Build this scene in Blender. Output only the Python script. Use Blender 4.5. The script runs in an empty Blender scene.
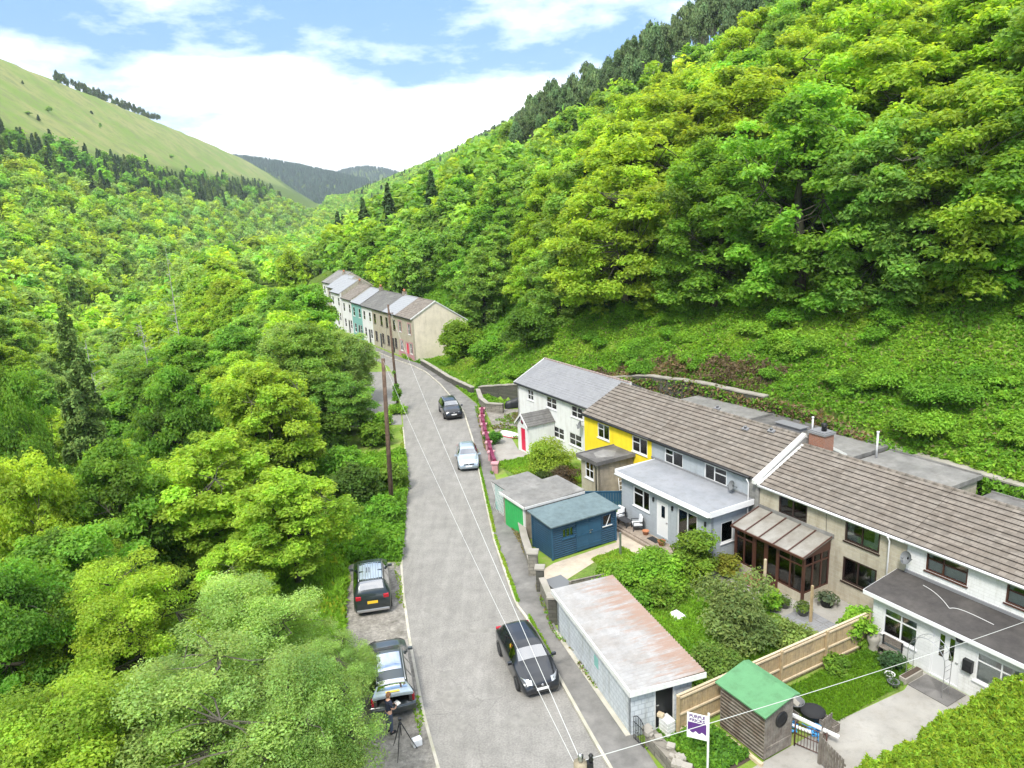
import bpy, bmesh, math, random
import numpy as np
from mathutils import Vector, Matrix, Euler
# ------------------------------------------------------------------ camera, light, sky, exposure
SC = bpy.context.scene
COL = SC.collection
R_ = math.radians
CH = 19.58                                   # height of the camera above the road
PITCH, ROLL, FPX = R_(13.48), R_(-2.69), 720.2
_F = np.array([0, math.cos(PITCH), -math.sin(PITCH)]); _R = np.array([1., 0, 0]); _U = np.cross(_R, _F)
_R2 = _R*math.cos(ROLL)+_U*math.sin(ROLL); _U2 = -_R*math.sin(ROLL)+_U*math.cos(ROLL)
cd = bpy.data.cameras.new('camera'); cam = bpy.data.objects.new('camera', cd); COL.objects.link(cam)
m = Matrix.Identity(4)
for i in range(3):
    m[i][0] = _R2[i]; m[i][1] = _U2[i]; m[i][2] = -_F[i]
m[2][3] = CH
cam.matrix_world = m
cd.sensor_width = 36; cd.lens = 36*FPX/1024; cd.clip_start = 0.2; cd.clip_end = 9000
SC.camera = cam
SUN_EL, SUN_AZ = R_(52), R_(203)            # azimuth the light comes from, clockwise from +Y
W = bpy.data.worlds.new('World'); SC.world = W; W.use_nodes = True
SUN_STRENGTH, SUN_ANGLE, SKY_STRENGTH, EXPOSURE = 2.2, 12.0, 0.15, 1.12
def world_nodes():
    nt = W.node_tree; nt.nodes.clear(); N = nt.nodes.new; L = nt.links.new
    out = N('ShaderNodeOutputWorld'); bg = N('ShaderNodeBackground'); bg.inputs[1].default_value = SKY_STRENGTH
    sky = N('ShaderNodeTexSky'); sky.sky_type = 'NISHITA'; sky.sun_disc = False
    sky.sun_elevation = SUN_EL; sky.sun_rotation = SUN_AZ; sky.air_density = 1.0; sky.dust_density = 0.6; sky.ozone_density = 1.5
    tc = N('ShaderNodeTexCoord'); sep = N('ShaderNodeSeparateXYZ'); L(tc.outputs['Generated'], sep.inputs[0])
    def M(op, a, b=None, c=None):
        n = N('ShaderNodeMath'); n.operation = op
        for i, v in enumerate((a, b, c)):
            if v is None: continue
            if isinstance(v, (int, float)): n.inputs[i].default_value = v
            else: L(v, n.inputs[i])
        return n.outputs[0]
    z = sep.outputs[2]
    den = M('ADD', M('MAXIMUM', z, 0.0), 0.22)
    cv = N('ShaderNodeCombineXYZ'); L(M('DIVIDE', sep.outputs[0], den), cv.inputs[0]); L(M('DIVIDE', sep.outputs[1], den), cv.inputs[1]); L(M('MULTIPLY', z, 3.0), cv.inputs[2])
    def noise(scale, det, rough, off):
        mp = N('ShaderNodeMapping'); mp.inputs['Location'].default_value = off; L(cv.outputs[0], mp.inputs[0])
        n = N('ShaderNodeTexNoise'); n.inputs['Scale'].default_value = scale; n.inputs['Detail'].default_value = det; n.inputs['Roughness'].default_value = rough
        L(mp.outputs[0], n.inputs['Vector']); return n.outputs['Fac']
    big = noise(0.9, 8, 0.55, (2.1, 0.3, 0)); fine = noise(2.6, 9, 0.62, (5, 1, 3))
    # low bank of cumulus along the horizon, thin veils above it, broken cloud overhead
    edge = M('ADD', M('MULTIPLY', M('SUBTRACT', big, 0.5), 0.42), M('MULTIPLY', M('SUBTRACT', fine, 0.5), 0.07))
    low = M('MULTIPLY_ADD', M('SUBTRACT', M('ADD', 0.142, edge), z), 14.0, 0.5)
    veil = M('MULTIPLY_ADD', M('SUBTRACT', noise(1.5, 7, 0.6, (0.4, 7.3, 1)), 0.53), 3.2, 0.08)
    over = M('MULTIPLY', M('SUBTRACT', z, 0.38), 2.5)
    def clamp(v):
        n = N('ShaderNodeClamp'); L(v, n.inputs[0]); return n.outputs[0]
    mask = clamp(M('MAXIMUM', clamp(low), clamp(M('ADD', veil, clamp(over)))))
    cr = N('ShaderNodeMix'); cr.data_type = 'RGBA'
    hz = N('ShaderNodeMix'); hz.data_type = 'RGBA'; hz.inputs[0].default_value = 0.8
    L(sky.outputs[0], hz.inputs[6]); hz.inputs[7].default_value = (0.72, 1.55, 3.0, 1)
    L(mask, cr.inputs[0]); L(hz.outputs[2], cr.inputs[6])
    cc = N('ShaderNodeMix'); cc.data_type = 'RGBA'; L(fine, cc.inputs[0]); cc.inputs[6].default_value = (7.0, 7.4, 8.0, 1); cc.inputs[7].default_value = (9.6, 9.6, 9.6, 1)
    L(cc.outputs[2], cr.inputs[7]); L(cr.outputs[2], bg.inputs[0]); L(bg.outputs[0], out.inputs[0])
world_nodes()
sl = bpy.data.lights.new('sun', 'SUN'); sl.energy = SUN_STRENGTH; sl.angle = R_(SUN_ANGLE); sl.color = (1.0, 0.96, 0.88)
so = bpy.data.objects.new('sun', sl); COL.objects.link(so)
_d = Vector((math.sin(SUN_AZ)*math.cos(SUN_EL), math.cos(SUN_AZ)*math.cos(SUN_EL), math.sin(SUN_EL)))
so.rotation_euler = (-_d).to_track_quat('-Z', 'Y').to_euler()
so.location = (-30, -30, 80)
vs = SC.view_settings; SC.display_settings.display_device = 'sRGB'
vs.view_transform = 'Standard'; vs.look = 'None'; vs.exposure = EXPOSURE; vs.gamma = 1.0; vs.use_curve_mapping = False
SC.render.engine = 'CYCLES'; SC.cycles.max_bounces = 6; SC.cycles.transparent_max_bounces = 12
SC.cycles.diffuse_bounces = 3; SC.cycles.transmission_bounces = 4
# ------------------------------------------------------------------ helpers
def proj(P):
    d = np.asarray(P, float)-np.array([0, 0, CH]); z = d@_F
    return 512+FPX*(d@_R2)/z, 384-FPX*(d@_U2)/z, z
YAW = R_(28.85)
XH = np.array([math.sin(YAW), -math.cos(YAW)]); NH = np.array([math.cos(YAW), math.sin(YAW)])
def FW(x, y, z=0.):                           # terrace frame: x along the row to the right, y into the hill
    p = NH*(28.52+y)+XH*x; return (float(p[0]), float(p[1]), float(z))
FROT = -math.pi/2+YAW
class MB:
    def __init__(s): s.v = []; s.f = []; s.mi = []; s.sm = []; s.cur = 0; s.smooth = False
    def add(s, vs, fs):
        o = len(s.v); s.v += [tuple(map(float, p)) for p in vs]
        for f in fs: s.f.append([o+i for i in f]); s.mi.append(s.cur); s.sm.append(s.smooth)
        return s
    def box(s, x0, x1, y0, y1, z0, z1):
        v = [(x0,y0,z0),(x1,y0,z0),(x1,y1,z0),(x0,y1,z0),(x0,y0,z1),(x1,y0,z1),(x1,y1,z1),(x0,y1,z1)]
        return s.add(v, [(0,3,2,1),(4,5,6,7),(0,1,5,4),(1,2,6,5),(2,3,7,6),(3,0,4,7)])
    def obox(s, c, sz, rz=0, rx=0, ry=0):
        M_ = Euler((rx, ry, rz)).to_matrix(); v = []
        for k in ((-1,-1,-1),(1,-1,-1),(1,1,-1),(-1,1,-1),(-1,-1,1),(1,-1,1),(1,1,1),(-1,1,1)):
            v.append(tuple(Vector(c)+M_@Vector((k[0]*sz[0]/2, k[1]*sz[1]/2, k[2]*sz[2]/2))))
        return s.add(v, [(0,3,2,1),(4,5,6,7),(0,1,5,4),(1,2,6,5),(2,3,7,6),(3,0,4,7)])
    def prism(s, poly, z0, z1):               # poly counterclockwise in xy
        n = len(poly); v = [(p[0],p[1],z0) for p in poly]+[(p[0],p[1],z1) for p in poly]
        return s.add(v, [tuple(range(n-1,-1,-1)), tuple(range(n,2*n))]+[(i,(i+1)%n,n+(i+1)%n,n+i) for i in range(n)])
    def tube(s, pts, rad, n=8, cap=True):
        pts = [Vector(p) for p in pts]
        if not hasattr(rad, '__len__'): rad = [rad]*len(pts)
        vs = []; fs = []
        for i, p in enumerate(pts):
            t = (pts[min(i+1,len(pts)-1)]-pts[max(i-1,0)]).normalized()
            a = t.cross(Vector((0,0,1)) if abs(t.z) < .9 else Vector((1,0,0))).normalized(); b = t.cross(a)
            for k in range(n):
                w = 2*math.pi*k/n; vs.append(tuple(p+(a*math.cos(w)+b*math.sin(w))*rad[i]))
        for i in range(len(pts)-1):
            for k in range(n):
                fs.append((i*n+k, i*n+(k+1)%n, (i+1)*n+(k+1)%n, (i+1)*n+k))
        if cap: fs.append(tuple(range(n))[::-1]); fs.append(tuple((len(pts)-1)*n+k for k in range(n)))
        sm = s.smooth; s.smooth = n > 5; s.add(vs, fs); s.smooth = sm; return s
    def lathe(s, prof, c=(0,0,0), n=16):
        vs = []; fs = []
        for r, z in prof:
            for k in range(n):
                w = 2*math.pi*k/n; vs.append((c[0]+r*math.cos(w), c[1]+r*math.sin(w), c[2]+z))
        for i in range(len(prof)-1):
            for k in range(n): fs.append((i*n+k, i*n+(k+1)%n, (i+1)*n+(k+1)%n, (i+1)*n+k))
        fs.append(tuple(range(n))[::-1]); fs.append(tuple((len(prof)-1)*n+k for k in range(n)))
        sm = s.smooth; s.smooth = True; s.add(vs, fs); s.smooth = sm; return s
OFF = {}
def thing(name, label, cat, loc=(0,0,0), rz=0., group=None):
    o = bpy.data.objects.new(name, None); COL.objects.link(o); o.empty_display_size = .2
    o.location = loc; o.rotation_euler = (0,0,rz); o['label'] = label; o['category'] = cat
    if group: o['group'] = group
    OFF[o.name] = (0,0,0); return o
def thingF(name, label, cat, x, y, z=0., group=None):
    o = thing(name, label, cat, FW(x,y,z), FROT, group); OFF[o.name] = (x,y,z); return o
def mesh(name, mb, mats, parent=None, label=None, bevel=0, off=None):
    if not isinstance(mats, (list, tuple)): mats = [mats]
    me = bpy.data.meshes.new(name)
    if off is None:
        off = OFF.get(parent.name, (0,0,0)) if parent else (0,0,0)
    me.from_pydata([(p[0]-off[0], p[1]-off[1], p[2]-off[2]) for p in mb.v], [], mb.f)
    for m_ in mats: me.materials.append(m_)
    me.polygons.foreach_set('material_index', mb.mi); me.polygons.foreach_set('use_smooth', mb.sm)
    me.update(); o = bpy.data.objects.new(name, me); COL.objects.link(o)
    if parent: o.parent = parent; OFF[o.name] = off
    if label: o['label'] = label
    if bevel:
        b = o.modifiers.new('bevel', 'BEVEL'); b.width = bevel; b.segments = 2; b.limit_method = 'ANGLE'
    return o
def tag(o, label, cat, group=None, kind=None):
    if label: o['label'] = label
    if cat: o['category'] = cat
    if group: o['group'] = group
    if kind: o['kind'] = kind
    return o
def solo(name, mb, mats, label, cat, group=None, bevel=0, frame=None, base=None):
    """a thing that is one mesh; frame=True: coordinates are terrace-frame ones"""
    b = base or (sum(p[0] for p in mb.v)/len(mb.v), sum(p[1] for p in mb.v)/len(mb.v), min(p[2] for p in mb.v))
    o = mesh(name, mb, mats, None, None, bevel, off=b)
    if frame: o.location = FW(*b); o.rotation_euler = (0,0,FROT)
    else: o.location = b
    OFF[o.name] = b
    return tag(o, label, cat, group)
def struct(name, mb, mats):
    o = mesh(name, mb, mats); o['kind'] = 'structure'; return o
def clone(o, loc, rz=None, label=None, group=None, scale=None):
    c = o.copy(); COL.objects.link(c); c.location = loc
    if rz is not None: c.rotation_euler = (0,0,rz)
    if scale: c.scale = scale if hasattr(scale,'__len__') else (scale,)*3
    if label: c['label'] = label
    if group: c['group'] = group
    for ch in list(o.children):
        k = ch.copy(); COL.objects.link(k); k.parent = c
        for g in list(ch.children):
            q = g.copy(); COL.objects.link(q); q.parent = k
    return c
# ------------------------------------------------------------------ materials
def mat(name, col, rough=.8, var=.0, vscale=3., col2=None, c2scale=.6, c2th=.5, bump=.0, bscale=30., metal=0., spec=None, detail=4, c2w=.15, extra=None):
    m_ = bpy.data.materials.new(name); m_.use_nodes = True; nt = m_.node_tree; b = nt.nodes['Principled BSDF']
    N = nt.nodes.new; L = nt.links.new
    b.inputs['Roughness'].default_value = rough; b.inputs['Metallic'].default_value = metal
    if spec is not None: b.inputs['Specular IOR Level'].default_value = spec
    b.inputs['Base Color'].default_value = (*col, 1)
    tc = N('ShaderNodeTexCoord')
    def noise(sc, dt=4, ro=.6):
        n = N('ShaderNodeTexNoise'); n.inputs['Scale'].default_value = sc; n.inputs['Detail'].default_value = dt; n.inputs['Roughness'].default_value = ro
        L(tc.outputs['Object'], n.inputs['Vector']); return n
    src = None
    if var or col2:
        rgb = N('ShaderNodeRGB'); rgb.outputs[0].default_value = (*col, 1); src = rgb.outputs[0]
    if col2:
        n = noise(c2scale, 8, .65); mr = N('ShaderNodeMapRange'); mr.inputs[1].default_value = c2th-c2w; mr.inputs[2].default_value = c2th+c2w; L(n.outputs['Fac'], mr.inputs[0])
        mx = N('ShaderNodeMix'); mx.data_type = 'RGBA'; L(mr.outputs[0], mx.inputs[0]); L(src, mx.inputs[6]); mx.inputs[7].default_value = (*col2, 1); src = mx.outputs[2]
    if var:
        n = noise(vscale, detail, .7); mr = N('ShaderNodeMapRange'); mr.inputs[1].default_value = .3; mr.inputs[2].default_value = .7
        mr.inputs[3].default_value = 1-var; mr.inputs[4].default_value = 1+var; L(n.outputs['Fac'], mr.inputs[0])
        mx = N('ShaderNodeMix'); mx.data_type = 'RGBA'; mx.blend_type = 'MULTIPLY'; mx.inputs[0].default_value = 1
        L(src, mx.inputs[6]); L(mr.outputs[0], mx.inputs[7]); src = mx.outputs[2]
    if src is not None: L(src, b.inputs['Base Color'])
    if bump:
        n = noise(bscale, 5, .6); bp = N('ShaderNodeBump'); bp.inputs['Strength'].default_value = bump; bp.inputs['Distance'].default_value = .02
        L(n.outputs['Fac'], bp.inputs['Height']); L(bp.outputs[0], b.inputs['Normal'])
    if extra: extra(nt, b, tc, src)
    return m_
def brick_extra(scale, mortar, c1, c2, wid=.5, hgt=.25, axis='XZ', msize=.015, bump=.6, cmix=.5):
    def f(nt, b, tc, src):
        N = nt.nodes.new; L = nt.links.new
        sp = N('ShaderNodeSeparateXYZ'); L(tc.outputs['Object'], sp.inputs[0]); cb = N('ShaderNodeCombineXYZ')
        if axis == 'XZ':
            ad = N('ShaderNodeMath'); L(sp.outputs[0], ad.inputs[0]); L(sp.outputs[1], ad.inputs[1]); L(ad.outputs[0], cb.inputs[0])
        else: L(sp.outputs[0 if axis=='XY' else 1], cb.inputs[0])
        L(sp.outputs[1 if axis=='XY' else 2], cb.inputs[1])
        br = N('ShaderNodeTexBrick'); br.inputs['Scale'].default_value = scale; br.inputs['Mortar Size'].default_value = msize
        br.inputs['Brick Width'].default_value = wid; br.inputs['Row Height'].default_value = hgt
        br.inputs['Color1'].default_value = (*c1,1); br.inputs['Color2'].default_value = (*c2,1); br.inputs['Mortar'].default_value = (*mortar,1)
        L(cb.outputs[0], br.inputs['Vector'])
        mx = N('ShaderNodeMix'); mx.data_type = 'RGBA'; mx.inputs[0].default_value = cmix
        if src is not None: L(src, mx.inputs[6])
        else: mx.inputs[6].default_value = b.inputs['Base Color'].default_value
        L(br.outputs['Color'], mx.inputs[7]); L(mx.outputs[2], b.inputs['Base Color'])
        bp = N('ShaderNodeBump'); bp.inputs['Strength'].default_value = bump; bp.inputs['Distance'].default_value = .015; bp.invert = True
        L(br.outputs['Fac'], bp.inputs['Height']); L(bp.outputs[0], b.inputs['Normal'])
    return f
def wave_extra(axis, scale, bump=.6, dist=.02, dark=.0, distort=0.):
    def f(nt, b, tc, src):
        N = nt.nodes.new; L = nt.links.new
        w = N('ShaderNodeTexWave'); w.bands_direction = axis; w.inputs['Scale'].default_value = scale; w.inputs['Distortion'].default_value = distort
        L(tc.outputs['Object'], w.inputs['Vector'])
        bp = N('ShaderNodeBump'); bp.inputs['Strength'].default_value = bump; bp.inputs['Distance'].default_value = dist
        L(w.outputs['Fac'], bp.inputs['Height']); L(bp.outputs[0], b.inputs['Normal'])
        if dark and src is not None:
            mr = N('ShaderNodeMapRange'); mr.inputs[2].default_value = .35; mr.inputs[3].default_value = 1-dark; mr.inputs[4].default_value = 1; L(w.outputs['Fac'], mr.inputs[0])
            mx = N('ShaderNodeMix'); mx.data_type = 'RGBA'; mx.blend_type = 'MULTIPLY'; mx.inputs[0].default_value = 1
            L(src, mx.inputs[6]); L(mr.outputs[0], mx.inputs[7]); L(mx.outputs[2], b.inputs['Base Color'])
    return f
M = {}
def road_extra(nt, b, tc, src):
    N = nt.nodes.new; L = nt.links.new
    mp_ = N('ShaderNodeMapping'); mp_.inputs['Scale'].default_value = (1.5, .16, 1); mp_.inputs['Rotation'].default_value = (0, 0, R_(-12)); L(tc.outputs['Object'], mp_.inputs[0])
    n = N('ShaderNodeTexNoise'); n.inputs['Scale'].default_value = 1.3; n.inputs['Detail'].default_value = 7; n.inputs['Roughness'].default_value = .65; L(mp_.outputs[0], n.inputs['Vector'])
    r1 = N('ShaderNodeMapRange'); r1.inputs[1].default_value = .35; r1.inputs[2].default_value = .65; r1.inputs[3].default_value = .88; r1.inputs[4].default_value = 1.08; L(n.outputs['Fac'], r1.inputs[0])
    wn = N('ShaderNodeTexNoise'); wn.inputs['Scale'].default_value = 1.5; wn.inputs['Detail'].default_value = 6; L(tc.outputs['Object'], wn.inputs['Vector'])
    mxv = N('ShaderNodeMix'); mxv.data_type = 'VECTOR'; mxv.inputs[0].default_value = .35; L(tc.outputs['Object'], mxv.inputs[4]); L(wn.outputs['Color'], mxv.inputs[5])
    v = N('ShaderNodeTexVoronoi'); v.feature = 'DISTANCE_TO_EDGE'; v.inputs['Scale'].default_value = .28; L(mxv.outputs[1], v.inputs['Vector'])
    r2 = N('ShaderNodeMapRange'); r2.inputs[1].default_value = .0; r2.inputs[2].default_value = .007; r2.inputs[3].default_value = .84; r2.inputs[4].default_value = 1; L(v.outputs['Distance'], r2.inputs[0])
    gn = N('ShaderNodeTexNoise'); gn.inputs['Scale'].default_value = 14; gn.inputs['Detail'].default_value = 4; L(tc.outputs['Object'], gn.inputs['Vector'])
    r3 = N('ShaderNodeMapRange'); r3.inputs[1].default_value = .35; r3.inputs[2].default_value = .65; r3.inputs[3].default_value = .84; r3.inputs[4].default_value = 1.14; L(gn.outputs['Fac'], r3.inputs[0])
    m1 = N('ShaderNodeMath'); m1.operation = 'MULTIPLY'; L(r1.outputs[0], m1.inputs[0]); L(r2.outputs[0], m1.inputs[1]); m2 = N('ShaderNodeMath'); m2.operation = 'MULTIPLY'; L(m1.outputs[0], m2.inputs[0]); L(r3.outputs[0], m2.inputs[1])
    mx = N('ShaderNodeMix'); mx.data_type = 'RGBA'; mx.blend_type = 'MULTIPLY'; mx.inputs[0].default_value = 1; L(src, mx.inputs[6]); L(m2.outputs[0], mx.inputs[7]); L(mx.outputs[2], b.inputs['Base Color'])
M['asphalt'] = mat('asphalt', (.232,.220,.200), .9, .14, 1.1, (.205,.195,.176), .28, .55, .5, 60, c2w=.2, extra=road_extra)
M['asphalt_path'] = mat('asphalt_path', (.20,.19,.175), .92, .22, 1.5, (.13,.125,.115), .6, .5, .5, 50)
M['patch'] = mat('patch', (.21,.20,.18), .92, .2, 3, bump=.5, bscale=50)
M['patch_pale'] = mat('patch_pale', (.34,.325,.295), .9, .15, 4, bump=.4, bscale=50)
M['gravel'] = mat('gravel', (.26,.24,.21), .95, .4, 6, (.12,.11,.09), 1.2, .56, .9, 25)
M['concrete'] = mat('concrete', (.33,.315,.285), .9, .22, 1.8, (.22,.205,.18), .9, .55, .3, 40)
M['beige_path'] = mat('beige_path', (.46,.39,.30), .9, .15, 2, (.36,.31,.25), .9, .55, .3, 40)
M['tile_edge_shade'] = mat('tile_edge_shade', (.055,.045,.038), .95, .3, 6)  # painted shade: dark risers draw the shadow line under each tile course
M['kerb'] = mat('kerb', (.46,.43,.36), .9, .2, 3, (.2,.2,.12), 1.5, .6, .3, 30)
M['lawn'] = mat('lawn', (.10,.17,.02), .95, .35, 5, (.16,.17,.04), .7, .58, .6, 30)
M['stone'] = mat('stone', (.26,.24,.2), .92, .3, 4, (.12,.11,.09), 1.3, .5, .6, 14, extra=brick_extra(1.0, (.09,.085,.07), (.30,.27,.22), (.15,.14,.12), .42, .2, msize=.02))
M['stone_dark'] = mat('stone_dark', (.10,.09,.08), .95, .35, 4, (.05,.06,.03), 1.1, .5, .6, 14, extra=brick_extra(1.0, (.04,.04,.03), (.13,.12,.10), (.06,.06,.05), .45, .2, msize=.02))
M['coping'] = mat('coping', (.34,.31,.27), .9, .25, 3, (.2,.19,.15), 1.5, .55, .5, 20)
M['white_render'] = mat('white_render', (.70,.70,.69), .85, .05, 2, (.62,.61,.57), .8, .66, .25, 60)
M['white_brick'] = mat('white_brick', (.70,.70,.69), .8, .05, 2, (.55,.54,.5), .9, .68, .2, 40, extra=brick_extra(1.0, (.54,.54,.52), (.72,.72,.71), (.66,.66,.65), .42, .15, msize=.01, cmix=.6))
M['yellow_render'] = mat('yellow_render', (.84,.64,.02), .85, .06, 2, bump=.2, bscale=60)
M['grey_render'] = mat('grey_render', (.36,.39,.42), .85, .08, 2, (.30,.33,.36), .9, .55, .3, 50, extra=brick_extra(1.0, (.30,.33,.36), (.38,.41,.44), (.34,.37,.40), .5, .22, msize=.012, cmix=.6))
M['cream_stone'] = mat('cream_stone', (.43,.39,.30), .9, .14, 3, (.32,.27,.19), 1.1, .55, .5, 22, extra=brick_extra(1.0, (.45,.42,.35), (.46,.42,.33), (.38,.33,.25), .45, .2, msize=.02, cmix=.45))
M['far_gable'] = mat('far_gable', (.74,.65,.52), .9, .08, 1.2, (.62,.54,.43), .5, .55, .2, 40)
M['brown_render'] = mat('brown_render', (.36,.31,.24), .92, .2, 2, (.22,.19,.15), .8, .5, .3, 30)
M['stone_grey'] = mat('stone_grey', (.27,.26,.25), .92, .3, 3, (.13,.13,.12), 1.2, .5, .6, 14, extra=brick_extra(1.0, (.3,.29,.27), (.3,.29,.27), (.17,.165,.155), .45, .2, msize=.02))
M['tile'] = mat('tile', (.15,.12,.095), .85, .18, 5, (.215,.195,.17), 1.0, .52, .4, 30, c2w=.2, extra=brick_extra(1.0, (.09,.075,.06), (.25,.215,.18), (.105,.088,.07), .30, .308, 'XY', msize=.012, bump=.35, cmix=.5))
M['tile_dark'] = mat('tile_dark', (.10,.095,.09), .85, .2, 5, (.16,.155,.14), 1., .5, .4, 30, extra=wave_extra('X', .95, .9, .05))
M['slate'] = mat('slate', (.205,.205,.215), .6, .1, 4, (.26,.26,.265), .7, .5, .2, 30, extra=brick_extra(1.0, (.12,.12,.125), (.225,.225,.235), (.19,.19,.2), .3, .2, axis='XY', msize=.008, cmix=.5))
M['slate_pale'] = mat('slate_pale', (.27,.275,.285), .6, .1, 4, bump=.2)
M['felt'] = mat('felt', (.09,.085,.08), .9, .2, 2, (.19,.18,.17), .7, .56, .3, 40)
M['felt_grey'] = mat('felt_grey', (.17,.165,.155), .9, .18, 1.5, (.25,.24,.225), .6, .55, .3, 40)
M['felt_brown'] = mat('felt_brown', (.045,.040,.037), .9, .25, 2, (.075,.067,.06), .8, .55, .3, 40)
M['fibreglass'] = mat('fibreglass', (.26,.265,.28), .6, .08, 1.5, (.21,.22,.235), .6, .55)
M['upvc'] = mat('upvc', (.70,.70,.70), .35)
M['white_paint'] = mat('white_paint', (.66,.66,.64), .6, .05, 3, (.55,.53,.48), 1.5, .68)
M['brown_frame'] = mat('brown_frame', (.07,.028,.018), .45, .15, 6)
M['dark_frame'] = mat('dark_frame', (.035,.02,.016), .4)
M['red_door'] = mat('red_door', (.62,.015,.06), .4)
M['maroon'] = mat('maroon', (.17,.012,.05), .5, .2, 5)
M['pink_paint'] = mat('pink_paint', (.46,.24,.26), .8, .2, 4, (.4,.2,.22), 2, .55)
M['black_paint'] = mat('black_paint', (.012,.013,.015), .45)
M['blue_wood'] = mat('blue_wood', (.018,.068,.125), .65, .15, 4, extra=wave_extra('Z', 2.3, .9, .03, .35))
M['blue_plain'] = mat('blue_plain', (.018,.075,.135), .6, .12, 4)
M['blue_roof'] = mat('blue_roof', (.10,.14,.15), .85, .12, 3, (.13,.18,.19), .8, .5, .2, 50)
M['green_door'] = mat('green_door', (.03,.36,.09), .5, .1, 4)
M['turquoise'] = mat('turquoise', (.20,.42,.38), .7, .15, 5)
M['green_roof'] = mat('green_roof', (.09,.24,.105), .75, .08, 3, bump=.2, bscale=50)
M['old_wood'] = mat('old_wood', (.13,.095,.07), .9, .3, 5, (.24,.21,.18), 1.5, .54, .3, 30, extra=wave_extra('Z', 2.1, 1., .03, .45, .6))
M['old_board'] = mat('old_board', (.15,.125,.105), .9, .3, 6, (.25,.23,.2), 2, .55, .3, 30)
M['fence_wood'] = mat('fence_wood', (.43,.31,.16), .85, .2, 6, (.33,.25,.15), 2, .5, .3, 30)
M['fence_wood_pale'] = mat('fence_wood_pale', (.52,.42,.28), .85, .15, 6)
M['deck_wood'] = mat('deck_wood', (.34,.28,.22), .85, .2, 6, (.25,.2,.16), 2, .5, .3, 30)
M['pole_wood'] = mat('pole_wood', (.085,.05,.032), .85, .25, 4, (.14,.09,.06), 2, .55, .4, 30)
M['pole_pale'] = mat('pole_pale', (.26,.22,.15), .85, .25, 6)
def rust_extra(nt, b, tc, src):
    N = nt.nodes.new; L = nt.links.new; mp_ = N('ShaderNodeMapping'); mp_.inputs['Scale'].default_value = (.35, 2.6, 1); L(tc.outputs['Object'], mp_.inputs[0])
    n = N('ShaderNodeTexNoise'); n.inputs['Scale'].default_value = 1.6; n.inputs['Detail'].default_value = 9; n.inputs['Roughness'].default_value = .75; L(mp_.outputs[0], n.inputs['Vector'])
    sp = N('ShaderNodeSeparateXYZ'); L(tc.outputs['Object'], sp.inputs[0]); g = N('ShaderNodeMath'); g.operation = 'MULTIPLY_ADD'; g.inputs[1].default_value = .11; L(sp.outputs[0], g.inputs[0]); L(n.outputs['Fac'], g.inputs[2])
    mr = N('ShaderNodeMapRange'); mr.inputs[1].default_value = .64; mr.inputs[2].default_value = .80; mr.inputs[4].default_value = .8; L(g.outputs[0], mr.inputs[0])
    mx = N('ShaderNodeMix'); mx.data_type = 'RGBA'; L(mr.outputs[0], mx.inputs[0]); L(src, mx.inputs[6]); mx.inputs[7].default_value = (.27,.165,.115,1); L(mx.outputs[2], b.inputs['Base Color'])
M['metal_white'] = mat('metal_white', (.31,.305,.30), .75, .14, 2.5, (.24,.22,.20), .8, .56, extra=rust_extra)
M['block_blue'] = mat('block_blue', (.50,.535,.56), .8, .08, 2, (.36,.40,.43), 1., .62, .3, 40, extra=brick_extra(1.0, (.34,.37,.40), (.54,.57,.59), (.46,.49,.52), .3, .22, msize=.02, cmix=.75))
M['iron'] = mat('iron', (.02,.02,.022), .5, metal=.3)
M['steel'] = mat('steel', (.45,.45,.46), .35, metal=.8)
M['lead'] = mat('lead', (.2,.2,.21), .6)
M['brick'] = mat('brick', (.30,.12,.07), .9, .2, 5, extra=brick_extra(1.0, (.3,.26,.22), (.32,.12,.07), (.22,.085,.055), .22, .075, msize=.01, cmix=.8))
M['dull_ridge'] = mat('dull_ridge', (.26,.20,.18), .85, .2, 5)
M['terracotta'] = mat('terracotta', (.42,.17,.08), .8, .2, 6)
M['grey_pot'] = mat('grey_pot', (.14,.145,.15), .7)
M['soil'] = mat('soil', (.07,.05,.035), .95, .3, 6)
M['curtain'] = mat('curtain', (.80,.80,.78), .9, .1, 5)
M['cushion'] = mat('cushion', (.68,.69,.70), .9)
M['rattan'] = mat('rattan', (.035,.035,.038), .7)
M['rubber'] = mat('rubber', (.014,.014,.015), .85)
M['blue_plastic'] = mat('blue_plastic', (.05,.30,.62), .45)
M['wire'] = mat('wire', (.55,.55,.53), .6)
M['wire_dark'] = mat('wire_dark', (.05,.05,.05), .6)
M['purple'] = mat('purple', (.085,.025,.17), .5)
M['rope'] = mat('rope', (.6,.58,.5), .8)
M['interior'] = mat('interior', (.05,.045,.04), .9)
M['poly'] = mat('polycarbonate', (.26,.245,.215), .45, .12, 3, (.18,.16,.13), 1.2, .55)
M['bark'] = mat('bark', (.085,.068,.05), .9, .3, 4, (.04,.05,.025), 1.5, .5, .6, 12)
M['bark_birch'] = mat('bark_birch', (.085,.075,.06), .9, .35, 4, bump=.5)
M['bark_pale'] = mat('bark_pale', (.42,.40,.37), .85, .3, 4, (.08,.07,.06), 2.5, .6, .5, 12)
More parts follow.
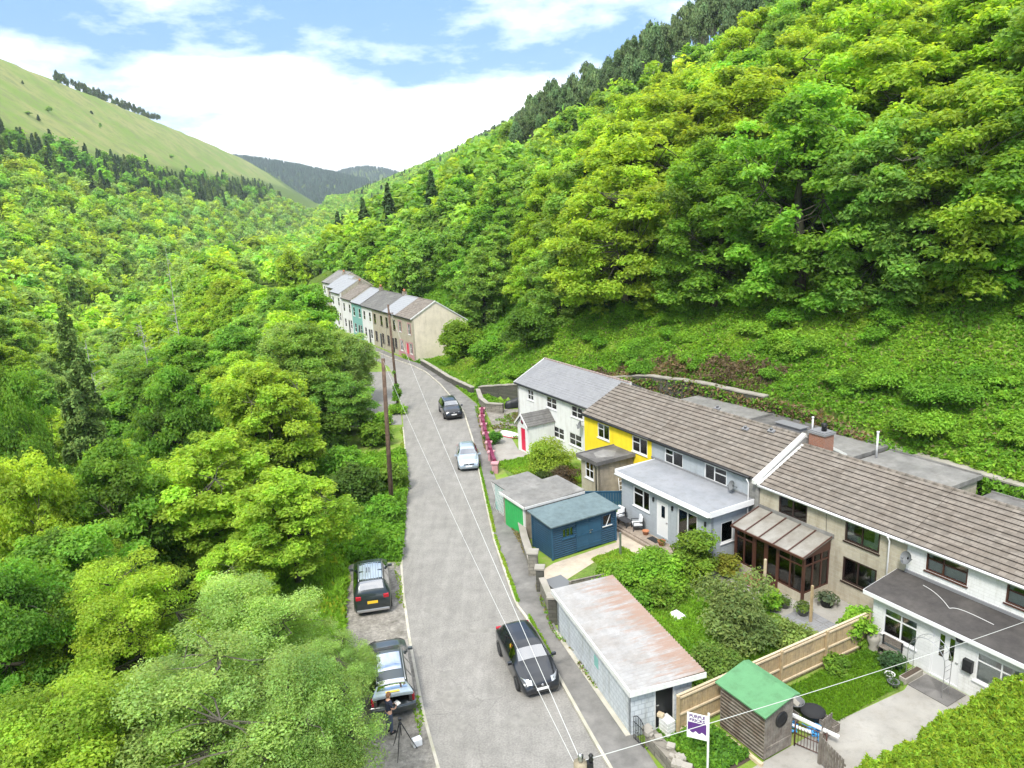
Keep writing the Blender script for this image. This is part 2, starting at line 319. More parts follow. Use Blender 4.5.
def glass_mat(name, tint, mixv, rough=.03):
    m_ = bpy.data.materials.new(name); m_.use_nodes = True; nt = m_.node_tree; nt.nodes.clear(); N = nt.nodes.new; L = nt.links.new
    o = N('ShaderNodeOutputMaterial'); mx = N('ShaderNodeMixShader'); g = N('ShaderNodeBsdfGlossy'); g.inputs['Roughness'].default_value = rough
    t = N('ShaderNodeBsdfTransparent'); t.inputs[0].default_value = (*tint, 1)
    fr = N('ShaderNodeFresnel'); fr.inputs[0].default_value = 1.5
    ad = N('ShaderNodeMath'); ad.operation = 'ADD'; ad.use_clamp = True; ad.inputs[1].default_value = mixv; L(fr.outputs[0], ad.inputs[0])
    L(ad.outputs[0], mx.inputs[0]); L(t.outputs[0], mx.inputs[1]); L(g.outputs[0], mx.inputs[2]); L(mx.outputs[0], o.inputs[0]); return m_
def streaks(name, amt, col=(.55,.52,.45)):
    nt = M[name].node_tree; b = nt.nodes['Principled BSDF']; N = nt.nodes.new; L = nt.links.new; inp = b.inputs['Base Color']; tc = N('ShaderNodeTexCoord')
    mp_ = N('ShaderNodeMapping'); mp_.inputs['Scale'].default_value = (2.6, 2.6, .35); L(tc.outputs['Object'], mp_.inputs[0])
    n = N('ShaderNodeTexNoise'); n.inputs['Scale'].default_value = 1.0; n.inputs['Detail'].default_value = 9; n.inputs['Roughness'].default_value = .7; L(mp_.outputs[0], n.inputs['Vector'])
    mr = N('ShaderNodeMapRange'); mr.inputs[1].default_value = .50; mr.inputs[2].default_value = .78; mr.inputs[4].default_value = amt; L(n.outputs['Fac'], mr.inputs[0])
    mx = N('ShaderNodeMix'); mx.data_type = 'RGBA'; mx.blend_type = 'MULTIPLY'; L(mr.outputs[0], mx.inputs[0])
    if inp.is_linked: L(inp.links[0].from_socket, mx.inputs[6])
    else: mx.inputs[6].default_value = inp.default_value
    mx.inputs[7].default_value = (*col, 1); L(mx.outputs[2], inp)
for k_, a_ in (('white_render',.55),('white_brick',.6),('yellow_render',.5),('grey_render',.6),('cream_stone',.8),('brown_render',.9),('far_gable',.5),('block_blue',.8),('green_roof',.7),('blue_roof',.7),('fibreglass',.5),('felt_grey',.7),('concrete',.5),('white_paint',.5),('slate',.5),('tile',.6),('fence_wood',.7),('blue_plain',.6),('blue_wood',.6)): streaks(k_, a_)
M['glass'] = glass_mat('window_glass', (.86,.89,.90), .05)
M['car_glass'] = glass_mat('car_glass', (.10,.12,.13), .36)
def paint(name, col, metal=.3, rough=.28):
    m_ = mat(name, col, rough, metal=metal); b = m_.node_tree.nodes['Principled BSDF']; b.inputs['Coat Weight'].default_value = .8; b.inputs['Coat Roughness'].default_value = .06; return m_
M['paint_black'] = paint('paint_black', (.012,.014,.018)); M['paint_darkgrey'] = paint('paint_darkgrey', (.022,.030,.032)); M['paint_green_grey'] = paint('paint_green_grey', (.055,.065,.066))
M['paint_silver'] = paint('paint_silver', (.36,.42,.47), .4)
M['plate_white'] = mat('plate_white', (.75,.75,.74), .4); M['plate_yellow'] = mat('plate_yellow', (.72,.46,.03), .4)
M['lamp_clear'] = mat('lamp_clear', (.5,.52,.54), .12, metal=.5); M['lamp_red'] = mat('lamp_red', (.35,.01,.02), .2); M['trim'] = mat('trim', (.018,.018,.02), .5)
M['alloy'] = mat('alloy', (.33,.33,.34), .35, metal=.7); M['silver_trim'] = mat('silver_trim', (.5,.5,.51), .3, metal=.8)
M['skin'] = mat('skin', (.52,.30,.21), .6); M['navy'] = mat('navy', (.012,.016,.035), .85); M['denim'] = mat('denim', (.05,.065,.10), .9); M['hair'] = mat('hair', (.12,.055,.025), .8)
def leafmat(name, transl=.6, rough=.55, hue=.008, val=.14):
    """colour comes from each leaf's own colour; whole plants differ a little from one another"""
    m_ = bpy.data.materials.new(name); m_.use_nodes = True; nt = m_.node_tree; nt.nodes.clear(); N = nt.nodes.new; L = nt.links.new
    o = N('ShaderNodeOutputMaterial'); at = N('ShaderNodeAttribute'); at.attribute_name = 'leaf'
    oi = N('ShaderNodeObjectInfo'); hs = N('ShaderNodeHueSaturation')
    a = N('ShaderNodeMapRange'); a.inputs[3].default_value = .5-hue; a.inputs[4].default_value = .5+hue; L(oi.outputs['Random'], a.inputs[0]); L(a.outputs[0], hs.inputs['Hue'])
    r2 = N('ShaderNodeMath'); r2.operation = 'FRACT'; r3 = N('ShaderNodeMath'); r3.operation = 'MULTIPLY'; r3.inputs[1].default_value = 17.3; L(oi.outputs['Random'], r3.inputs[0]); L(r3.outputs[0], r2.inputs[0])
    b2 = N('ShaderNodeMapRange'); b2.inputs[3].default_value = 1-val; b2.inputs[4].default_value = 1+val; L(r2.outputs[0], b2.inputs[0]); L(b2.outputs[0], hs.inputs['Value'])
    L(at.outputs['Color'], hs.inputs['Color'])
    p = N('ShaderNodeBsdfPrincipled'); p.inputs['Roughness'].default_value = rough; p.inputs['Specular IOR Level'].default_value = .25; L(hs.outputs[0], p.inputs['Base Color'])
    t = N('ShaderNodeBsdfTranslucent'); g = N('ShaderNodeMix'); g.data_type = 'RGBA'; g.blend_type = 'MULTIPLY'; g.inputs[0].default_value = 1; g.inputs[7].default_value = (1.35,1.2,.5,1)
    L(hs.outputs[0], g.inputs[6]); L(g.outputs[2], t.inputs[0])
    mx = N('ShaderNodeMixShader'); mx.inputs[0].default_value = transl; L(p.outputs[0], mx.inputs[1]); L(t.outputs[0], mx.inputs[2]); L(mx.outputs[0], o.inputs[0]); return m_
M['leaf'] = leafmat('leaf'); M['needle'] = leafmat('needle', .12, .7, .015, .2); M['cover'] = leafmat('cover', .5, .6, 0, 0)
# ------------------------------------------------------------------ the lie of the land
RL = np.array([(6.5,-12),(0.3,10),(-3.28,22.3),(-4.13,25.2),(-5.37,30.5),(-6.34,35.25),(-6.8,38),(-7.31,42.9),(-8.28,51.9),(-9.86,62),(-11.46,71.6),(-14.27,86.7),(-16.6,95.4),(-21,103),(-37,130),(-75,200),(-110,300)])
RR = np.array([(12,-10),(6.1,10),(2.8,21.9),(2.39,23.3),(1.47,26.7),(.14,31.8),(-.38,33.2),(-1.62,40.8),(-2.75,51.2),(-3.78,61),(-5.1,70.5),(-8.5,82.9),(-11.1,90.5),(-13.6,95.4),(-16.5,99.8),(-33,130),(-71.5,200),(-106,300)])
WL = np.array([(14,-10),(7.6,10),(4.14,23),(3.23,25.6),(1.54,30.6),(1.08,33.6),(.56,38),(-.87,45.3),(-1.88,53.2),(-2.98,64),(-3.85,73),(-7.2,82.9),(-9.8,90.5),(-12.3,95.4),(-15.2,99.8),(-31.7,130),(-70,200),(-104,300)])
def ip(y, A): return np.interp(y, A[:,1], A[:,0])
CY = np.array([-80,-12,10,22,31,43,62,87,100,130,200,300,420,1000,1800,4200]); CX = np.array([28,9,3.2,-.3,-2.7,-4.6,-6.9,-11.8,-17,-35,-73,-98,-112,-225,-400,-900])
FY = np.array([-80,-60,0,22,43,52,60,66,72,76,85,95,99,106,143,213,420,1000,1800,4200]); FX = np.array([91,80.4,47.4,35.3,23.8,18.8,13.5,7.5,1.2,-3.1,-5.8,-8.6,-3.5,-5,-23,-59,-85,-195,-370,-870])
HY = np.array([-80,40,48,56,62,66,72,76,85,95,99,106,300]); HZ = np.array([3.6,3.7,5.2,5.4,4.9,3.2,1.3,.9,.6,.6,1.6,2.2,2.2])
def fbm(x, y, s=1.):
    x = x*s; y = y*s
    return (np.sin(x*.9+1.3*np.sin(y*.7))*.5+np.sin(y*1.1+1.7*np.sin(x*.6+2))*.5+.5*np.sin(x*2.3+y*1.9+np.sin(y*2.1))+.25*np.sin(x*4.7-y*4.1+1)+.25*np.sin(x*3.9+y*5.3))/1.6
def sst(a, b, x): t = np.clip((x-a)/(b-a), 0, 1); return t*t*(3-2*t)
def HT(x, y):
    x = np.asarray(x, float); y = np.asarray(y, float)
    xc = np.interp(y, CY, CX); xf = np.interp(y, FY, FX); h0 = np.interp(y, HY, HZ)
    d = (x-xf)*.88
    cr = np.clip(1-(y-900)/1500, .05, 1)
    crest = np.interp(y, [-100,350,960,2000,4200], [92,98,132,60,40])
    up = .56*np.maximum(d-.4, 0)
    up = np.where(up > crest, crest+.08*(up-crest), up)
    zr = h0*sst(0, .5, d)+up*cr + (fbm(x, y, .12)*.9+fbm(x, y, .5)*.25)*sst(2, 10, d)
    s = xc-x; s0 = np.interp(y, [-80,42,46,58,62,84,90,300], [11.5,10.5,8.6,9,15,15,9,12])
    c = np.clip(1-(y-120)/1900, .03, 1)
    dr = np.clip((s-s0)/20, 0, 1); z = -8.5*(dr*dr*(3-2*dr))
    sc = (s-42)/c
    f = np.where(sc < 200, .60*np.maximum(sc,0), 120+.86*(sc-200)); f = np.where(sc > 385, 279+.05*(sc-385), f)
    zl = z + c*f + (fbm(x, y, .09)*1.1+fbm(x, y, .4)*.3)*sst(s0+2, s0+14, s)
    out = np.where(d > 0, zr, np.where(s > s0, zl, 0.))
    # distant forested hills closing the valley
    def bump_(cx, cy, sx, sy, h): return h*np.exp(-((x-cx)/sx)**2-((y-cy)/sy)**2)
    far = bump_(-1050, 2550, 740, 420, 232)+bump_(-620, 3400, 400, 320, 222)
    out = out+60*sst(500, 1600, y)
    return np.where(y > 1300, np.maximum(out, far+12), out)
def H1(x, y): return float(HT(x, y))
xs = np.unique(np.concatenate([np.linspace(-2600,-760,40), np.linspace(-760,-320,56), np.linspace(-320,-60,66), np.arange(-60,62,.8), np.linspace(62,240,50), np.linspace(240,420,24), np.linspace(420,1800,40)]))
ys = np.unique(np.concatenate([np.linspace(-80,-2,20), np.arange(-2,112,.8), np.linspace(112,320,90), np.linspace(320,1300,80), np.linspace(1300,4200,60)]))
GX, GY = np.meshgrid(xs, ys); GZ = HT(GX, GY)-.012
tv = np.stack([GX.ravel(), GY.ravel(), GZ.ravel()], 1); nx, ny = len(xs), len(ys)
I, J = np.meshgrid(np.arange(nx-1), np.arange(ny-1)); a = (J*nx+I).ravel(); tf = np.stack([a, a+1, a+1+nx, a+nx], 1)
def quick_mesh(name, verts, quads, mats, colors=None, smooth=False):
    me = bpy.data.meshes.new(name); nv, nf = len(verts), len(quads); k = quads.shape[1]
    me.vertices.add(nv); me.vertices.foreach_set('co', np.ascontiguousarray(verts, np.float32).ravel())
    me.loops.add(nf*k); me.loops.foreach_set('vertex_index', np.ascontiguousarray(quads, np.int32).ravel())
    me.polygons.add(nf); me.polygons.foreach_set('loop_start', np.arange(nf, dtype=np.int32)*k)
    me.polygons.foreach_set('use_smooth', np.full(nf, smooth))
    if colors is not None:
        at = me.attributes.new('leaf', 'FLOAT_COLOR', 'POINT'); c4 = np.ones((nv,4), np.float32); c4[:,:3] = colors; at.data.foreach_set('color', c4.ravel())
    for m_ in (mats if isinstance(mats,(list,tuple)) else [mats]): me.materials.append(m_)
    me.update(calc_edges=True); return me
def ground_mat():
    m_ = bpy.data.materials.new('ground'); m_.use_nodes = True; nt = m_.node_tree; b = nt.nodes['Principled BSDF']; N = nt.nodes.new; L = nt.links.new
    b.inputs['Roughness'].default_value = .95; b.inputs['Specular IOR Level'].default_value = .1
    tc = N('ShaderNodeTexCoord')
    def noise(s, d=6, r=.6):
        n = N('ShaderNodeTexNoise'); n.inputs['Scale'].default_value = s; n.inputs['Detail'].default_value = d; n.inputs['Roughness'].default_value = r; L(tc.outputs['Object'], n.inputs['Vector']); return n.outputs['Fac']
    def mix(f, a_, b_):
        n = N('ShaderNodeMix'); n.data_type = 'RGBA'
        if isinstance(f, float): n.inputs[0].default_value = f
        else: L(f, n.inputs[0])
        for i, v in ((6, a_), (7, b_)):
            if isinstance(v, tuple): n.inputs[i].default_value = (*v, 1)
            else: L(v, n.inputs[i])
        return n.outputs[2]
    def rng(f, a_, b_):
        n = N('ShaderNodeMapRange'); n.inputs[1].default_value = a_; n.inputs[2].default_value = b_; L(f, n.inputs[0]); return n.outputs[0]
    wood = mix(rng(noise(.35), .4, .6), (.08,.13,.02), (.11,.18,.025)); wood = mix(rng(noise(1.7), .52, .66), wood, (.09,.075,.04))
    moor = mix(rng(noise(.018), .42, .58), (.19,.27,.055), (.28,.29,.10)); moor = mix(rng(noise(.09, 8), .5, .62), moor, (.20,.23,.08)); moor = mix(rng(noise(.5, 3), .62, .7), moor, (.12,.18,.05))
    at = N('ShaderNodeAttribute'); at.attribute_name = 'leaf'; sp = N('ShaderNodeSeparateColor'); L(at.outputs['Color'], sp.inputs[0])
    c = mix(sp.outputs[0], wood, moor)
    c = mix(sp.outputs[1], c, mix(rng(noise(.9), .4, .6), (.15,.12,.085), (.09,.08,.05)))
    c = mix(sp.outputs[2], c, mix(rng(noise(1.2), .45, .6), (.16,.26,.035), (.22,.26,.07)))
    L(c, b.inputs['Base Color'])
    bp = N('ShaderNodeBump'); bp.inputs['Strength'].default_value = .8; bp.inputs['Distance'].default_value = .15; L(noise(2.5, 6), bp.inputs['Height']); L(bp.outputs[0], b.inputs['Normal'])
    return m_
xc = np.interp(GY, CY, CX); cc = np.clip(1-(GY-120)/1900, .03, 1); sL = (xc-GX-42)/cc
moor = sst(196, 212, sL+fbm(GX, GY, .02)*10)*(GX < xc)*(GY < 1500)
foot = np.interp(GY, FY, FX); dR = GX-foot
earth = (sst(-.5, .2, dR)*(1-sst(3, 6, dR))*(GY > 28)*(GY < 62))
grass = (dR < 0)*(xc-GX < 14)*1. + ((dR > 0)*(1-sst(20, 40, dR)))*(GY < 90)
gcol = np.stack([moor.ravel(), earth.ravel(), np.clip(grass,0,1).ravel()], 1)
gm = quick_mesh('ground', tv, tf, ground_mat(), gcol, True)
g_ = bpy.data.objects.new('ground', gm); COL.objects.link(g_); g_['kind'] = 'structure'
# ------------------------------------------------------------------ leaves, trees
def leaf_quads(C, Nn, size, rng, asp=1.5, fold=True):
    """diamond-shaped leaf faces at C with normals Nn"""
    n = len(C); Nn = Nn/np.maximum(np.linalg.norm(Nn, axis=1, keepdims=True), 1e-6)
    t = rng.normal(size=(n,3)); t -= (t*Nn).sum(1, keepdims=True)*Nn; t /= np.linalg.norm(t, axis=1, keepdims=True); b = np.cross(Nn, t)
    s = (size*rng.uniform(.6, 1.35, n))[:,None]
    droop = Nn*s*.12
    V = np.stack([C-t*s*.5*asp-droop, C-b*s*.42+droop*.6, C+t*s*.5*asp-droop, C+b*s*.42+droop*.6], 1)
    return V.reshape(-1,3), np.arange(4*n).reshape(-1,4)
def vary(base, n, rng, v=.18, hv=.06):
    c = np.array(base)[None,:]*(1+rng.normal(0, v, (n,1))); y = rng.normal(0, hv, n); c[:,0] *= 1+y; c[:,2] *= 1-y*.5
    return np.clip(c, .004, 1)
def tubes_np(segs, n=5):
    """segs: list of (p0,p1,r0,r1) -> verts, quads"""
    V = []; Q = []; o = 0
    for p0, p1, r0, r1 in segs:
        p0 = np.array(p0); p1 = np.array(p1); t = p1-p0; L_ = np.linalg.norm(t)
        if L_ < 1e-4: continue
        t /= L_; a_ = np.cross(t, [0,0,1] if abs(t[2]) < .9 else [1,0,0]); a_ /= np.linalg.norm(a_); b_ = np.cross(t, a_)
        w = np.arange(n)*2*math.pi/n; ring = np.cos(w)[:,None]*a_+np.sin(w)[:,None]*b_
        V.append(p0+ring*r0); V.append(p1+ring*r1); k = np.arange(n)
        Q.append(np.stack([o+k, o+(k+1)%n, o+n+(k+1)%n, o+n+k], 1)); o += 2*n
    return np.concatenate(V), np.concatenate(Q)
def bez(p0, p1, p2, k):
    t = np.linspace(0, 1, k+1)[:,None]; return (1-t)**2*p0+2*t*(1-t)*p1+t*t*p2
def broadleaf(seed, Hh, Rr, nleaf, lsize, col, base=.22, nclump=60, flat=.55, crad=.27, droop=0., twist=.4, tone=.16, twigs=True, up=.7, asp=1.5, shell=.45, top=1.0):
    rng = np.random.default_rng(seed); cz0 = Hh*base; ch = Hh-cz0; C = []
    while len(C) < nclump:
        p = rng.normal(size=3); p /= np.linalg.norm(p); r = shell+(1-shell)*rng.random()**.6
        if p[2] < -.75: continue
        q = np.array([p[0]*Rr*r*.80, p[1]*Rr*r*.80, cz0+ch*(.42+.47*p[2]*r)])
        hz = (q[2]-cz0)/ch
        q[:2] *= (1-.45*max(0, hz-.55)*top)*(1-.25*max(0,.3-hz)); a_ = math.atan2(q[1], q[0])
        q[:2] *= 1+.20*math.sin(2*a_+seed*1.7+q[2]*.5)+.13*math.sin(3*a_+seed)+.1*math.sin(5*a_+seed*2)
        C.append(q)
    C = np.array(C); tw = twist*Hh*.06
    stem = [np.array([0,0,-.6]), np.array([rng.normal()*tw*.5, rng.normal()*tw*.5, Hh*.2]), np.array([rng.normal()*tw, rng.normal()*tw, Hh*.45]), np.array([rng.normal()*tw, rng.normal()*tw, Hh*.78])]
    r0 = max(.035*Hh*.55, .04); rad = [r0*1.25, r0, r0*.7, r0*.25]; segs = [(stem[i], stem[i+1], rad[i], rad[i+1]) for i in range(3)]
    limbs = []; nl = 9
    for k in range(nl):
        zf = rng.uniform(.2, .62); z = Hh*zf; i = 1 if zf < .45 else 2; a0, a1 = stem[i], stem[i+1]; u = np.clip((z-a0[2])/(a1[2]-a0[2]), 0, 1); p0 = a0+(a1-a0)*u
        th = 2*math.pi*k/nl+rng.normal()*.4; e = np.array([math.cos(th)*Rr*.52, math.sin(th)*Rr*.52, min(Hh*.70, z+Hh*rng.uniform(.05,.22))]); mid = (p0+e)/2+np.array([0,0,-.04*Hh])+rng.normal(size=3)*.04*Hh
        P = bez(p0, mid, e, 4); limbs.append(P)
        for j in range(4): segs.append((P[j], P[j+1], r0*.42*(1-j*.2), r0*.42*(1-(j+1)*.2)))
    pts = np.concatenate(limbs+[np.array(stem[2:])])
    if twigs:
        for c in C:
            dd = np.linalg.norm(pts-c, axis=1); p = pts[dd.argmin()]; mid = (p+c)/2+rng.normal(size=3)*.15
            segs.append((p, mid, r0*.13, r0*.09)); segs.append((mid, c, r0*.09, r0*.03))
    tv_, tq = tubes_np(segs, 5)
    # leaves
    cr_ = Rr*crad*rng.uniform(.55, 1.6, nclump); w = cr_**2; cnt = rng.multinomial(nleaf, w/w.sum()); idx = np.repeat(np.arange(nclump), cnt)
    D = rng.normal(size=(nleaf,3)); D /= np.linalg.norm(D, axis=1, keepdims=True); D[:,2] = np.where(D[:,2] < -.2, -D[:,2]*.6, D[:,2])
    rr = rng.uniform(.35, 1.05, nleaf)**.6
    P = C[idx]+D*(rr*cr_[idx])[:,None]*np.array([1,1,flat])
    P += rng.normal(size=P.shape)*lsize*.5
    if droop: P[:,2] -= droop*np.abs(rng.normal(size=nleaf))*cr_[idx]
    Nn = D*.55+np.array([0,0,up])+rng.normal(size=P.shape)*.42
    V, Q = leaf_quads(P, Nn, lsize, rng, asp)
    tonec = 1+rng.normal(0, tone, nclump); cl = vary(col, nleaf, rng)*tonec[idx][:,None]; yel = rng.normal(0, .04, nclump)[idx]; cl[:,0] *= 1+yel
    cl = np.repeat(np.clip(cl, .003, 1), 4, 0)
    return (tv_, tq), (V, Q, cl)
def conifer(seed, Hh, Rr, nleaf, lsize, col, base=.08, spiky=1.):
    rng = np.random.default_rng(seed); segs = [((0,0,-.5), (0,0,Hh*.5), Hh*.014, Hh*.009), ((0,0,Hh*.5), (0,0,Hh*.98), Hh*.009, .01)]
    nb = 70; P = []; Nn = []; per = nleaf//nb
    for k in range(nb):
        f = (k/nb)**1.15; z = Hh*(base+(1-base)*(1-f)*.97) if False else Hh*(base+(.98-base)*(k+.5)/nb); f = (z/Hh-base)/(1-base)
        L_ = Rr*(1-f)**.85*rng.uniform(.75,1.15)+.08; th = k*2.4+rng.normal()*.3; dz = -L_*.28*spiky
        segs.append(((0,0,z), (math.cos(th)*L_*.9, math.sin(th)*L_*.9, z+dz), .03, .008))
        nn = max(3, int(per*2*(1-f)+3)); t = rng.random(nn)**.7; lat = rng.normal(size=nn)*L_*.2*(1.1-t)
        x_ = np.cos(th)*L_*t-np.sin(th)*lat; y_ = np.sin(th)*L_*t+np.cos(th)*lat; zz = z+dz*t-np.abs(lat)*.3+rng.normal(size=nn)*.05*Rr
        P.append(np.stack([x_,y_,zz],1)); Nn.append(np.stack([np.cos(th)*np.ones(nn)*.5+rng.normal(size=nn)*.4, np.sin(th)*.5+rng.normal(size=nn)*.4, .8+rng.normal(size=nn)*.3],1))
    P = np.concatenate(P); Nn = np.concatenate(Nn); V, Q = leaf_quads(P, Nn, lsize, rng, 1.8)
    cl = np.repeat(vary(col, len(P), rng, .2, .08), 4, 0); return tubes_np(segs, 4), (V, Q, cl)

def haze_box():
    m_ = bpy.data.materials.new('haze'); m_.use_nodes = True; nt = m_.node_tree; nt.nodes.clear(); o = nt.nodes.new('ShaderNodeOutputMaterial'); v = nt.nodes.new('ShaderNodeVolumePrincipled')
    v.inputs['Color'].default_value = (.80,.88,.97,1); v.inputs['Density'].default_value = HAZE; v.inputs['Anisotropy'].default_value = .2; nt.links.new(v.outputs[0], o.inputs['Volume'])
    mb = MB(); mb.box(-2700, 1900, -90, 4300, -25, 400); o = mesh('haze', mb, m_); o['kind'] = 'stuff'; o['label'] = 'thin pale air between the camera and the far hills'; return o
HAZE = .00013
haze_box()
# ------------------------------------------------------------------ road, pavement, yards
def strip(name, fa, fb, y0, y1, z, m_, step=1., thick=0., kind=True, zf=None):
    yy = np.arange(y0, y1+1e-6, step); mb = MB(); vs = []; fs = []
    for y in yy:
        za = z+(zf(y) if zf else 0); vs += [(fa(y), y, za), (fb(y), y, za)]
    for i in range(len(yy)-1): fs.append((2*i, 2*i+1, 2*i+3, 2*i+2))
    if thick:
        o = len(vs); vs += [(p[0], p[1], p[2]-thick) for p in vs]; n = len(yy)
        for i in range(n-1): fs += [(2*i, 2*i+2, o+2*i+2, o+2*i), (2*i+1, o+2*i+1, o+2*i+3, 2*i+3)]
        fs += [(0, o, o+1, 1), (2*n-2, 2*n-1, o+2*n-1, o+2*n-2)]
    mb.add(vs, fs); return struct(name, mb, m_) if kind else mb
fL = lambda y: ip(y, RL); fR = lambda y: ip(y, RR); fW = lambda y: ip(y, WL)
strip('road', fL, fR, -10, 230, .006, M['asphalt'])
strip('kerb', fR, lambda y: fR(y)+.13, -10, 199, .105, M['kerb'], 1., .13)
strip('pavement', lambda y: fR(y)+.131, lambda y: fW(y)+.05, -10, 199, .10, M['asphalt_path'], 1., .12)
strip('kerb', lambda y: fL(y)-.12, fL, -10, 41, .018, M['kerb'], 1., .03)
strip('kerb', lambda y: fL(y)-.12, fL, 57, 66, .05, M['kerb'], 1., .06)
strip('layby', lambda y: fL(y)-3.3+.4*math.sin(y*.9), lambda y: fL(y)-.121, -2, 38.5, .008, M['gravel'], .5)
strip('layby', lambda y: fL(y)-7.5+.5*math.sin(y*.7), lambda y: fL(y)-.121, 67, 92, .008, M['asphalt'], .5)
def blob(cx, cy, rx, ry, z, m_, seed, name='road_patch'):
    r = random.Random(seed); n = 22; mb = MB()
    mb.add([(cx+rx*math.cos(2*math.pi*i/n)*r.uniform(.75,1.15), cy+ry*math.sin(2*math.pi*i/n)*r.uniform(.75,1.15), z) for i in range(n)], [tuple(range(n))]); return struct(name, mb, m_)
blob(-3.1,26.2,.50,.9,.010,M['patch'],1); blob(-2.7,24.5,.4,.35,.010,M['patch'],3); blob(-3.4,27.7,.4,.35,.010,M['patch'],9)
blob(-4.6,33.2,.45,.55,.010,M['patch'],4); blob(-2.0,31.0,1.3,.16,.010,M['patch'],6)
blob(-.2,24.6,.8,.5,.010,M['patch'],8); blob(-5.9,48.,.5,.8,.010,M['patch'],10)
# pale seam down the middle of the road
def seam(name, fx, y0, y1, w, m_):
    return strip(name, lambda y: fx(y)-w/2, lambda y: fx(y)+w/2, y0, y1, .011, m_, .7)
seam('road_seam', lambda y: fL(y)+.75+.07*math.sin(y*1.1), 20, 33, .07, M['patch'])
# ------------------------------------------------------------------ building kit (terrace-frame coordinates)
def mp(face, u, o, z):
    k, c = face
    if k == 'y': return (u, c-o, z)
    if k == 'y+': return (u, c+o, z)
    if k == 'x': return (c+o, u, z)
    return (c-o, u, z)
def wbox(mb, face, u0, u1, o0, o1, z0, z1):
    a_ = mp(face, u0, o0, z0); b_ = mp(face, u1, o1, z1)
    return mb.box(min(a_[0],b_[0]), max(a_[0],b_[0]), min(a_[1],b_[1]), max(a_[1],b_[1]), z0, z1)
def wall(mb, face, u0, u1, z0, z1, t=.25, ops=()):
    us = sorted({u0, u1, *[o[0] for o in ops], *[o[1] for o in ops]}); zs = sorted({z0, z1, *[o[2] for o in ops], *[o[3] for o in ops]})
    def q(pts): o = len(mb.v); mb.add(pts, [(0,1,2,3)])
    for i in range(len(us)-1):
        for j in range(len(zs)-1):
            uc, zc = (us[i]+us[i+1])/2, (zs[j]+zs[j+1])/2
            if any(o[0] < uc < o[1] and o[2] < zc < o[3] for o in ops): continue
            for off in (0, -t): q([mp(face,us[i],off,zs[j]), mp(face,us[i+1],off,zs[j]), mp(face,us[i+1],off,zs[j+1]), mp(face,us[i],off,zs[j+1])])
    for a_, b_, c_, d_ in list(ops)+[(u0,u1,z0,z1)]:
        for (p, r) in (((a_,c_),(b_,c_)), ((b_,c_),(b_,d_)), ((b_,d_),(a_,d_)), ((a_,d_),(a_,c_))):
            q([mp(face,p[0],0,p[1]), mp(face,r[0],0,r[1]), mp(face,r[0],-t,r[1]), mp(face,p[0],-t,p[1])])
def window(parent, face, u0, u1, z0, z1, fm, mull=(.5,), trans=(), tops=(), sill=True, curtain=.22, net=0, bw=.065, name='window', label=None, sash=None):
    mb = MB(); e = .003
    a, b, c, d = u0+e, u1-e, z0+e, z1-e
    for q in ((a,a+bw,c,d), (b-bw,b,c,d), (a+bw,b-bw,c,c+bw), (a+bw,b-bw,d-bw,d)): wbox(mb, face, q[0], q[1], -.09, -.02, q[2], q[3])
    for f in mull: x = a+(b-a)*f; wbox(mb, face, x-bw*.45, x+bw*.45, -.085, -.022, c+bw, d-bw)
    cuts = [0, *mull, 1]
    for i, f in trans: z = c+(d-c)*f; wbox(mb, face, a+(b-a)*cuts[i]+bw*.45, a+(b-a)*cuts[i+1]-bw*.45, -.082, -.025, z-bw*.4, z+bw*.4)
    if sill: wbox(mb, face, u0-.05, u1+.05, -.05, .06, z0-.06, z0-.002)
    w = mesh(name, mb, fm, parent, label)
    g = MB(); wbox(g, face, a+bw*.5, b-bw*.5, -.060, -.052, c+bw*.5, d-bw*.5); mesh('pane', g, M['glass'], w)
    if curtain:
        g = MB(); wd = (b-a)*curtain
        for s0, s1 in ((a+.02, a+wd), (b-wd, b-.02)):
            n = 8; g = MB()
            for i in range(n):
                u = s0+(s1-s0)*(i+.5)/n; wbox(g, face, u-(s1-s0)/n*.5, u+(s1-s0)/n*.5-.003, -.17-.02*(i%2), -.155-.02*(i%2), c+.03, d-.02)
            mesh('curtain', g, M['curtain'], w)
        if net: g = MB(); wbox(g, face, a+.03, b-.03, -.14, -.135, c+.03, c+(d-c)*net); mesh('net_curtain', g, M['curtain'], w)
    return w
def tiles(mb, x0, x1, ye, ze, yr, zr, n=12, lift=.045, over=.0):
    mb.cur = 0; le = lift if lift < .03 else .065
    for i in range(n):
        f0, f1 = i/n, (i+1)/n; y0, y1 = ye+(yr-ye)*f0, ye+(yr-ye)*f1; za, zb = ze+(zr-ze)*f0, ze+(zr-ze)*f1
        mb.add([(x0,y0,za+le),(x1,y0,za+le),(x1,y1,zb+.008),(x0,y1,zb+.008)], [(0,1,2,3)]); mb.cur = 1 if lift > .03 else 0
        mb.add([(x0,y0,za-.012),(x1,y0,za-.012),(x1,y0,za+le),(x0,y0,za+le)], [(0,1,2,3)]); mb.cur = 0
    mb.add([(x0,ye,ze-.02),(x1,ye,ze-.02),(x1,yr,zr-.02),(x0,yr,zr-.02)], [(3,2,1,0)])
    for x in (x0, x1): mb.add([(x,ye,ze-.02),(x,yr,zr-.02),(x,yr,zr+.02),(x,ye,ze+lift)], [(0,1,2,3)])
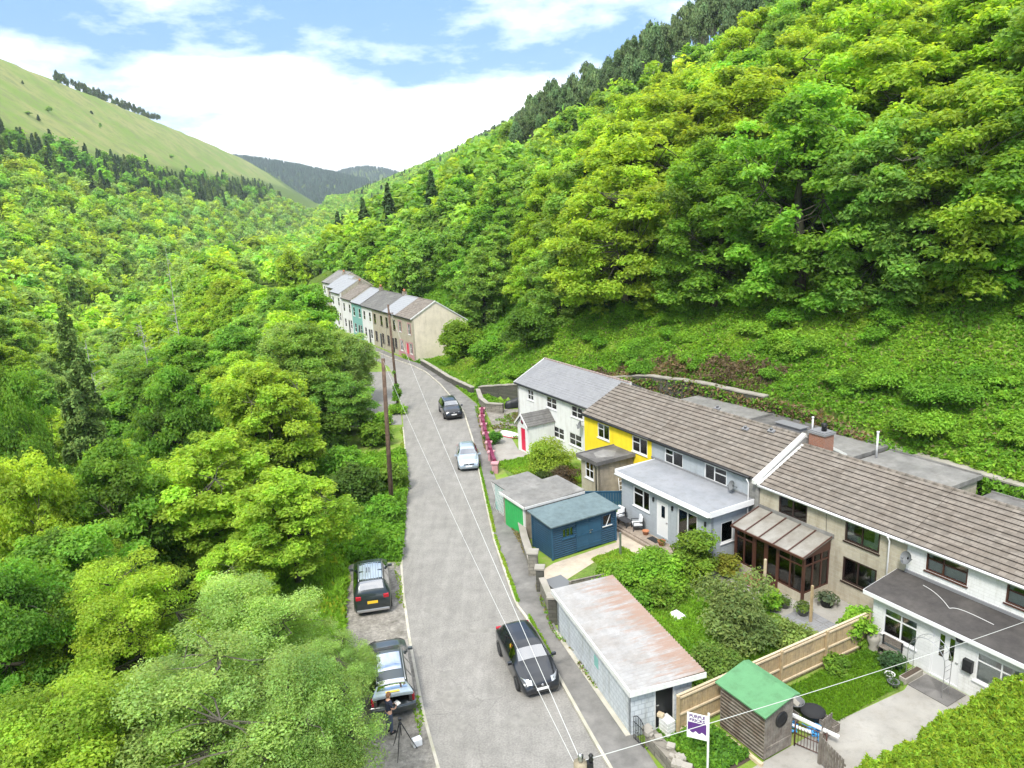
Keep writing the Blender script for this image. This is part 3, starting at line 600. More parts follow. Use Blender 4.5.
def gable_roof(parent, x0, x1, yf, zf, yr, zr, yb, zb, m_, n=12, ridge=True, lift=.045, rm=None):
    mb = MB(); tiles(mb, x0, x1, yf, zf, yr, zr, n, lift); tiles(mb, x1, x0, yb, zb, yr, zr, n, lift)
    o = mesh('roof', mb, [m_, M['tile_edge_shade']], parent)
    if ridge:
        r = MB(); k = int((x1-x0)/.45); w = (x1-x0)/k
        for i in range(k):
            c = x0+w*(i+.5); r.tube([(c-w*.49,yr,zr-.015),(c+w*.49,yr,zr-.015)], [.10,.108], 8)
        mesh('ridge_tiles', r, rm or m_, o)
    return o
def gable(mb, x, yf, yb, z0, ze, yr, zr, zb=None, t=.24, s=1):
    zb = ze if zb is None else zb
    P = [(yf,z0),(yb,z0),(yb,zb),(yr,zr),(yf,ze)]; n = len(P)
    v = [(x,p[0],p[1]) for p in P]+[(x-s*t,p[0],p[1]) for p in P]
    mb.add(v, [tuple(range(n)), tuple(range(2*n-1,n-1,-1))]+[(i,(i+1)%n,n+(i+1)%n,n+i) for i in range(n)])
def gutter(parent, x0, x1, y, z, m_):
    mb = MB(); mb.tube([(x0,y,z),(x1,y,z)], .055, 8); mb.box(x0, x1, y+.03, y+.055, z-.10, z+.05); return mesh('gutter', mb, m_, parent)
def pipe(parent, x, y, z0, z1, m_, name='downpipe'):
    mb = MB(); mb.tube([(x,y-.07,z1),(x,y+.10,z1-.25),(x,y+.10,z0)], .038, 8); return mesh(name, mb, m_, parent)
def dish(parent, x, y, z, r=.3):
    mb = MB(); prof = [(r*k/6, .14*(k/6)**2) for k in range(1,7)]; vs = []; fs = []; n = 16
    d = Vector((-.25,-.85,.4)).normalized(); q = d.to_track_quat('Z','Y'); c = Vector((x,y-.32,z))
    for rr, h in prof:
        for k in range(n): vs.append(tuple(c+q@Vector((rr*math.cos(k*2*math.pi/n), rr*math.sin(k*2*math.pi/n), h))))
    for i in range(5):
        for k in range(n): fs.append((i*n+k, i*n+(k+1)%n, (i+1)*n+(k+1)%n, (i+1)*n+k))
    fs.append(tuple(range(n))); mb.smooth = True; mb.add(vs, fs); mb.smooth = False
    mb.tube([tuple(c), (x,y,z-.15)], .02, 6); mb.tube([tuple(c+q@Vector((0,-r,.1))), tuple(c+q@Vector((0,-.05,.34)))], .012, 5); mb.tube([tuple(c+q@Vector((0,-.05,.36))), tuple(c+q@Vector((0,-.05,.28)))], .035, 8)
    return mesh('satellite_dish', mb, M['steel'] if False else M['grey_pot'], parent)
def panel_door(parent, face, u0, u1, z0, z1, dm, fm, glass=(), name='door', handle='r', planks=False, o=-.05):
    mb = MB()
    for q in ((u0,u0+.05,z0,z1), (u1-.05,u1,z0,z1), (u0+.05,u1-.05,z1-.05,z1)): wbox(mb, face, q[0], q[1], o-.04, o+.035, q[2], q[3])
    mb2 = MB(); wbox(mb2, face, u0+.052, u1-.052, o-.03, o, z0+.01, z1-.052)
    if planks:
        k = int((u1-u0)/.12)
        for i in range(k): x = u0+.06+(u1-u0-.12)*(i+.5)/k; wbox(mb2, face, x-.05, x+.045, o, o+.010, z0+.03, z1-.07)
    d = mesh(name, mb2, dm, parent); mesh('door_frame', mb, fm, d)
    for g in glass:
        gb = MB(); wbox(gb, face, u0+(u1-u0)*g[0], u0+(u1-u0)*g[1], o, o+.008, z0+(z1-z0)*g[2], z0+(z1-z0)*g[3]); mesh('door_glass', gb, M['car_glass'] if len(g) < 5 else g[4], d)
    h = MB(); x = u1-.14 if handle == 'r' else u0+.14; wbox(h, face, x-.05, x+.05, o+.01, o+.045, z0+.98, z0+1.02); mesh('handle', h, M['steel'], d)
    return d
def hole(w): return (w[0], w[1], w[2], w[3])
# ------------------------------------------------------------------ terrace: white end house
A = thingF('terraced_house', 'white end house with smooth slate roof, red porch door and satellite dish', 'house', -49, 3, 0, 'houses of the near terrace')
wa = [(-53.2,-52.2,3.42,4.36),(-50.1,-48.5,3.38,4.36),(-46.35,-44.75,3.42,4.36),(-49.1,-47.5,1.0,2.0),(-46.75,-45.0,1.0,2.05)]
mb = MB(); wall(mb, ('y',2.3), -54.95, -42.75, -.1, 4.72, .25, wa); mesh('front_wall', mb, M['white_render'], A)
mb = MB(); gable(mb, -54.95, 2.3, 8.6, -.1, 4.72, 5.4, 6.28, s=-1); gable(mb, -42.75, 2.3, 8.6, -.1, 4.72, 5.4, 6.28); mb.box(-54.7,-43,8.35,8.6,-.1,4.6); mesh('side_walls', mb, M['white_render'], A)
gable_roof(A, -55.1, -42.6, 2.08, 4.66, 5.4, 6.36, 8.8, 4.6, M['slate'], 14, True, .02, M['dull_ridge'])
gutter(A, -55.1, -42.6, 2.02, 4.60, M['black_paint'])
for s, x in ((1,-42.6),(-1,-55.1)):
    mb = MB(); mb.add([(x,2.0,4.58),(x,5.4,6.36),(x,5.4,6.2),(x,2.0,4.42),(x+s*.03,2.0,4.7),(x+s*.03,5.4,6.46),(x+s*.03,5.4,6.2),(x+s*.03,2.0,4.42)], [(0,1,2,3),(4,7,6,5),(0,4,5,1),(3,2,6,7),(0,3,7,4)]); mesh('barge_board', mb, M['white_paint'], A)
for i, w in enumerate(wa):
    window(A, ('y',2.3), *w, M['upvc'], (.5,), ((0,.5),(1,.5)), curtain=.15)
# porch
P = MB(); wall(P, ('y',-.3), -50.6, -48.9, -.1, 2.45, .15, [(-50.15,-49.35,.1,2.1)]); wall(P, ('x',-48.9), -.15, 2.28, -.1, 2.45, .15); wall(P, ('x-',-50.6), -.15, 2.28, -.1, 2.45, .15)
P.add([(-50.6,-.3,2.45),(-48.9,-.3,2.45),(-49.75,-.3,3.2)], [(0,1,2)]); mesh('porch', P, M['white_render'], A)
mb = MB()
for s in (-1, 1):
    x0 = -49.75+s*1.0; n = 6
    for i in range(n):
        a0, a1 = i/n, (i+1)/n; X0, X1 = x0+(-49.75-x0)*a0, x0+(-49.75-x0)*a1; Z0, Z1 = 2.38+.92*a0, 2.38+.92*a1
        mb.add([(X0,-.5,Z0+.04),(X0,2.28,Z0+.04),(X1,2.28,Z1+.01),(X1,-.5,Z1+.01),(X0,-.5,Z0),(X0,2.28,Z0)], [(0,1,2,3),(0,4,5,1)])
mesh('porch_roof', mb, M['tile_dark'], A)
mb = MB()
for s in (-1, 1): mb.add([(-49.75,-.52,3.36),(-49.75+s*1.05,-.52,2.40),(-49.75+s*1.05,-.52,2.24),(-49.75,-.52,3.18),(-49.75,-.46,3.36),(-49.75+s*1.05,-.46,2.40),(-49.75+s*1.05,-.46,2.24),(-49.75,-.46,3.18)], [(0,1,2,3),(4,7,6,5),(0,4,5,1),(3,2,6,7),(1,5,6,2)])
mesh('porch_barge_board', mb, M['white_paint'], A)
panel_door(A, ('y',-.3), -50.15, -49.35, .1, 2.1, M['red_door'], M['white_paint'])
mb = MB(); mb.lathe([(.01,0),(.17,0),(.17,.05),(.01,.05)], (0,0,0), 14); mb.v = [(-49.75+p[0], -.31-p[2], 2.62+p[1]) for p in mb.v]; mesh('round_window', mb, M['maroon'], A)
dish(A, -44.6, 2.3, 3.1, .33); dish(A, -43.0, 2.3, 2.0, .3)
# ------------------------------------------------------------------ terrace: yellow house and grey house under one tiled roof
def front(T, x0, x1, yf, m_, wins, z1, z0=-.1, t=.25):
    mb = MB(); wall(mb, ('y',yf), x0, x1, z0, z1, t, wins); mesh('front_wall', mb, m_, T)
def sides(T, x0, x1, yf, yb, ze, yr, zr, m_, name='side_walls', z0=-.1):
    mb = MB(); gable(mb, x0, yf, yb, z0, ze, yr, zr, s=-1); gable(mb, x1, yf, yb, z0, ze, yr, zr); mb.box(x0+.25, x1-.25, yb-.25, yb, z0, ze); mesh(name, mb, m_, T)
B1 = thingF('terraced_house', 'bright yellow terraced house with a small brown block in front', 'house', -38.8, 3, 0, 'houses of the near terrace')
wy = [(-41.0,-39.6,3.3,4.42),(-37.05,-35.45,3.33,4.45)]; wl = [(-41.2,-39.7,.9,2.1)]
front(B1, -42.68, -35.02, 1.0, M['yellow_render'], wy+wl, 4.78); sides(B1, -42.66, -35.04, 1.04, 8, 4.76, 4.5, 6.36, M['yellow_render'])
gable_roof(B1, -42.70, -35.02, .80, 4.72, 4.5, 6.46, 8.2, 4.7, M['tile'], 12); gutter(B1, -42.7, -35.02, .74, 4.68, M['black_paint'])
for w in wy: window(B1, ('y',1.0), *w, M['upvc'], (.5,), ((0,.62),), curtain=.25, net=.4)
window(B1, ('y',1.0), *wl[0], M['upvc'], (.5,), (), curtain=.2)
mb = MB(); wo = (-38.35,-37.4,1.72,2.92); wall(mb, ('y',-2.0), -38.82, -36.9, -.1, 3.1, .2, [wo]); mesh('block_front_wall', mb, M['cream_stone'], B1)
mb = MB(); wall(mb, ('x',-36.9), -1.98, .98, -.1, 3.1, .2); wall(mb, ('x-',-38.82), -1.98, .98, -.1, 3.1, .2); mesh('block_side_walls', mb, M['brown_render'], B1)
mb = MB(); mb.box(-39.02,-36.7,-2.22,.98,3.102,3.20); k = mb; k.box(-39.06,-36.66,-2.26,-2.2,3.0,3.27); k.box(-36.72,-36.66,-2.2,.98,3.0,3.27); k.box(-39.06,-39.0,-2.2,.98,3.0,3.27); mesh('flat_roof', mb, M['felt'], B1)
blobmb = MB(); blobmb.add([(-38.5,-1.2,3.206),(-37.6,-1.6,3.206),(-37.1,-.5,3.206),(-37.9,.3,3.206),(-38.7,-.2,3.206)], [(0,1,2,3,4)]); mesh('roof_patch', blobmb, M['felt_grey'], B1)
window(B1, ('y',-2.0), *wo, M['upvc'], (.5,), ((0,.5),(1,.5)), curtain=0)
pipe(B1, -36.99, -2.2, .1, 3.0, M['black_paint'])
mb = MB()
for y in (-.3, .25): mb.tube([(-36.7,y,0),(-36.84,y-.05,1.7)], .025, 6)
for i in range(5): mb.tube([(-36.72-.02*i,-.3,.25+.3*i),(-36.72-.02*i,.25,.25+.3*i)], .02, 6)
solo('ladder', mb, M['white_paint'], 'short white ladder leaning on the brown block beside the yellow house', 'ladder', frame=True)
B2 = thingF('terraced_house', 'pale grey terraced house with a wide flat-roofed front extension and white door', 'house', -30.5, 3, 0, 'houses of the near terrace')
wg = [(-33.75,-32.05,3.46,4.43),(-30.2,-28.4,3.46,4.45)]
front(B2, -35.0, -26.75, 1.0, M['grey_render'], wg, 4.78); sides(B2, -34.98, -26.2, 1.04, 8, 4.76, 4.5, 6.36, M['stone_grey'])
mb = MB(); mb.box(-26.748,-26.0,.985,1.24,-.1,4.6); mesh('stone_pier', mb, M['stone_grey'], B2)
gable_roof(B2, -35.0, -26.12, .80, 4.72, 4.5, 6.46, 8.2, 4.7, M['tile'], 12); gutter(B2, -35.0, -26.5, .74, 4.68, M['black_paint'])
for w in wg: window(B2, ('y',1.0), *w, M['upvc'], (.45,), ((1,.62),) if w is wg[1] else ((0,.62),), curtain=.25, net=.4)
mb = MB()                                                        # white verge and parapet at the right end
for (ya, za, yb_, zb_) in ((.62,4.60,4.5,6.56), (4.5,6.56,8.3,4.6)):
    mb.add([(-26.20,ya,za+.10),(-25.94,ya,za+.10),(-25.94,yb_,zb_+.05),(-26.20,yb_,zb_+.05),(-26.20,ya,za-.12),(-25.94,ya,za-.12),(-25.94,yb_,zb_-.12),(-26.20,yb_,zb_-.12)], [(0,1,2,3),(0,4,5,1),(1,5,6,2),(3,2,6,7),(0,3,7,4)])
mesh('verge', mb, M['white_paint'], B2)
mb = MB(); gable(mb, -25.96, .9, 8.2, -.1, 4.5, 4.5, 6.42, t=.2); mesh('gable_wall', mb, M['stone_grey'], B2)
ge = [(-33.2,-31.65,1.45,2.72),(-29.2,-27.6,.42,2.68)]; gd = (-31.0,-30.0,.32,2.55)
mb = MB(); wall(mb, ('y',-2.0), -34.35, -26.6, -.1, 3.2, .22, ge+[gd]); wall(mb, ('x-',-34.35), -1.99, .98, -.1, 3.2, .22)
wall(mb, ('x',-26.6), -1.99, .98, -.1, 3.2, .22, [(-1.2,-.25,1.2,2.45)]); mesh('extension_wall', mb, M['grey_render'], B2)
mb = MB(); mb.add([(-34.6,-2.25,3.30),(-26.35,-2.25,3.30),(-26.35,.97,3.42),(-34.6,.97,3.42),(-34.6,-2.25,3.2),(-26.35,-2.25,3.2),(-26.35,.97,3.2),(-34.6,.97,3.2)], [(0,1,2,3),(7,6,5,4),(0,4,5,1),(1,5,6,2),(2,6,7,3),(3,7,4,0)]); ex = mesh('extension_roof', mb, M['fibreglass'], B2)
mb = MB(); mb.box(-34.62,-26.33,-2.31,-2.26,3.12,3.33); mb.box(-26.34,-26.29,-2.3,.97,3.12,3.44); mb.tube([(-34.6,-2.37,3.14),(-26.4,-2.37,3.14)], .05, 8); mb.box(-34.66,-34.61,-2.3,.97,3.12,3.44); mesh('fascia', mb, M['upvc'], ex)
mb = MB(); mb.box(-35.0,-26.75,.93,.985,3.425,3.52); mesh('flashing', mb, M['lead'], ex)
window(B2, ('y',-2.0), *ge[0], M['upvc'], (.6,), ((0,.68),), curtain=.12); window(B2, ('y',-2.0), *ge[1], M['upvc'], (.5,), (), curtain=.25, sill=False, name='patio_door')
window(B2, ('x',-26.6), -1.2, -.25, 1.2, 2.45, M['upvc'], (), (), curtain=0)
panel_door(B2, ('y',-2.0), *gd, M['upvc'], M['upvc'], ((.38,.68,.55,.88),))
mb = MB(); mb.box(-33.6,-33.45,-2.0,-2.0,3,3) if False else None
mb = MB()
for x in (-31.25, -29.6, -26.95): mb.box(x-.05,x+.05,-2.09,-2.003,2.35,2.6)
mesh('wall_lamp', mb, M['black_paint'], B2)
pipe(B2, -26.45, .55, .1, 4.66, M['upvc']); dish(B2, -27.6, 1.0, 3.85, .3)
for (x, y, z) in ((-33.6,5.4,0),(-29.6,3.7,0),(-28.0,4.1,0)):
    zz = 4.72+1.74*(y-.8)/3.7 if y < 4.5 else 6.2
    mb = MB(); mb.obox((x,y,zz+.1), (.42,.25,.10), 0, .44); mb.lathe([(.08,0),(.08,.16),(.10,.17),(.1,.2)], (x,y,zz+.08), 10); mesh('roof_vent', mb, M['lead'], B2)
# ------------------------------------------------------------------ terrace: cream stone house, white house
C1 = thingF('terraced_house', 'cream stone terraced house with dark brown windows and a brown glazed conservatory', 'house', -21.8, 3, 0, 'houses of the near terrace')
wc = [(-24.65,-22.85,3.22,4.32),(-20.65,-18.82,3.2,4.3),(-20.65,-18.85,1.05,2.35)]; dc = (-24.2,-22.6,.1,2.2)
front(C1, -25.94, -17.52, 1.0, M['cream_stone'], wc+[dc], 4.52); sides(C1, -25.92, -17.54, 1.04, 8, 4.5, 4.3, 6.0, M['cream_stone'])
gable_roof(C1, -25.92, -17.52, .80, 4.46, 4.3, 6.08, 8.0, 4.4, M['tile'], 12); gutter(C1, -25.92, -17.52, .74, 4.42, M['upvc'])
for w in wc: window(C1, ('y',1.0), *w, M['dark_frame'], (.5,) if w[2] > 3 else (.45,), ((1,.5),) if False else (), curtain=.2, bw=.085, net=.35)
pipe(C1, -18.25, .72, .1, 4.4, M['upvc'])
mb = MB(); mb.tube([(-21.7,.95,4.4),(-21.65,.95,3.3),(-21.75,.95,2.2)], .012, 5); mesh('cable', mb, M['wire_dark'], C1)
mb = MB()
for (ya, za, yb_, zb_) in ((.7,4.50,4.3,6.10),): mb.add([(-25.95,ya,za),(-25.8,ya,za),(-25.8,yb_,zb_+.03),(-25.95,yb_,zb_+.03),(-25.8,ya,za-.1),(-25.8,yb_,zb_-.08)], [(0,1,2,3),(1,4,5,2)])
mesh('verge', mb, M['white_paint'], C1)
# chimney
mb = MB(); mb.box(-25.75,-24.75,4.55,5.35,5.6,6.75); ch = mesh('chimney', mb, M['brick'], C1)
mb = MB(); mb.box(-25.82,-24.68,4.48,5.42,6.752,6.87); mb.box(-25.74,-24.76,4.56,5.34,6.872,6.93); mesh('chimney_cap', mb, M['lead'], ch)
mb = MB(); mb.lathe([(.15,0),(.13,.25),(.17,.28),(.17,.34),(.1,.34)], (-25.1,4.95,6.93), 12); mb.lathe([(.02,.34),(.17,.36),(.17,.42),(.02,.46)], (-25.1,4.95,6.93), 10); mesh('chimney_pot', mb, M['black_paint'], ch)
# conservatory
fz = .12
mb = MB(); mb.box(-25.85,-24.55,-.93,-.75,-.1,.5); mb.box(-25.85,-25.67,-.749,.98,-.1,.5); mesh('conservatory_wall', mb, M['cream_stone'], C1); mb = MB(); mb.box(-22.95,-21.37,-.93,-.75,-.1,.5); mb.box(-21.55,-21.37,-.749,.98,-.1,.5); cw = mesh('conservatory_wall', mb, M['cream_stone'], C1)
fr = MB()
def post(x, y, w=.09): fr.box(x-w/2, x+w/2, y-w/2, y+w/2, .12, 2.42)
for x in (-25.80,-25.2,-24.55,-23.75,-22.95,-22.2,-21.42): post(x, -.88, .12 if x in (-25.80,-24.55,-22.95,-21.42) else .08)
for y in (-.25,.38,.93): post(-21.42, y, .08); post(-25.80, y, .08)
for (xa, xb) in ((-25.74,-24.61),(-22.89,-21.48)):
    for z in (.51, 1.95): fr.box(xa, xb, -.915, -.845, z, z+.07)
fr.box(-25.86,-21.36,-.95,-.81,2.422,2.54)
for x in (-21.42,-25.80):
    for z in (.51, 1.95): fr.box(x-.035, x+.035, -.82, .89, z, z+.07)
    fr.add([(x-.06,-.8,2.54),(x+.06,-.8,2.54),(x+.06,.97,3.02),(x-.06,.97,3.02),(x-.06,-.8,2.42),(x+.06,-.8,2.42),(x+.06,.97,2.42),(x-.06,.97,2.42)], [(0,1,2,3),(7,6,5,4),(0,4,5,1),(1,5,6,2),(2,6,7,3),(3,7,4,0)])
for xa in (-24.49,-23.71):                                        # the pair of doors
    fr.box(xa, xa+.09, -.91, -.85, .12, 2.4); fr.box(xa+.63, xa+.70, -.91, -.85, .12, 2.4); fr.box(xa+.09, xa+.63, -.91, -.85, .12, .38); fr.box(xa+.09,xa+.63,-.91,-.85,2.28,2.4)
cf = mesh('conservatory_frame', fr, M['brown_frame'], C1)
g = MB(); g.box(-25.7,-21.5,-.884,-.876,.14,2.42); g.box(-21.424,-21.416,-.84,.9,.52,2.45); g.box(-25.804,-25.796,-.84,.9,.52,2.45); mesh('conservatory_glass', g, M['glass'], C1)
rf = MB(); rf.add([(-25.95,-1.08,2.50),(-21.27,-1.08,2.50),(-21.27,.96,3.06),(-25.95,.96,3.06),(-25.95,-1.08,2.545),(-21.27,-1.08,2.545),(-21.27,.96,3.105),(-25.95,.96,3.105)], [(3,2,1,0),(4,5,6,7),(0,1,5,4),(1,2,6,5),(2,3,7,6),(3,0,4,7)]); cr = mesh('conservatory_roof', rf, M['poly'], C1)
rb = MB()
for i in range(6):
    x = -25.93+4.64*i/5; rb.add([(x-.03,-1.11,2.56),(x+.03,-1.11,2.56),(x+.03,.95,3.125),(x-.03,.95,3.125),(x-.03,-1.11,2.60),(x+.03,-1.11,2.60),(x+.03,.95,3.165),(x-.03,.95,3.165)], [(3,2,1,0),(4,5,6,7),(0,1,5,4),(1,2,6,5),(2,3,7,6),(3,0,4,7)])
rb.box(-25.97,-21.25,-1.16,-1.09,2.47,2.58); mesh('glazing_bar', rb, M['brown_frame'], cr)
mb = MB(); mb.box(-26.0,-21.2,.93,.984,3.11,3.28); mesh('flashing', mb, M['felt_grey'], cr)
mb = MB(); mb.box(-24.9,-22.7,-1.75,-.96,0,.14); solo('step', mb, M['brick'], 'low red brick step at the doors of the brown conservatory', 'step', frame=True)
# furniture glimpsed inside the conservatory
for (x, y) in ((-25.2,.2),(-22.2,.1)):
    mb = MB(); mb.box(x-.3,x+.3,y-.25,y+.25,.35,.48); mb.box(x-.3,x+.3,y+.2,y+.3,.48,1.0)
    for dx in (-.27,.27):
        for dy in (-.22,.22): mb.box(x+dx-.025,x+dx+.025,y+dy-.025,y+dy+.025,0,.35)
    solo('armchair', mb, M['curtain'], 'pale armchair behind the glass at the %s end of the conservatory' % ('far' if x < -24 else 'near'), 'armchair', frame=True, bevel=.02)
C2 = thingF('terraced_house', 'white painted brick terraced house with a dark felt roof over its front extension', 'house', -12.8, 3, 0, 'houses of the near terrace')
ww = [(-16.62,-14.85,3.38,4.32),(-13.35,-11.55,3.38,4.32)]
front(C2, -17.5, -8.0, 1.0, M['white_brick'], ww, 4.52); sides(C2, -17.48, -8.0, 1.04, 8, 4.5, 4.3, 6.0, M['white_brick'])
gable_roof(C2, -17.50, -8.0, .80, 4.46, 4.3, 6.08, 8.0, 4.4, M['tile'], 12); gutter(C2, -17.5, -8, .74, 4.42, M['upvc'])
for w in ww: window(C2, ('y',1.0), *w, M['brown_frame'], (.42,), ((0,.62),(1,.62)), curtain=.1, net=.5)
we = [(-17.05,-15.5,.78,2.05),(-13.15,-11.3,.78,2.05),(-14.9,-13.72,.08,2.2)]
mb = MB(); wall(mb, ('y',-1.1), -17.55, -8, -.1, 2.55, .22, we); wall(mb, ('x-',-17.55), -1.09, .98, -.1, 2.6, .22); mesh('extension_wall', mb, M['white_brick'], C2)
mb = MB(); mb.add([(-17.85,-1.4,2.62),(-8,-1.4,2.62),(-8,.97,2.92),(-17.85,.97,2.92),(-17.85,-1.4,2.55),(-8,-1.4,2.55),(-8,.97,2.6),(-17.85,.97,2.6)], [(0,1,2,3),(7,6,5,4),(0,4,5,1),(1,5,6,2),(2,6,7,3),(3,7,4,0)]); ex = mesh('extension_roof', mb, M['felt_brown'], C2)
mb = MB(); mb.box(-17.87,-8,-1.44,-1.405,2.42,2.60); mb.add([(-17.88,-1.42,2.42),(-17.88,.97,2.7),(-17.88,.97,2.9),(-17.88,-1.42,2.60),(-17.855,-1.42,2.42),(-17.855,.97,2.7),(-17.855,.97,2.9),(-17.855,-1.42,2.60)], [(0,1,2,3),(4,7,6,5),(0,3,7,4),(3,2,6,7)]); mesh('fascia', mb, M['upvc'], ex)
mb = MB(); mb.box(-17.5,-8,.92,.985,2.93,3.06); mesh('flashing', mb, M['lead'], ex)
window(C2, ('y',-1.1), *we[0], M['upvc'], (.52,), ((0,.7),(1,.7)), curtain=.2); window(C2, ('y',-1.1), *we[1], M['upvc'], (.5,), ((0,.7),(1,.7)), curtain=.35, net=.6)
d = panel_door(C2, ('y',-1.1), -14.9, -13.72, .08, 2.2, M['upvc'], M['upvc'], ((.26,.42,.45,.92),(.60,.76,.45,.92)))
mb = MB(); mb.box(-13.55,-13.2,-1.28,-1.103,1.05,1.55); mb.box(-13.5,-13.25,-1.30,-1.281,1.15,1.3); mesh('meter_box', mb, M['black_paint'], C2)
mb = MB(); mb.lathe([(.02,0),(.12,.0),(.15,.12),(.06,.2)], (-13.75,-1.25,2.2), 10); mesh('wall_lamp', mb, M['black_paint'], C2)
dish(C2, -17.25, 1.0, 3.75, .30)
mb = MB(); pts = []
for i in range(30): t = i/29; pts.append((-16.4+.9*math.sin(t*6.3)*(.4+.2*t)+t*3.2, .1+.45*math.cos(t*6.3)*(1-t)-.1*t, 2.80-.02+.127*(.1+.45*math.cos(t*6.3)*(1-t)-.1*t)+.02))
mb.tube(pts, .014, 5); solo('loose_cable', mb, M['wire'], 'loose white cable looped on the dark felt roof of the white house', 'cable', frame=True)
C3 = thingF('terraced_house', 'cream terraced house at the near end of the row, mostly out of the picture', 'house', -4, 3, 0, 'houses of the near terrace')
front(C3, -7.98, 0, 1.0, M['cream_stone'], [(-6.5,-4.9,3.2,4.3)], 4.52); sides(C3, -7.96, 0, 1.04, 8, 4.5, 4.3, 6.0, M['cream_stone']); gable_roof(C3, -7.99, 0, .80, 4.46, 4.3, 6.08, 8.0, 4.4, M['tile'], 12); window(C3, ('y',1.0), -6.5,-4.9,3.2,4.3, M['upvc'])
# rear flat-roofed additions
def rear(T, x0, x1, y1, z, m_, wm):
    mb = MB(); mb.box(x0, x1, 8.02, y1, 0, z-.1); r = mesh('rear_extension', mb, wm, T)
    mb = MB(); mb.box(x0-.1, x1+.1, 7.2, y1+.15, z-.098, z); mesh('flat_roof', mb, m_, r)
    mb = MB(); mb.box(x0-.1, x1+.1, y1+.151, y1+.22, z-.15, z+.10); mb.box(x1+.101, x1+.17, 8.1, y1+.2, z-.2, z+.06); mesh('roof_edge', mb, M['felt_grey'], r)
    return r
rear(B1, -42.3, -35.3, 12.5, 4.30, M['felt_grey'], M['brown_render']); rear(B2, -35.0, -30.6, 12.3, 4.22, M['felt'], M['brown_render']); rear(B2, -30.3, -26.4, 12.5, 4.10, M['felt_grey'], M['brown_render'])
rear(C1, -25.9, -20.6, 12.3, 4.0, M['felt_grey'], M['cream_stone']); rear(C2, -19.6, -9, 11.9, 3.35, M['felt'], M['cream_stone'])
for (x, y, h, T) in ((-31.0,11.6,1.0,B2),(-25.6,10.6,1.5,C1),(-28.0,9.5,.9,B2)):
    mb = MB(); mb.tube([(x,y,4.0),(x,y,4.1+h)], .06, 8); mb.lathe([(.09,0),(.09,.08),(.02,.1)], (x,y,4.1+h), 8); mesh('vent_pipe', mb, M['upvc'], T)
mb = MB(); mb.box(-33.2,-31.2,10.6,11.3,4.23,4.45); mb.box(-33.3,-31.1,10.5,11.4,4.452,4.50); mesh('skylight', mb, M['lead'], B2)
# ------------------------------------------------------------------ far terrace
FAR = [(-97.9,-91.95,M['tile'],M['cream_stone'],'near end house of the far terrace with pink trim and blank pale gable',M['pink_paint']),
 (-103.4,-97.9,M['slate_pale'],M['cream_stone'],'stone house with a pale slate roof, second from the near end of the far terrace',None),
 (-108.8,-103.4,M['tile_dark'],M['cream_stone'],'stone house of the far terrace with a dark roof, third from its near end',None),
 (-114.0,-108.8,M['tile_dark'],M['white_render'],'white fronted dark-roofed house between stone and pale green houses of the far terrace',None),
 (-119.4,-114.0,M['slate_pale'],M['turquoise'],'pale green fronted house of the far terrace',None),
 (-125,-119.4,M['tile'],M['white_render'],'white fronted brown-tiled house just beyond the pale green one in the far terrace',None),
 (-134,-128,M['slate_pale'],M['white_render'],'white house with pale roof at the lower set end of the far terrace',None),
 (-141,-134,M['slate_pale'],M['cream_stone'],'cream house with pale roof near the far end of the far terrace',None),
 (-150,-141,M['felt_grey'],M['white_render'],'last grey-roofed house at the far end of the far terrace',None)]
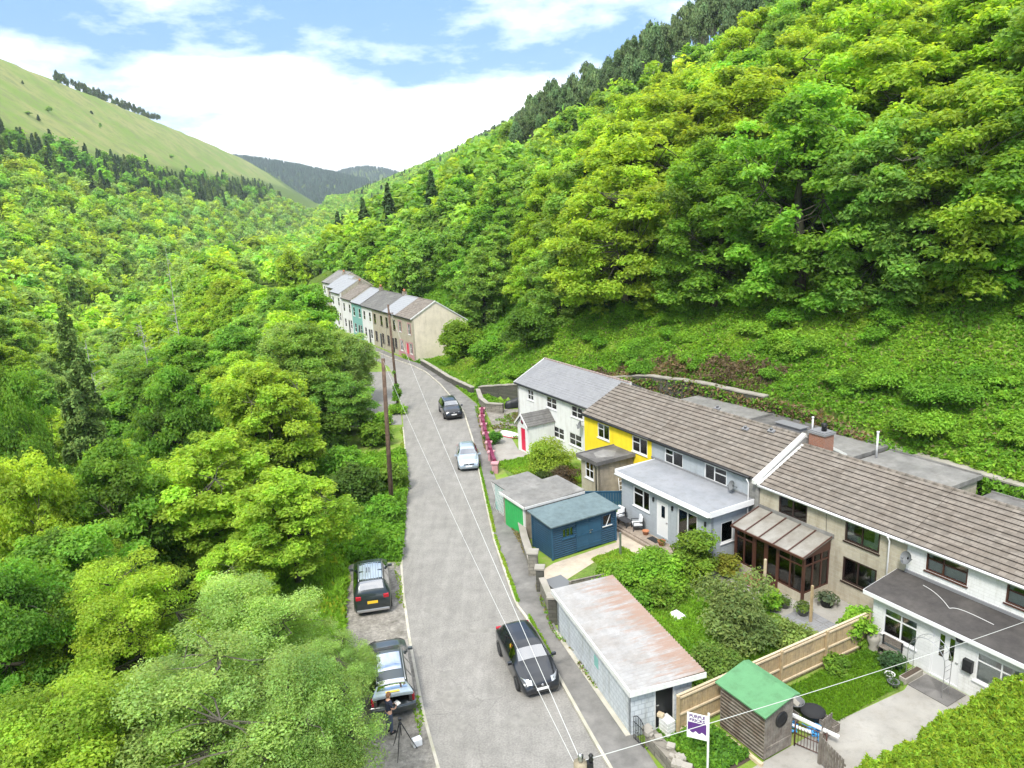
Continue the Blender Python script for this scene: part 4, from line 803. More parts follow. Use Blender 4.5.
for i, (x0, x1, rm, wm, lab, trim) in enumerate(FAR):
    dy = max(0, -(x1+125))*.22; dz = max(0, -(x1+112))*.045; yf = 7+dy; z0 = dz
    T = thingF('terraced_house', lab, 'house', (x0+x1)/2, yf+3, z0, 'houses of the far terrace')
    w = x1-x0; ops = [(x0+.7,x0+1.7,3.6+z0,5.1+z0),(x1-1.7,x1-.7,3.6+z0,5.1+z0),(x0+.8,x0+1.9,.9+z0,2.4+z0),(x0+w*.5+.1,x0+w*.5+1.05,.05+z0,2.3+z0),(x1-1.5,x1-.5,.9+z0,2.4+z0)]
    e = .01
    mb = MB(); wall(mb, ('y',yf), x0+e, x1-e, -.2, 5.95+z0, .25, ops); mesh('front_wall', mb, wm, T)
    mb = MB(); yr = yf+3.6; gable(mb, x1-e-.01, yf+.02, yf+8.2, -.2, 5.95+z0, yr, 7.95+z0, 4.85+z0); gable(mb, x0+e+.01, yf+.02, yf+8.2, -.2, 5.95+z0, yr, 7.95+z0, 4.85+z0, s=-1); mb.box(x0+.3,x1-.3,yf+7.95,yf+8.2,-.2,4.8+z0)
    mesh('side_walls', mb, M['far_gable'] if i == 0 and 'far_gable' in M else M['cream_stone'], T)
    gable_roof(T, x0+e, x1-e, yf-.2, 5.9+z0, yr, 8.0+z0, yf+8.4, 4.85+z0, rm, 11, lift=.025); gutter(T, x0+e, x1-e, yf-.25, 5.85+z0, M['black_paint'])
    for j, o in enumerate(ops):
        if j == 3:
            panel_door(T, ('y',yf), *o, M['red_door'] if i in (0,) else M['black_paint'], M['white_paint'])
        else: window(T, ('y',yf), *o, M['white_paint'] if (i in (0,) or i > 2) else M['dark_frame'], (.5,) if i == 0 else (), ((0,.5),), curtain=0)
    if trim:
        mb = MB()
        for o in ops:
            for q in ((o[0]-.14,o[0]-.005,o[2]-.1,o[3]+.15),(o[1]+.005,o[1]+.14,o[2]-.1,o[3]+.15),(o[0],o[1],o[3]+.005,o[3]+.15)): wbox(mb, ('y',yf), q[0],q[1],.002,.03,q[2],q[3])
        mb.box(x0+.02,x1-.02,yf-.03,yf-.002,0,.8); mesh('window_trim', mb, trim, T)
    if i in (1, 3, 5, 7):
        mb = MB(); mb.box(x0-.35,x0+.35,yr-.25,yr+.25,7.4+z0,8.5+z0); c = mesh('chimney', mb, M['brown_render'], T); mb = MB()
        for k in (-.2,.2): mb.lathe([(.12,0),(.1,.4)], (x0+k,yr,8.5+z0), 8)
        mesh('chimney_pot', mb, M['terracotta'], c)
    if i == 0:
        mb = MB()
        for (ya, za, yb_, zb_) in ((yf-.22,5.88,yr,8.02),(yr,8.02,yf+8.42,4.87)): mb.add([(x1-.02,ya,za+.06),(x1+.1,ya,za+.06),(x1+.1,yb_,zb_+.06),(x1-.02,yb_,zb_+.06),(x1+.1,ya,za-.1),(x1+.1,yb_,zb_-.1)], [(0,1,2,3),(1,4,5,2)])
        mesh('verge', mb, M['white_paint'], T)
# ------------------------------------------------------------------ yards (flat sheets)
def sheetF(name, poly, z, m_):
    mb = MB(); P = [FW(x,y,z) for x,y in poly]; a_ = sum(P[i][0]*P[(i+1)%len(P)][1]-P[(i+1)%len(P)][0]*P[i][1] for i in range(len(P)))
    mb.add(P if a_ > 0 else P[::-1], [tuple(range(len(P)))]); return struct(name, mb, m_)
sheetF('lawn', [(-17.35,-7.4),(-15.15,-7.3),(-14.85,-2.9),(-15.3,-1.7),(-17.35,-1.7)], .012, M['lawn'])
sheetF('path', [(-15.1,-12.2),(-12.4,-12.0),(-12.2,-1.15),(-15.3,-1.15),(-14.8,-2.9),(-15.1,-7.3)], .010, M['concrete'])
sheetF('path', [(-31.3,-10.6),(-29.7,-11.0),(-29.9,-5.6),(-27.4,-4.4),(-27.4,-3.2),(-35.4,-3.2),(-34.9,-4.0),(-32.0,-4.2),(-31.9,-8.8)], .010, M['beige_path'])
sheetF('lawn', [(-26.3,-9.6),(-17.6,-9.6),(-17.6,-3.0),(-26.3,-3.0)], .012, M['lawn'])
sheetF('lawn', [(-31.0,-5.9),(-30.0,-5.6),(-27.0,-4.4),(-26.6,-7.0),(-29.6,-10.2)], .014, M['lawn'])
sheetF('patio', [(-26.2,-2.99),(-17.65,-2.99),(-17.65,.98),(-26.2,.98)], .014, M['concrete'])
sheetF('garden_path', [(-54,-1.9),(-49,-3.2),(-48.2,-.6),(-49,-.35),(-50.6,-.35),(-56,1.6)], .010, M['concrete'])
sheetF('lawn', [(-48.9,-3.2),(-46.0,-4.0),(-41.2,-5.2),(-41,1),(-48.0,1.2)], .012, M['lawn'])
sheetF('gravel_yard', [(-64,3.4),(-56.1,.4),(-56.2,2.3),(-56,9),(-61,6.5)], .012, M['gravel'])
sheetF('garden_bed', [(-18.3,-12.9),(-15.4,-13.0),(-15.4,-10.8),(-17.4,-10.8),(-17.5,-12.5)], .013, M['soil'])
# grey house deck
mb = MB(); mb.box(-35.6,-26.9,-3.15,-2.26,0,.28)
for i in range(9): mb.box(-35.6,-26.9,-3.14+.098*i,-3.06+.098*i,.281,.30)
mb.box(-35.6,-27,-3.3,-3.16,.05,.2); solo('deck', mb, M['deck_wood'], 'raised timber deck along the front of the pale grey house', 'deck', frame=True)
def garden_chair(x, y, rz, lab):
    T = thingF('garden_chair', lab, 'chair', x, y, .3, 'black garden armchairs on the deck'); T.rotation_euler = (0,0,FROT+rz); OFF[T.name] = (0,0,0)
    f = MB(); f.box(-.33,.33,-.3,.34,.26,.32)
    for sx in (-.33,.29):
        for sy in (-.32,.28): f.box(sx,sx+.04,sy,sy+.04,0,.56)
        f.box(sx-.01,sx+.05,-.33,.34,.561,.60)
    f.box(-.33,.33,.30,.34,.32,.85); mesh('frame', f, M['rattan'], T)
    c = MB(); c.box(-.28,.28,-.3,.28,.325,.44); mesh('seat_cushion', c, M['cushion'], T, bevel=.03)
    c = MB(); c.obox((0,.22,.66),(.56,.14,.46),0,-.15); mesh('back_cushion', c, M['cushion'], T, bevel=.03)
garden_chair(-33.9,-2.62,0,'black garden armchair with white cushions at the far end of the deck'); garden_chair(-32.2,-2.5,-.5,'black garden armchair with white cushions nearer the white door')
T = thingF('coffee_table', 'low black garden table between the two cushioned armchairs', 'table', -33.05, -2.8, .3)
mb = MB(); mb.box(-33.5,-32.6,-3.05,-2.5,.66,.70); mesh('table_top', mb, M['rattan'], T)
for dx in (-33.45,-32.7):
    for dy in (-3.0,-2.6): mb = MB(); mb.box(dx,dx+.05,dy,dy+.05,.3,.66); mesh('leg', mb, M['rattan'], T)
def pot(x, y, r, h, m_, lab, z=0., leafc=None, grp=None, lh=.4, ls=.1, nl=260, name='plant_pot'):
    T = thingF(name, lab, 'plant pot', x, y, z, grp); OFF[T.name] = (0,0,0)
    mb = MB(); mb.lathe([(r*.7,0),(r,h),(r*1.08,h),(r*1.08,h-.03),(r*.92,h-.03),(r*.9,h-.05),(.01,h-.05)], n=14); mesh('pot', mb, m_, T)
    if leafc:
        rng = np.random.default_rng(int(abs(x*91+y*17))); D = rng.normal(size=(nl,3)); D /= np.linalg.norm(D,axis=1,keepdims=True); D[:,2] = abs(D[:,2]); P = D*rng.uniform(.2,1,(nl,1))*np.array([r*1.7,r*1.7,lh])+np.array([0,0,h-.04])
        V, Q = leaf_quads(P, D+np.array([0,0,.6]), ls, rng); me = quick_mesh('foliage', V, Q, M['cover'], np.repeat(vary(leafc, nl, rng), 4, 0)); o = bpy.data.objects.new('foliage', me); COL.objects.link(o); o.parent = T
    return T
GR = (.07,.13,.02)
pot(-31.35,-2.55,.2,.25,M['terracotta'],'terracotta pot beside the garden armchair on the deck',.3)
pot(-29.75,-2.7,.22,.28,M['terracotta'],'round terracotta pot on the deck just right of the white door',.3,GR,None,.2,.06,80)
mb = MB(); mb.box(-30.9,-30.1,-2.85,-2.4,.302,.325); solo('door_mat', mb, M['rubber'], 'dark door mat in front of the white door of the grey house', 'mat', frame=True)
mb = MB(); mb.box(-14.9,-13.3,-2.5,-1.25,.02,.045); solo('door_mat', mb, M['felt'], 'large dark ribbed mat at the white double door', 'mat', frame=True)
# ------------------------------------------------------------------ blue shed
S = thingF('garden_shed', 'dark blue timber shed with a pale blue-grey felt roof beside the pavement', 'shed', -33.25, -6.4, 0)
x0, x1, y0, y1 = -34.35, -32.2, -8.65, -4.15; zt = lambda x: 2.28-.10*(x1-x)/(x1-x0)*0+.0
mb = MB()
wins = [(-7.95,-7.15,1.15,1.75),(-5.1,-4.4,1.15,1.85)]; dd = (-7.0,-5.25,.12,1.98)
wall(mb, ('x',x1), y0, y1, .05, 2.15, .08, wins); wall(mb, ('x-',x0), y0, y1, .05, 2.15, .08); wall(mb, ('y',y0), x0+.002, x1-.002, .05, 2.15, .08); wall(mb, ('y+',y1), x0+.002, x1-.002, .05, 2.15, .08)
mesh('cladding', mb, M['blue_wood'], S)
mb = MB()
for (x, y) in ((x0,y0),(x1,y0),(x0,y1),(x1,y1)): mb.box(x-.05,x+.05,y-.05,y+.05,.03,2.15)
mb.box(x1+.001,x1+.05,y0+.06,y1-.06,2.0,2.15); mb.box(x0+.06,x1-.06,y0-.05,y0-.001,2.0,2.15); mesh('corner_trim', mb, M['blue_plain'], S)
mb = MB(); a1, a2, b1, b2 = x0-.22, x1+.28, y0-.22, y1+.2
mb.add([(a1,b1,2.32),(a2,b1,2.20),(a2,b2,2.20),(a1,b2,2.32),(a1,b1,2.24),(a2,b1,2.12),(a2,b2,2.12),(a1,b2,2.24)], [(0,1,2,3),(7,6,5,4),(0,4,5,1),(1,5,6,2),(2,6,7,3),(3,7,4,0)]); mesh('roof', mb, M['blue_roof'], S, bevel=.01)
for k, (c, d) in enumerate(((-7.0,-6.13),(-6.12,-5.25))):
    mb = MB(); mb.box(x1+.002,x1+.035,c,d,.12,1.98)
    for z in (.3,1.0,1.75): mb.box(x1+.036,x1+.055,c+.05,d-.05,z,z+.1)
    mb.add([(x1+.037,c+.1,.42),(x1+.037,c+.2,.42),(x1+.037,d-.1,.98),(x1+.037,d-.2,.98)], [(0,1,2,3)]); dr = mesh('door', mb, M['blue_plain'], S)
    if k: mb = MB(); mb.box(x1+.056,x1+.09,c+.03,c+.12,1.05,1.12); mb.box(x1+.056,x1+.08,c+.02,c+.25,1.2,1.23); mesh('handle', mb, M['steel'], dr)
for w in wins: window(S, ('x',x1), *w, M['blue_plain'], (.33,.66) if w[0] < -7 else (), (), sill=True, curtain=0, bw=.05)
mb = MB(); mb.obox((x1+.03,-4.72,1.5),(.02,.05,.75),0,-.45); mb.obox((x1+.05,-4.8,1.16),(.06,.7,.04)); mesh('window_stay', mb, M['white_paint'], S)
mb = MB(); mb.lathe([(.01,0),(.05,.02),(.04,.1)], (x1+.08,-6.12,2.02), 8); mesh('lamp', mb, M['plate_white'], S)
# green / turquoise lock-ups
S = thingF('lock_up', 'concrete lock-up with a grey felt roof and bright green door behind the blue shed', 'shed', -36.7, -6.2, 0, 'lock-ups beside the pavement')
mb = MB(); mb.box(-38.2,-35.35,-8.5,-4.5,0,2.15); mesh('walls', mb, M['brown_render'], S)
mb = MB(); mb.add([(-38.35,-8.7,2.2),(-35.15,-8.7,2.2),(-35.15,-4.3,2.36),(-38.35,-4.3,2.36),(-38.35,-8.7,2.152),(-35.15,-8.7,2.152),(-35.15,-4.3,2.152),(-38.35,-4.3,2.152)], [(0,1,2,3),(7,6,5,4),(0,4,5,1),(1,5,6,2),(2,6,7,3),(3,7,4,0)]); mesh('roof', mb, M['felt_grey'], S)
mb = MB(); mb.box(-37.9,-35.62,-8.56,-8.502,.05,1.98)
for i in range(9): mb.box(-37.88+.25*i,-37.68+.25*i,-8.575,-8.561,.08,1.95)
mesh('door', mb, M['green_door'], S); mb = MB(); mb.box(-35.6,-35.4,-8.58,-8.502,.0,2.13); mb.box(-38.3,-35.2,-8.74,-8.7,2.08,2.24); mb.box(-35.15,-35.12,-8.7,-4.3,2.1,2.25); mesh('trim', mb, M['white_paint'], S)
S = thingF('lock_up', 'small lock-up with a pale felt roof and turquoise trellis face', 'shed', -39.7, -6.2, 0, 'lock-ups beside the pavement')
mb = MB(); mb.box(-40.5,-38.25,-7.9,-5.3,0,2.0); mesh('walls', mb, M['turquoise'], S)
mb = MB(); mb.add([(-40.65,-8.05,2.05),(-38.38,-8.05,2.05),(-38.38,-5.2,2.12),(-40.65,-5.2,2.12),(-40.65,-8.05,2.002),(-38.38,-8.05,2.002),(-38.38,-5.2,2.002),(-40.65,-5.2,2.002)], [(0,1,2,3),(7,6,5,4),(0,4,5,1),(1,5,6,2),(2,6,7,3),(3,7,4,0)]); mesh('roof', mb, M['felt_grey'], S)
mb = MB()
for i in range(9):
    mb.obox((-40.1+.2*i,-8.02,1.0),(.025,.02,2.2),0,0,.5); mb.obox((-40.1+.2*i,-8.05,1.0),(.025,.02,2.2),0,0,-.5)
mesh('trellis', mb, M['white_paint'], S)
# blue fence panel, brown fence board, lid
def board_fence(name, lab, x0, y0, x1, y1, z0, z1, m_, n, cat='fence', posts=0, rails=True, pm=None, frame=True, side=1):
    """fence from (x0,y0) to (x1,y1) in terrace frame, single thing with boards, rails and posts"""
    T = thingF(name, lab, cat, x0, y0, 0); L_ = math.hypot(x1-x0,y1-y0); an = math.atan2(y1-y0,x1-x0); T.rotation_euler = (0,0,FROT+an); OFF[T.name] = (0,0,0)
    mb = MB(); w = L_/n; r = random.Random(n)
    for i in range(n): mb.box(i*w+.006,(i+1)*w-.006,-.012+.006*(i%2),.012+.006*(i%2),z0+.04,z1-r.random()*.015)
    mesh('boards', mb, m_, T)
    if rails:
        for k, z in enumerate((z0+.18,(z0+z1)/2,z1-.12)): mb = MB(); mb.box(0,L_,side*.021 if side > 0 else -.075,side*.075 if side > 0 else -.021,z,z+.07) if side > 0 else mb.box(0,L_,-.075,-.021,z,z+.07); mesh('rail', mb, pm or m_, T)
        mb = MB(); mb.box(0,L_,-.04,.05,z1,z1+.035); mesh('capping', mb, pm or m_, T)
    for i in range(posts): mb = MB(); x = L_*i/(max(1,posts-1)); mb.box(x-.05,x+.05,-.13,-.03,0,z1+.05); mesh('post', mb, M['fence_wood'] if pm else m_, T)
    return T
board_fence('fence_panel','dark blue fence panel between the blue shed and the grey house',-37.0,-3.3,-35.4,-1.0,0,1.35,M['blue_plain'],16,posts=2)
board_fence('fence_panel','short weathered brown fence board beside the white-roofed garage',-28.15,-10.2,-27.6,-7.4,0,1.0,M['old_board'],18,posts=2)
mb = MB(); mb.box(-29.3,-28.2,-11.0,-10.0,0,.72); mb.box(-29.35,-28.15,-11.05,-9.95,.722,.80); solo('storage_box', mb, M['grey_pot'], 'dark grey storage box with a flat lid behind the garden wall', 'box', frame=True, bevel=.01)
board_fence('timber_fence','tall new timber fence running from the white garage towards the white house',-17.75,-12.35,-17.45,-1.6,.05,1.72,M['fence_wood'],86,posts=5,pm=M['fence_wood_pale'],side=-1)
# ------------------------------------------------------------------ garden walls along the pavement
def stone_wall(lab, pts, h, th, m_=None, cap=True, name='stone_wall', frame=False, seg=.5):
    """pts: world xy[,top z]; rough-topped wall"""
    mb = MB(); cp = MB(); r = random.Random(len(lab))
    P = []
    for i in range(len(pts)-1):
        a_, b_ = Vector(pts[i][:2]), Vector(pts[i+1][:2]); ha = pts[i][2] if len(pts[i]) > 2 else h; hb = pts[i+1][2] if len(pts[i+1]) > 2 else h
        k = max(1, int((b_-a_).length/seg))
        for j in range(k): t = j/k; P.append((a_.lerp(b_, t), ha+(hb-ha)*t))
    P.append((Vector(pts[-1][:2]), pts[-1][2] if len(pts[-1]) > 2 else h)); n = len(P); vs = []; cv = []
    for i in range(n):
        d = (P[min(i+1,n-1)][0]-P[max(i-1,0)][0]).normalized(); nn = Vector((-d.y,d.x)); q = r.uniform(-.02,.02); hh = P[i][1]+r.uniform(-.03,.03)
        for s, z in ((-1,-.3),(1,-.3),(1,hh),(-1,hh)): vs.append((P[i][0].x+nn.x*s*th/2+q, P[i][0].y+nn.y*s*th/2, z))
        for s, z in ((-1,hh+.003),(1,hh+.003),(1,hh+.10),(-1,hh+.10)): cv.append((P[i][0].x+nn.x*s*(th/2+.06), P[i][0].y+nn.y*s*(th/2+.06), z))
    fs = [(4*i+k, 4*i+(k+1)%4, 4*(i+1)+(k+1)%4, 4*(i+1)+k) for i in range(n-1) for k in range(4)]+[(0,1,2,3),(4*n-1,4*n-2,4*n-3,4*n-4)]
    mb.add(vs, fs); T = thing(name, lab, 'wall', (P[0][0].x,P[0][0].y,0)); OFF[T.name] = (P[0][0].x,P[0][0].y,0)
    mesh('masonry', mb, m_ or M['stone'], T)
    if cap: cp.add(cv, fs); mesh('coping', cp, M['coping'], T)
    return T
def pillar(x, y, h, w, lab, m_=None, capm=None, grp=None):
    T = thing('stone_pillar', lab, 'pillar', (x,y,0), R_(-8), grp)
    mb = MB(); mb.box(-w/2,w/2,-w/2,w/2,-.1,h); mesh('shaft', mb, m_ or M['stone'], T, bevel=.015)
    mb = MB(); mb.box(-w/2-.07,w/2+.07,-w/2-.07,w/2+.07,h+.002,h+.12); mesh('cap', mb, capm or M['coping'], T, bevel=.02)
stone_wall('low stone garden wall between the green lock-up and the blue shed gateway', [(.15,41.6),(.3,39.5),(.62,36.6)], .75, .3)
pillar(.70,36.2,1.35,.5,'pale square gate pillar by the corner of the blue shed',M['stone'])
pillar(1.0,34.4,1.35,.4,'narrow dark gate pillar opposite the pale one, next to the grey storage box',M['stone_dark'])
stone_wall('rendered garden wall running from the dark gate pillar to the garage corner', [(1.08,34.0),(1.42,31.9)], .95, .22, M['stone'])
pillar(1.48,31.45,1.35,.42,'mossy dark pillar touching the far corner of the white garage',M['stone_dark'])
stone_wall('tumbledown rubble wall round the little garden with the sale board', [(4.55,23.0),(5.0,21.9),(5.5,20.6)], .55, .45, cap=False)
r = random.Random(5)
for i in range(14):
    mb = MB(); x, y = 4.6+r.uniform(-.1,.9), 23.1-r.uniform(0,2.2); x = 4.55+(23.0-y)*.4+r.uniform(-.2,.2); s = r.uniform(.14,.28); mb.obox((x,y,.58+s*.3),(s*1.3,s,s*.7),r.uniform(0,3),r.uniform(-.2,.2)); solo('loose_stone', mb, M['coping'], 'loose pale stone lying on the tumbledown rubble wall', 'stone', 'loose stones on the rubble wall', bevel=.03)
mb = MB()
for i in range(4): mb.box(-18.3,-17.8,-12.75,-12.35,.02+.16*i,.17+.16*i)
solo('block_stack', mb, M['white_paint'], 'stack of white concrete blocks beside the black garage door', 'blocks', frame=True, bevel=.015)
mb = MB(); mb.obox((-18.25,-12.7,.74),(.25,.2,.16),.4); solo('yellow_block', mb, M['fence_wood_pale'], 'yellowish block on top of the white block stack', 'block', frame=True, bevel=.03)
stone_wall('dark stone retaining wall curving up behind the white end house', [(-3.5,76.5,1.1),(-1.2,74.6,1.6),(2.5,71.2,2.4),(7.2,66.6,3.7),(11.6,62.2,4.9),(15.3,57.0,5.3),(19.0,52.0,5.2)], 3, .55, M['stone_dark'])
stone_wall('low stone wall with pale coping closing the yard beside the pavement', [(-3.75,76.2),(-3.3,72.5),(-2.6,70.2),(-1.0,69.4)], .85, .35, M['stone'])
stone_wall('long retaining wall at the foot of the slope behind the near terrace', [(19.3,51.7,4.9),(24.1,43,3.9),(35.6,22),(47.6,0)], 3.3, .5, M['stone_dark'])
stone_wall('mossy stone wall along the verge below the far terrace', [(-12.0,95.0),(-9.9,90.0),(-7.6,84.2),(-4.4,77.8)], .7, .35, M['stone_dark'])
# pink and maroon pillars and railings of the white house
pp = [(-3.05,68.6),(-3.0,66.0),(-2.75,63.2),(-2.5,60.4),(-2.2,57.8),(-1.95,55.3),(-1.6,52.6)]
for i, (x, y) in enumerate(pp):
    pillar(x, y, .72, .45, ['pink pillar nearest the low stone yard wall','pink pillar second from the yard end of the white house frontage','pink pillar third from the yard end','pink pillar at the path of the white house','pink pillar nearest the potted green shrub','pink pillar second from the lawn end','pink pillar at the lawn end of the white house frontage'][i], M['pink_paint'], M['pink_paint'], 'pink pillars in front of the white house')
for i in range(6):
    (xa, ya), (xb, yb) = pp[i], pp[i+1]; L_ = math.hypot(xb-xa,yb-ya)-.50; an = math.atan2(yb-ya,xb-xa); ux, uy = math.cos(an), math.sin(an)
    T = thing('railing_panel', ['maroon board panel next to the yard wall end','maroon panel between the second and third pink pillars','maroon panel between the third pink pillar and the path','maroon panel just past the path of the white house','maroon panel by the potted green shrub','maroon panel next to the lawn end pillar'][i], 'railing', (xa+ux*.25, ya+uy*.25, 0), an, 'maroon panels in front of the white house')
    mb = MB(); mb.box(0,L_,-.14,.14,0,.3); mesh('plinth', mb, M['pink_paint'], T)
    mb = MB(); k = 10
    for j in range(k): mb.box(L_*j/k+.015,L_*(j+1)/k-.015,-.13,.13,.302,1.05-.1*math.sin(math.pi*(j+.5)/k))
    mesh('boards', mb, M['maroon'], T)
T = thing('garden_gate', 'dark maroon gate at the side of the red porch', 'gate', FW(-51.1,.4,0), FROT); mb = MB()
for j in range(7): mb.box(-.45+.13*j,-.35+.13*j,-.02,.02,.05,1.25)
mesh('boards', mb, M['maroon'], T)
# yard clutter by the white house
T = thing('motorcycle', 'black motorcycle under a cover beside the retaining wall', 'motorcycle', (.2,71.3,0), R_(15))
mb = MB(); mb.smooth = True
prof = [(-1.1,.35,.12),(-.9,.75,.25),(-.4,.88,.3),(0,.95,.32),(.45,1.12,.38),(.75,.95,.34),(1.05,.5,.16)]; vs = []; n = 8
for x, h, w in prof:
    for k in range(n+1): t = math.pi*k/n; vs.append((x, w*math.cos(t)*1.1, .08+(h-.08)*math.sin(t)**.7 if 0 < k < n else .08))
fs = [(i*(n+1)+k, (i+1)*(n+1)+k, (i+1)*(n+1)+k+1, i*(n+1)+k+1) for i in range(len(prof)-1) for k in range(n)]; mb.add(vs, fs+[tuple(range(n+1)), tuple(range((len(prof)-1)*(n+1), len(prof)*(n+1)))[::-1]]); mesh('cover', mb, M['black_paint'], T)
for x in (-.75,.78):
    mb = MB(); mb.lathe([(.14,-.06),(.3,-.06),(.31,0),(.3,.06),(.14,.06)], n=18); mb.v = [(x+p[0],p[2],.31+p[1]) for p in mb.v]; mesh('wheel', mb, M['rubber'], T)
mb = MB(); mb.tube([(.5,-.38,1.1),(.55,0,1.12),(.5,.38,1.1)], .025, 6); mesh('handlebar', mb, M['iron'], T)
T = thingF('water_butt', 'tall black tank standing against the end wall of the white house', 'tank', -55.7, 3.2, 0); OFF[T.name] = (0,0,0)
mb = MB(); mb.lathe([(.42,0),(.45,.1),(.45,1.9),(.4,2.0),(.05,2.05)], n=18); mesh('tank', mb, M['black_paint'], T)
T = thingF('rowing_boat', 'small white and red upturned dinghy lying in the yard of the white house', 'boat', -54.2, .9, 0); T.rotation_euler = (0,0,FROT+.3); OFF[T.name] = (0,0,0)
mb = MB(); vs = []; n = 8; prof = [(-1.0,.30,.32),(-.5,.42,.38),(.1,.45,.38),(.7,.32,.36),(1.15,.05,.30)]
for x, w, h in prof:
    for k in range(n+1): t = math.pi*k/n; vs.append((x, w*math.cos(t), .05+h*math.sin(t)**.8))
mb.smooth = True; mb.add(vs, [(i*(n+1)+k, (i+1)*(n+1)+k, (i+1)*(n+1)+k+1, i*(n+1)+k+1) for i in range(4) for k in range(n)]+[tuple(range(n+1))]); mesh('hull', mb, M['white_paint'], T)
mb = MB(); mb.tube([(p[0],p[1]+.02,.07) for p in prof], .03, 6); mb.tube([(p[0],-p[1]-.02,.07) for p in prof], .03, 6); mesh('gunwale', mb, M['red_door'], T)
# ------------------------------------------------------------------ white-roofed garage (its own axes)
GL = (3.88,23.38); T = thing('garage', 'long pale block garage with a rusty white corrugated roof beside the pavement', 'garage', (*GL,0), math.atan2(.299,.954))
dg = (1.0,1.85,.06,2.02)
mb = MB(); wall(mb, ('y',0.), 0, 2.6, -.1, 2.08, .2, [dg]); wall(mb, ('x-',0.), .002, 7.5, -.1, 2.08, .2, [(2.9,3.3,1.0,1.5)]); wall(mb, ('x',2.6), .002, 7.5, -.1, 2.08, .2); wall(mb, ('y+',7.5), 0, 2.6, -.1, 2.08, .2); mesh('block_wall', mb, M['block_blue'], T)
mb = MB(); mb.box(-.004,-.05+.04,2.9,3.3,1.0,1.5); mesh('broken_pane', mb, M['turquoise'], T)
mb = MB(); a1, a2, b1, b2 = -.18, 3.02, -.3, 7.75; n = 42; vs = []
for i in range(n*4+1):
    y = b1+(b2-b1)*i/(n*4); c = .034*math.cos(i*math.pi/2); vs += [(a1,y,2.16+c),(a2,y,2.24+c)]
mb.add(vs, [(2*i,2*i+1,2*i+3,2*i+2) for i in range(n*4)]); vs2 = [(p[0],p[1],p[2]-.02) for p in vs]; mb.add(vs2, [(2*i+2,2*i+3,2*i+1,2*i) for i in range(n*4)]); mesh('corrugated_roof', mb, M['metal_white'], T)
mb = MB(); mb.box(-.2,-.12,b1,b2,1.98,2.20); mb.box(-.2,3.03,b1-.03,b1+.02,2.0,2.215); mb.box(.05,2.6,2.03,2.07,2.275,2.29) if False else None; mesh('fascia', mb, M['white_paint'], T)
panel_door(T, ('y',0.), *dg, M['black_paint'], M['white_paint'], (), handle='l')
mb = MB(); mb.box(-.22,-.02,.0,7.5,0,.13); mesh('plinth', mb, M['kerb'], T)
# wrought iron gate by the garage
T = thing('iron_gate', 'black wrought iron gate standing open at the end of the block garage', 'gate', (3.95,23.2,0), R_(-62))
for k in range(7):
    mb = MB(); x = .1*k; mb.tube([(x,0,.08),(x,0,1.05+.18*math.sin(math.pi*k/6))], .012, 5); mesh('bar', mb, M['iron'], T)
mb = MB(); mb.tube([(0,0,.15),(.6,0,.15)], .015, 5); mb.tube([(0,0,.85),(.6,0,.85)], .015, 5); mb.tube([(.1*k,0,1.05+.18*math.sin(math.pi*k/6)) for k in range(7)], .015, 5)
for c in (.15,.3,.45): mb.tube([(c+.07*math.cos(t*.7),0,.5+.07*math.sin(t*.7)) for t in range(10)], .008, 4)
mesh('frame', mb, M['iron'], T)
# ------------------------------------------------------------------ green-roofed shed
S = thingF('garden_shed', 'weathered brown timber shed with a bright green felt roof', 'shed', -16.15, -9.95, 0)
x0, x1, y0, y1 = -17.2, -15.12, -10.65, -9.22
mb = MB(); wall(mb, ('y',y0), x0, x1, .08, 1.98, .05); wall(mb, ('y+',y1), x0, x1, .08, 1.98, .05); mesh('cladding', mb, M['old_wood'], S)
for x, s in ((x1,1),(x0,-1)):
    mb = MB(); k = 10; w = (y1-y0)/k
    for i in range(k):
        zt = 1.98+.27*(i+.5)/k; mb.box(min(x,x+s*.03),max(x,x+s*.03),y0+i*w+.006,y0+(i+1)*w-.006,.08,zt-.03)
    mesh('end_boards', mb, M['old_board'], S)
mb = MB(); yr = y1-.12
for (ya, za, yb_, zb_) in ((y0-.18,1.98,yr,2.33),(yr,2.33,y1+.16,2.26)): mb.add([(x0-.15,ya,za),(x1+.18,ya,za),(x1+.18,yb_,zb_),(x0-.15,yb_,zb_),(x0-.15,ya,za-.05),(x1+.18,ya,za-.05),(x1+.18,yb_,zb_-.05),(x0-.15,yb_,zb_-.05)], [(0,1,2,3),(7,6,5,4),(0,4,5,1),(1,5,6,2),(2,6,7,3),(3,7,4,0)])
mesh('roof', mb, M['green_roof'], S)
mb = MB(); mb.lathe([(.14,0),(.3,0),(.3,.03),(.14,.03)], n=24); mb.v = [(x1+.05+p[2], -9.85+p[0], 1.45+p[1]) for p in mb.v]; mesh('hanging_hoop', mb, M['iron'], S)
mb = MB(); mb.box(x1+.031,x1+.06,y0+.1,y1-.1,.45,.55); mesh('batten', mb, M['old_board'], S)
mb = MB(); mb.box(-17.3,-14.95,-10.95,-10.82,.0,.14); solo('timber_edging', mb, M['fence_wood_pale'], 'long timber edging board on the ground in front of the green-roofed shed', 'board', frame=True)
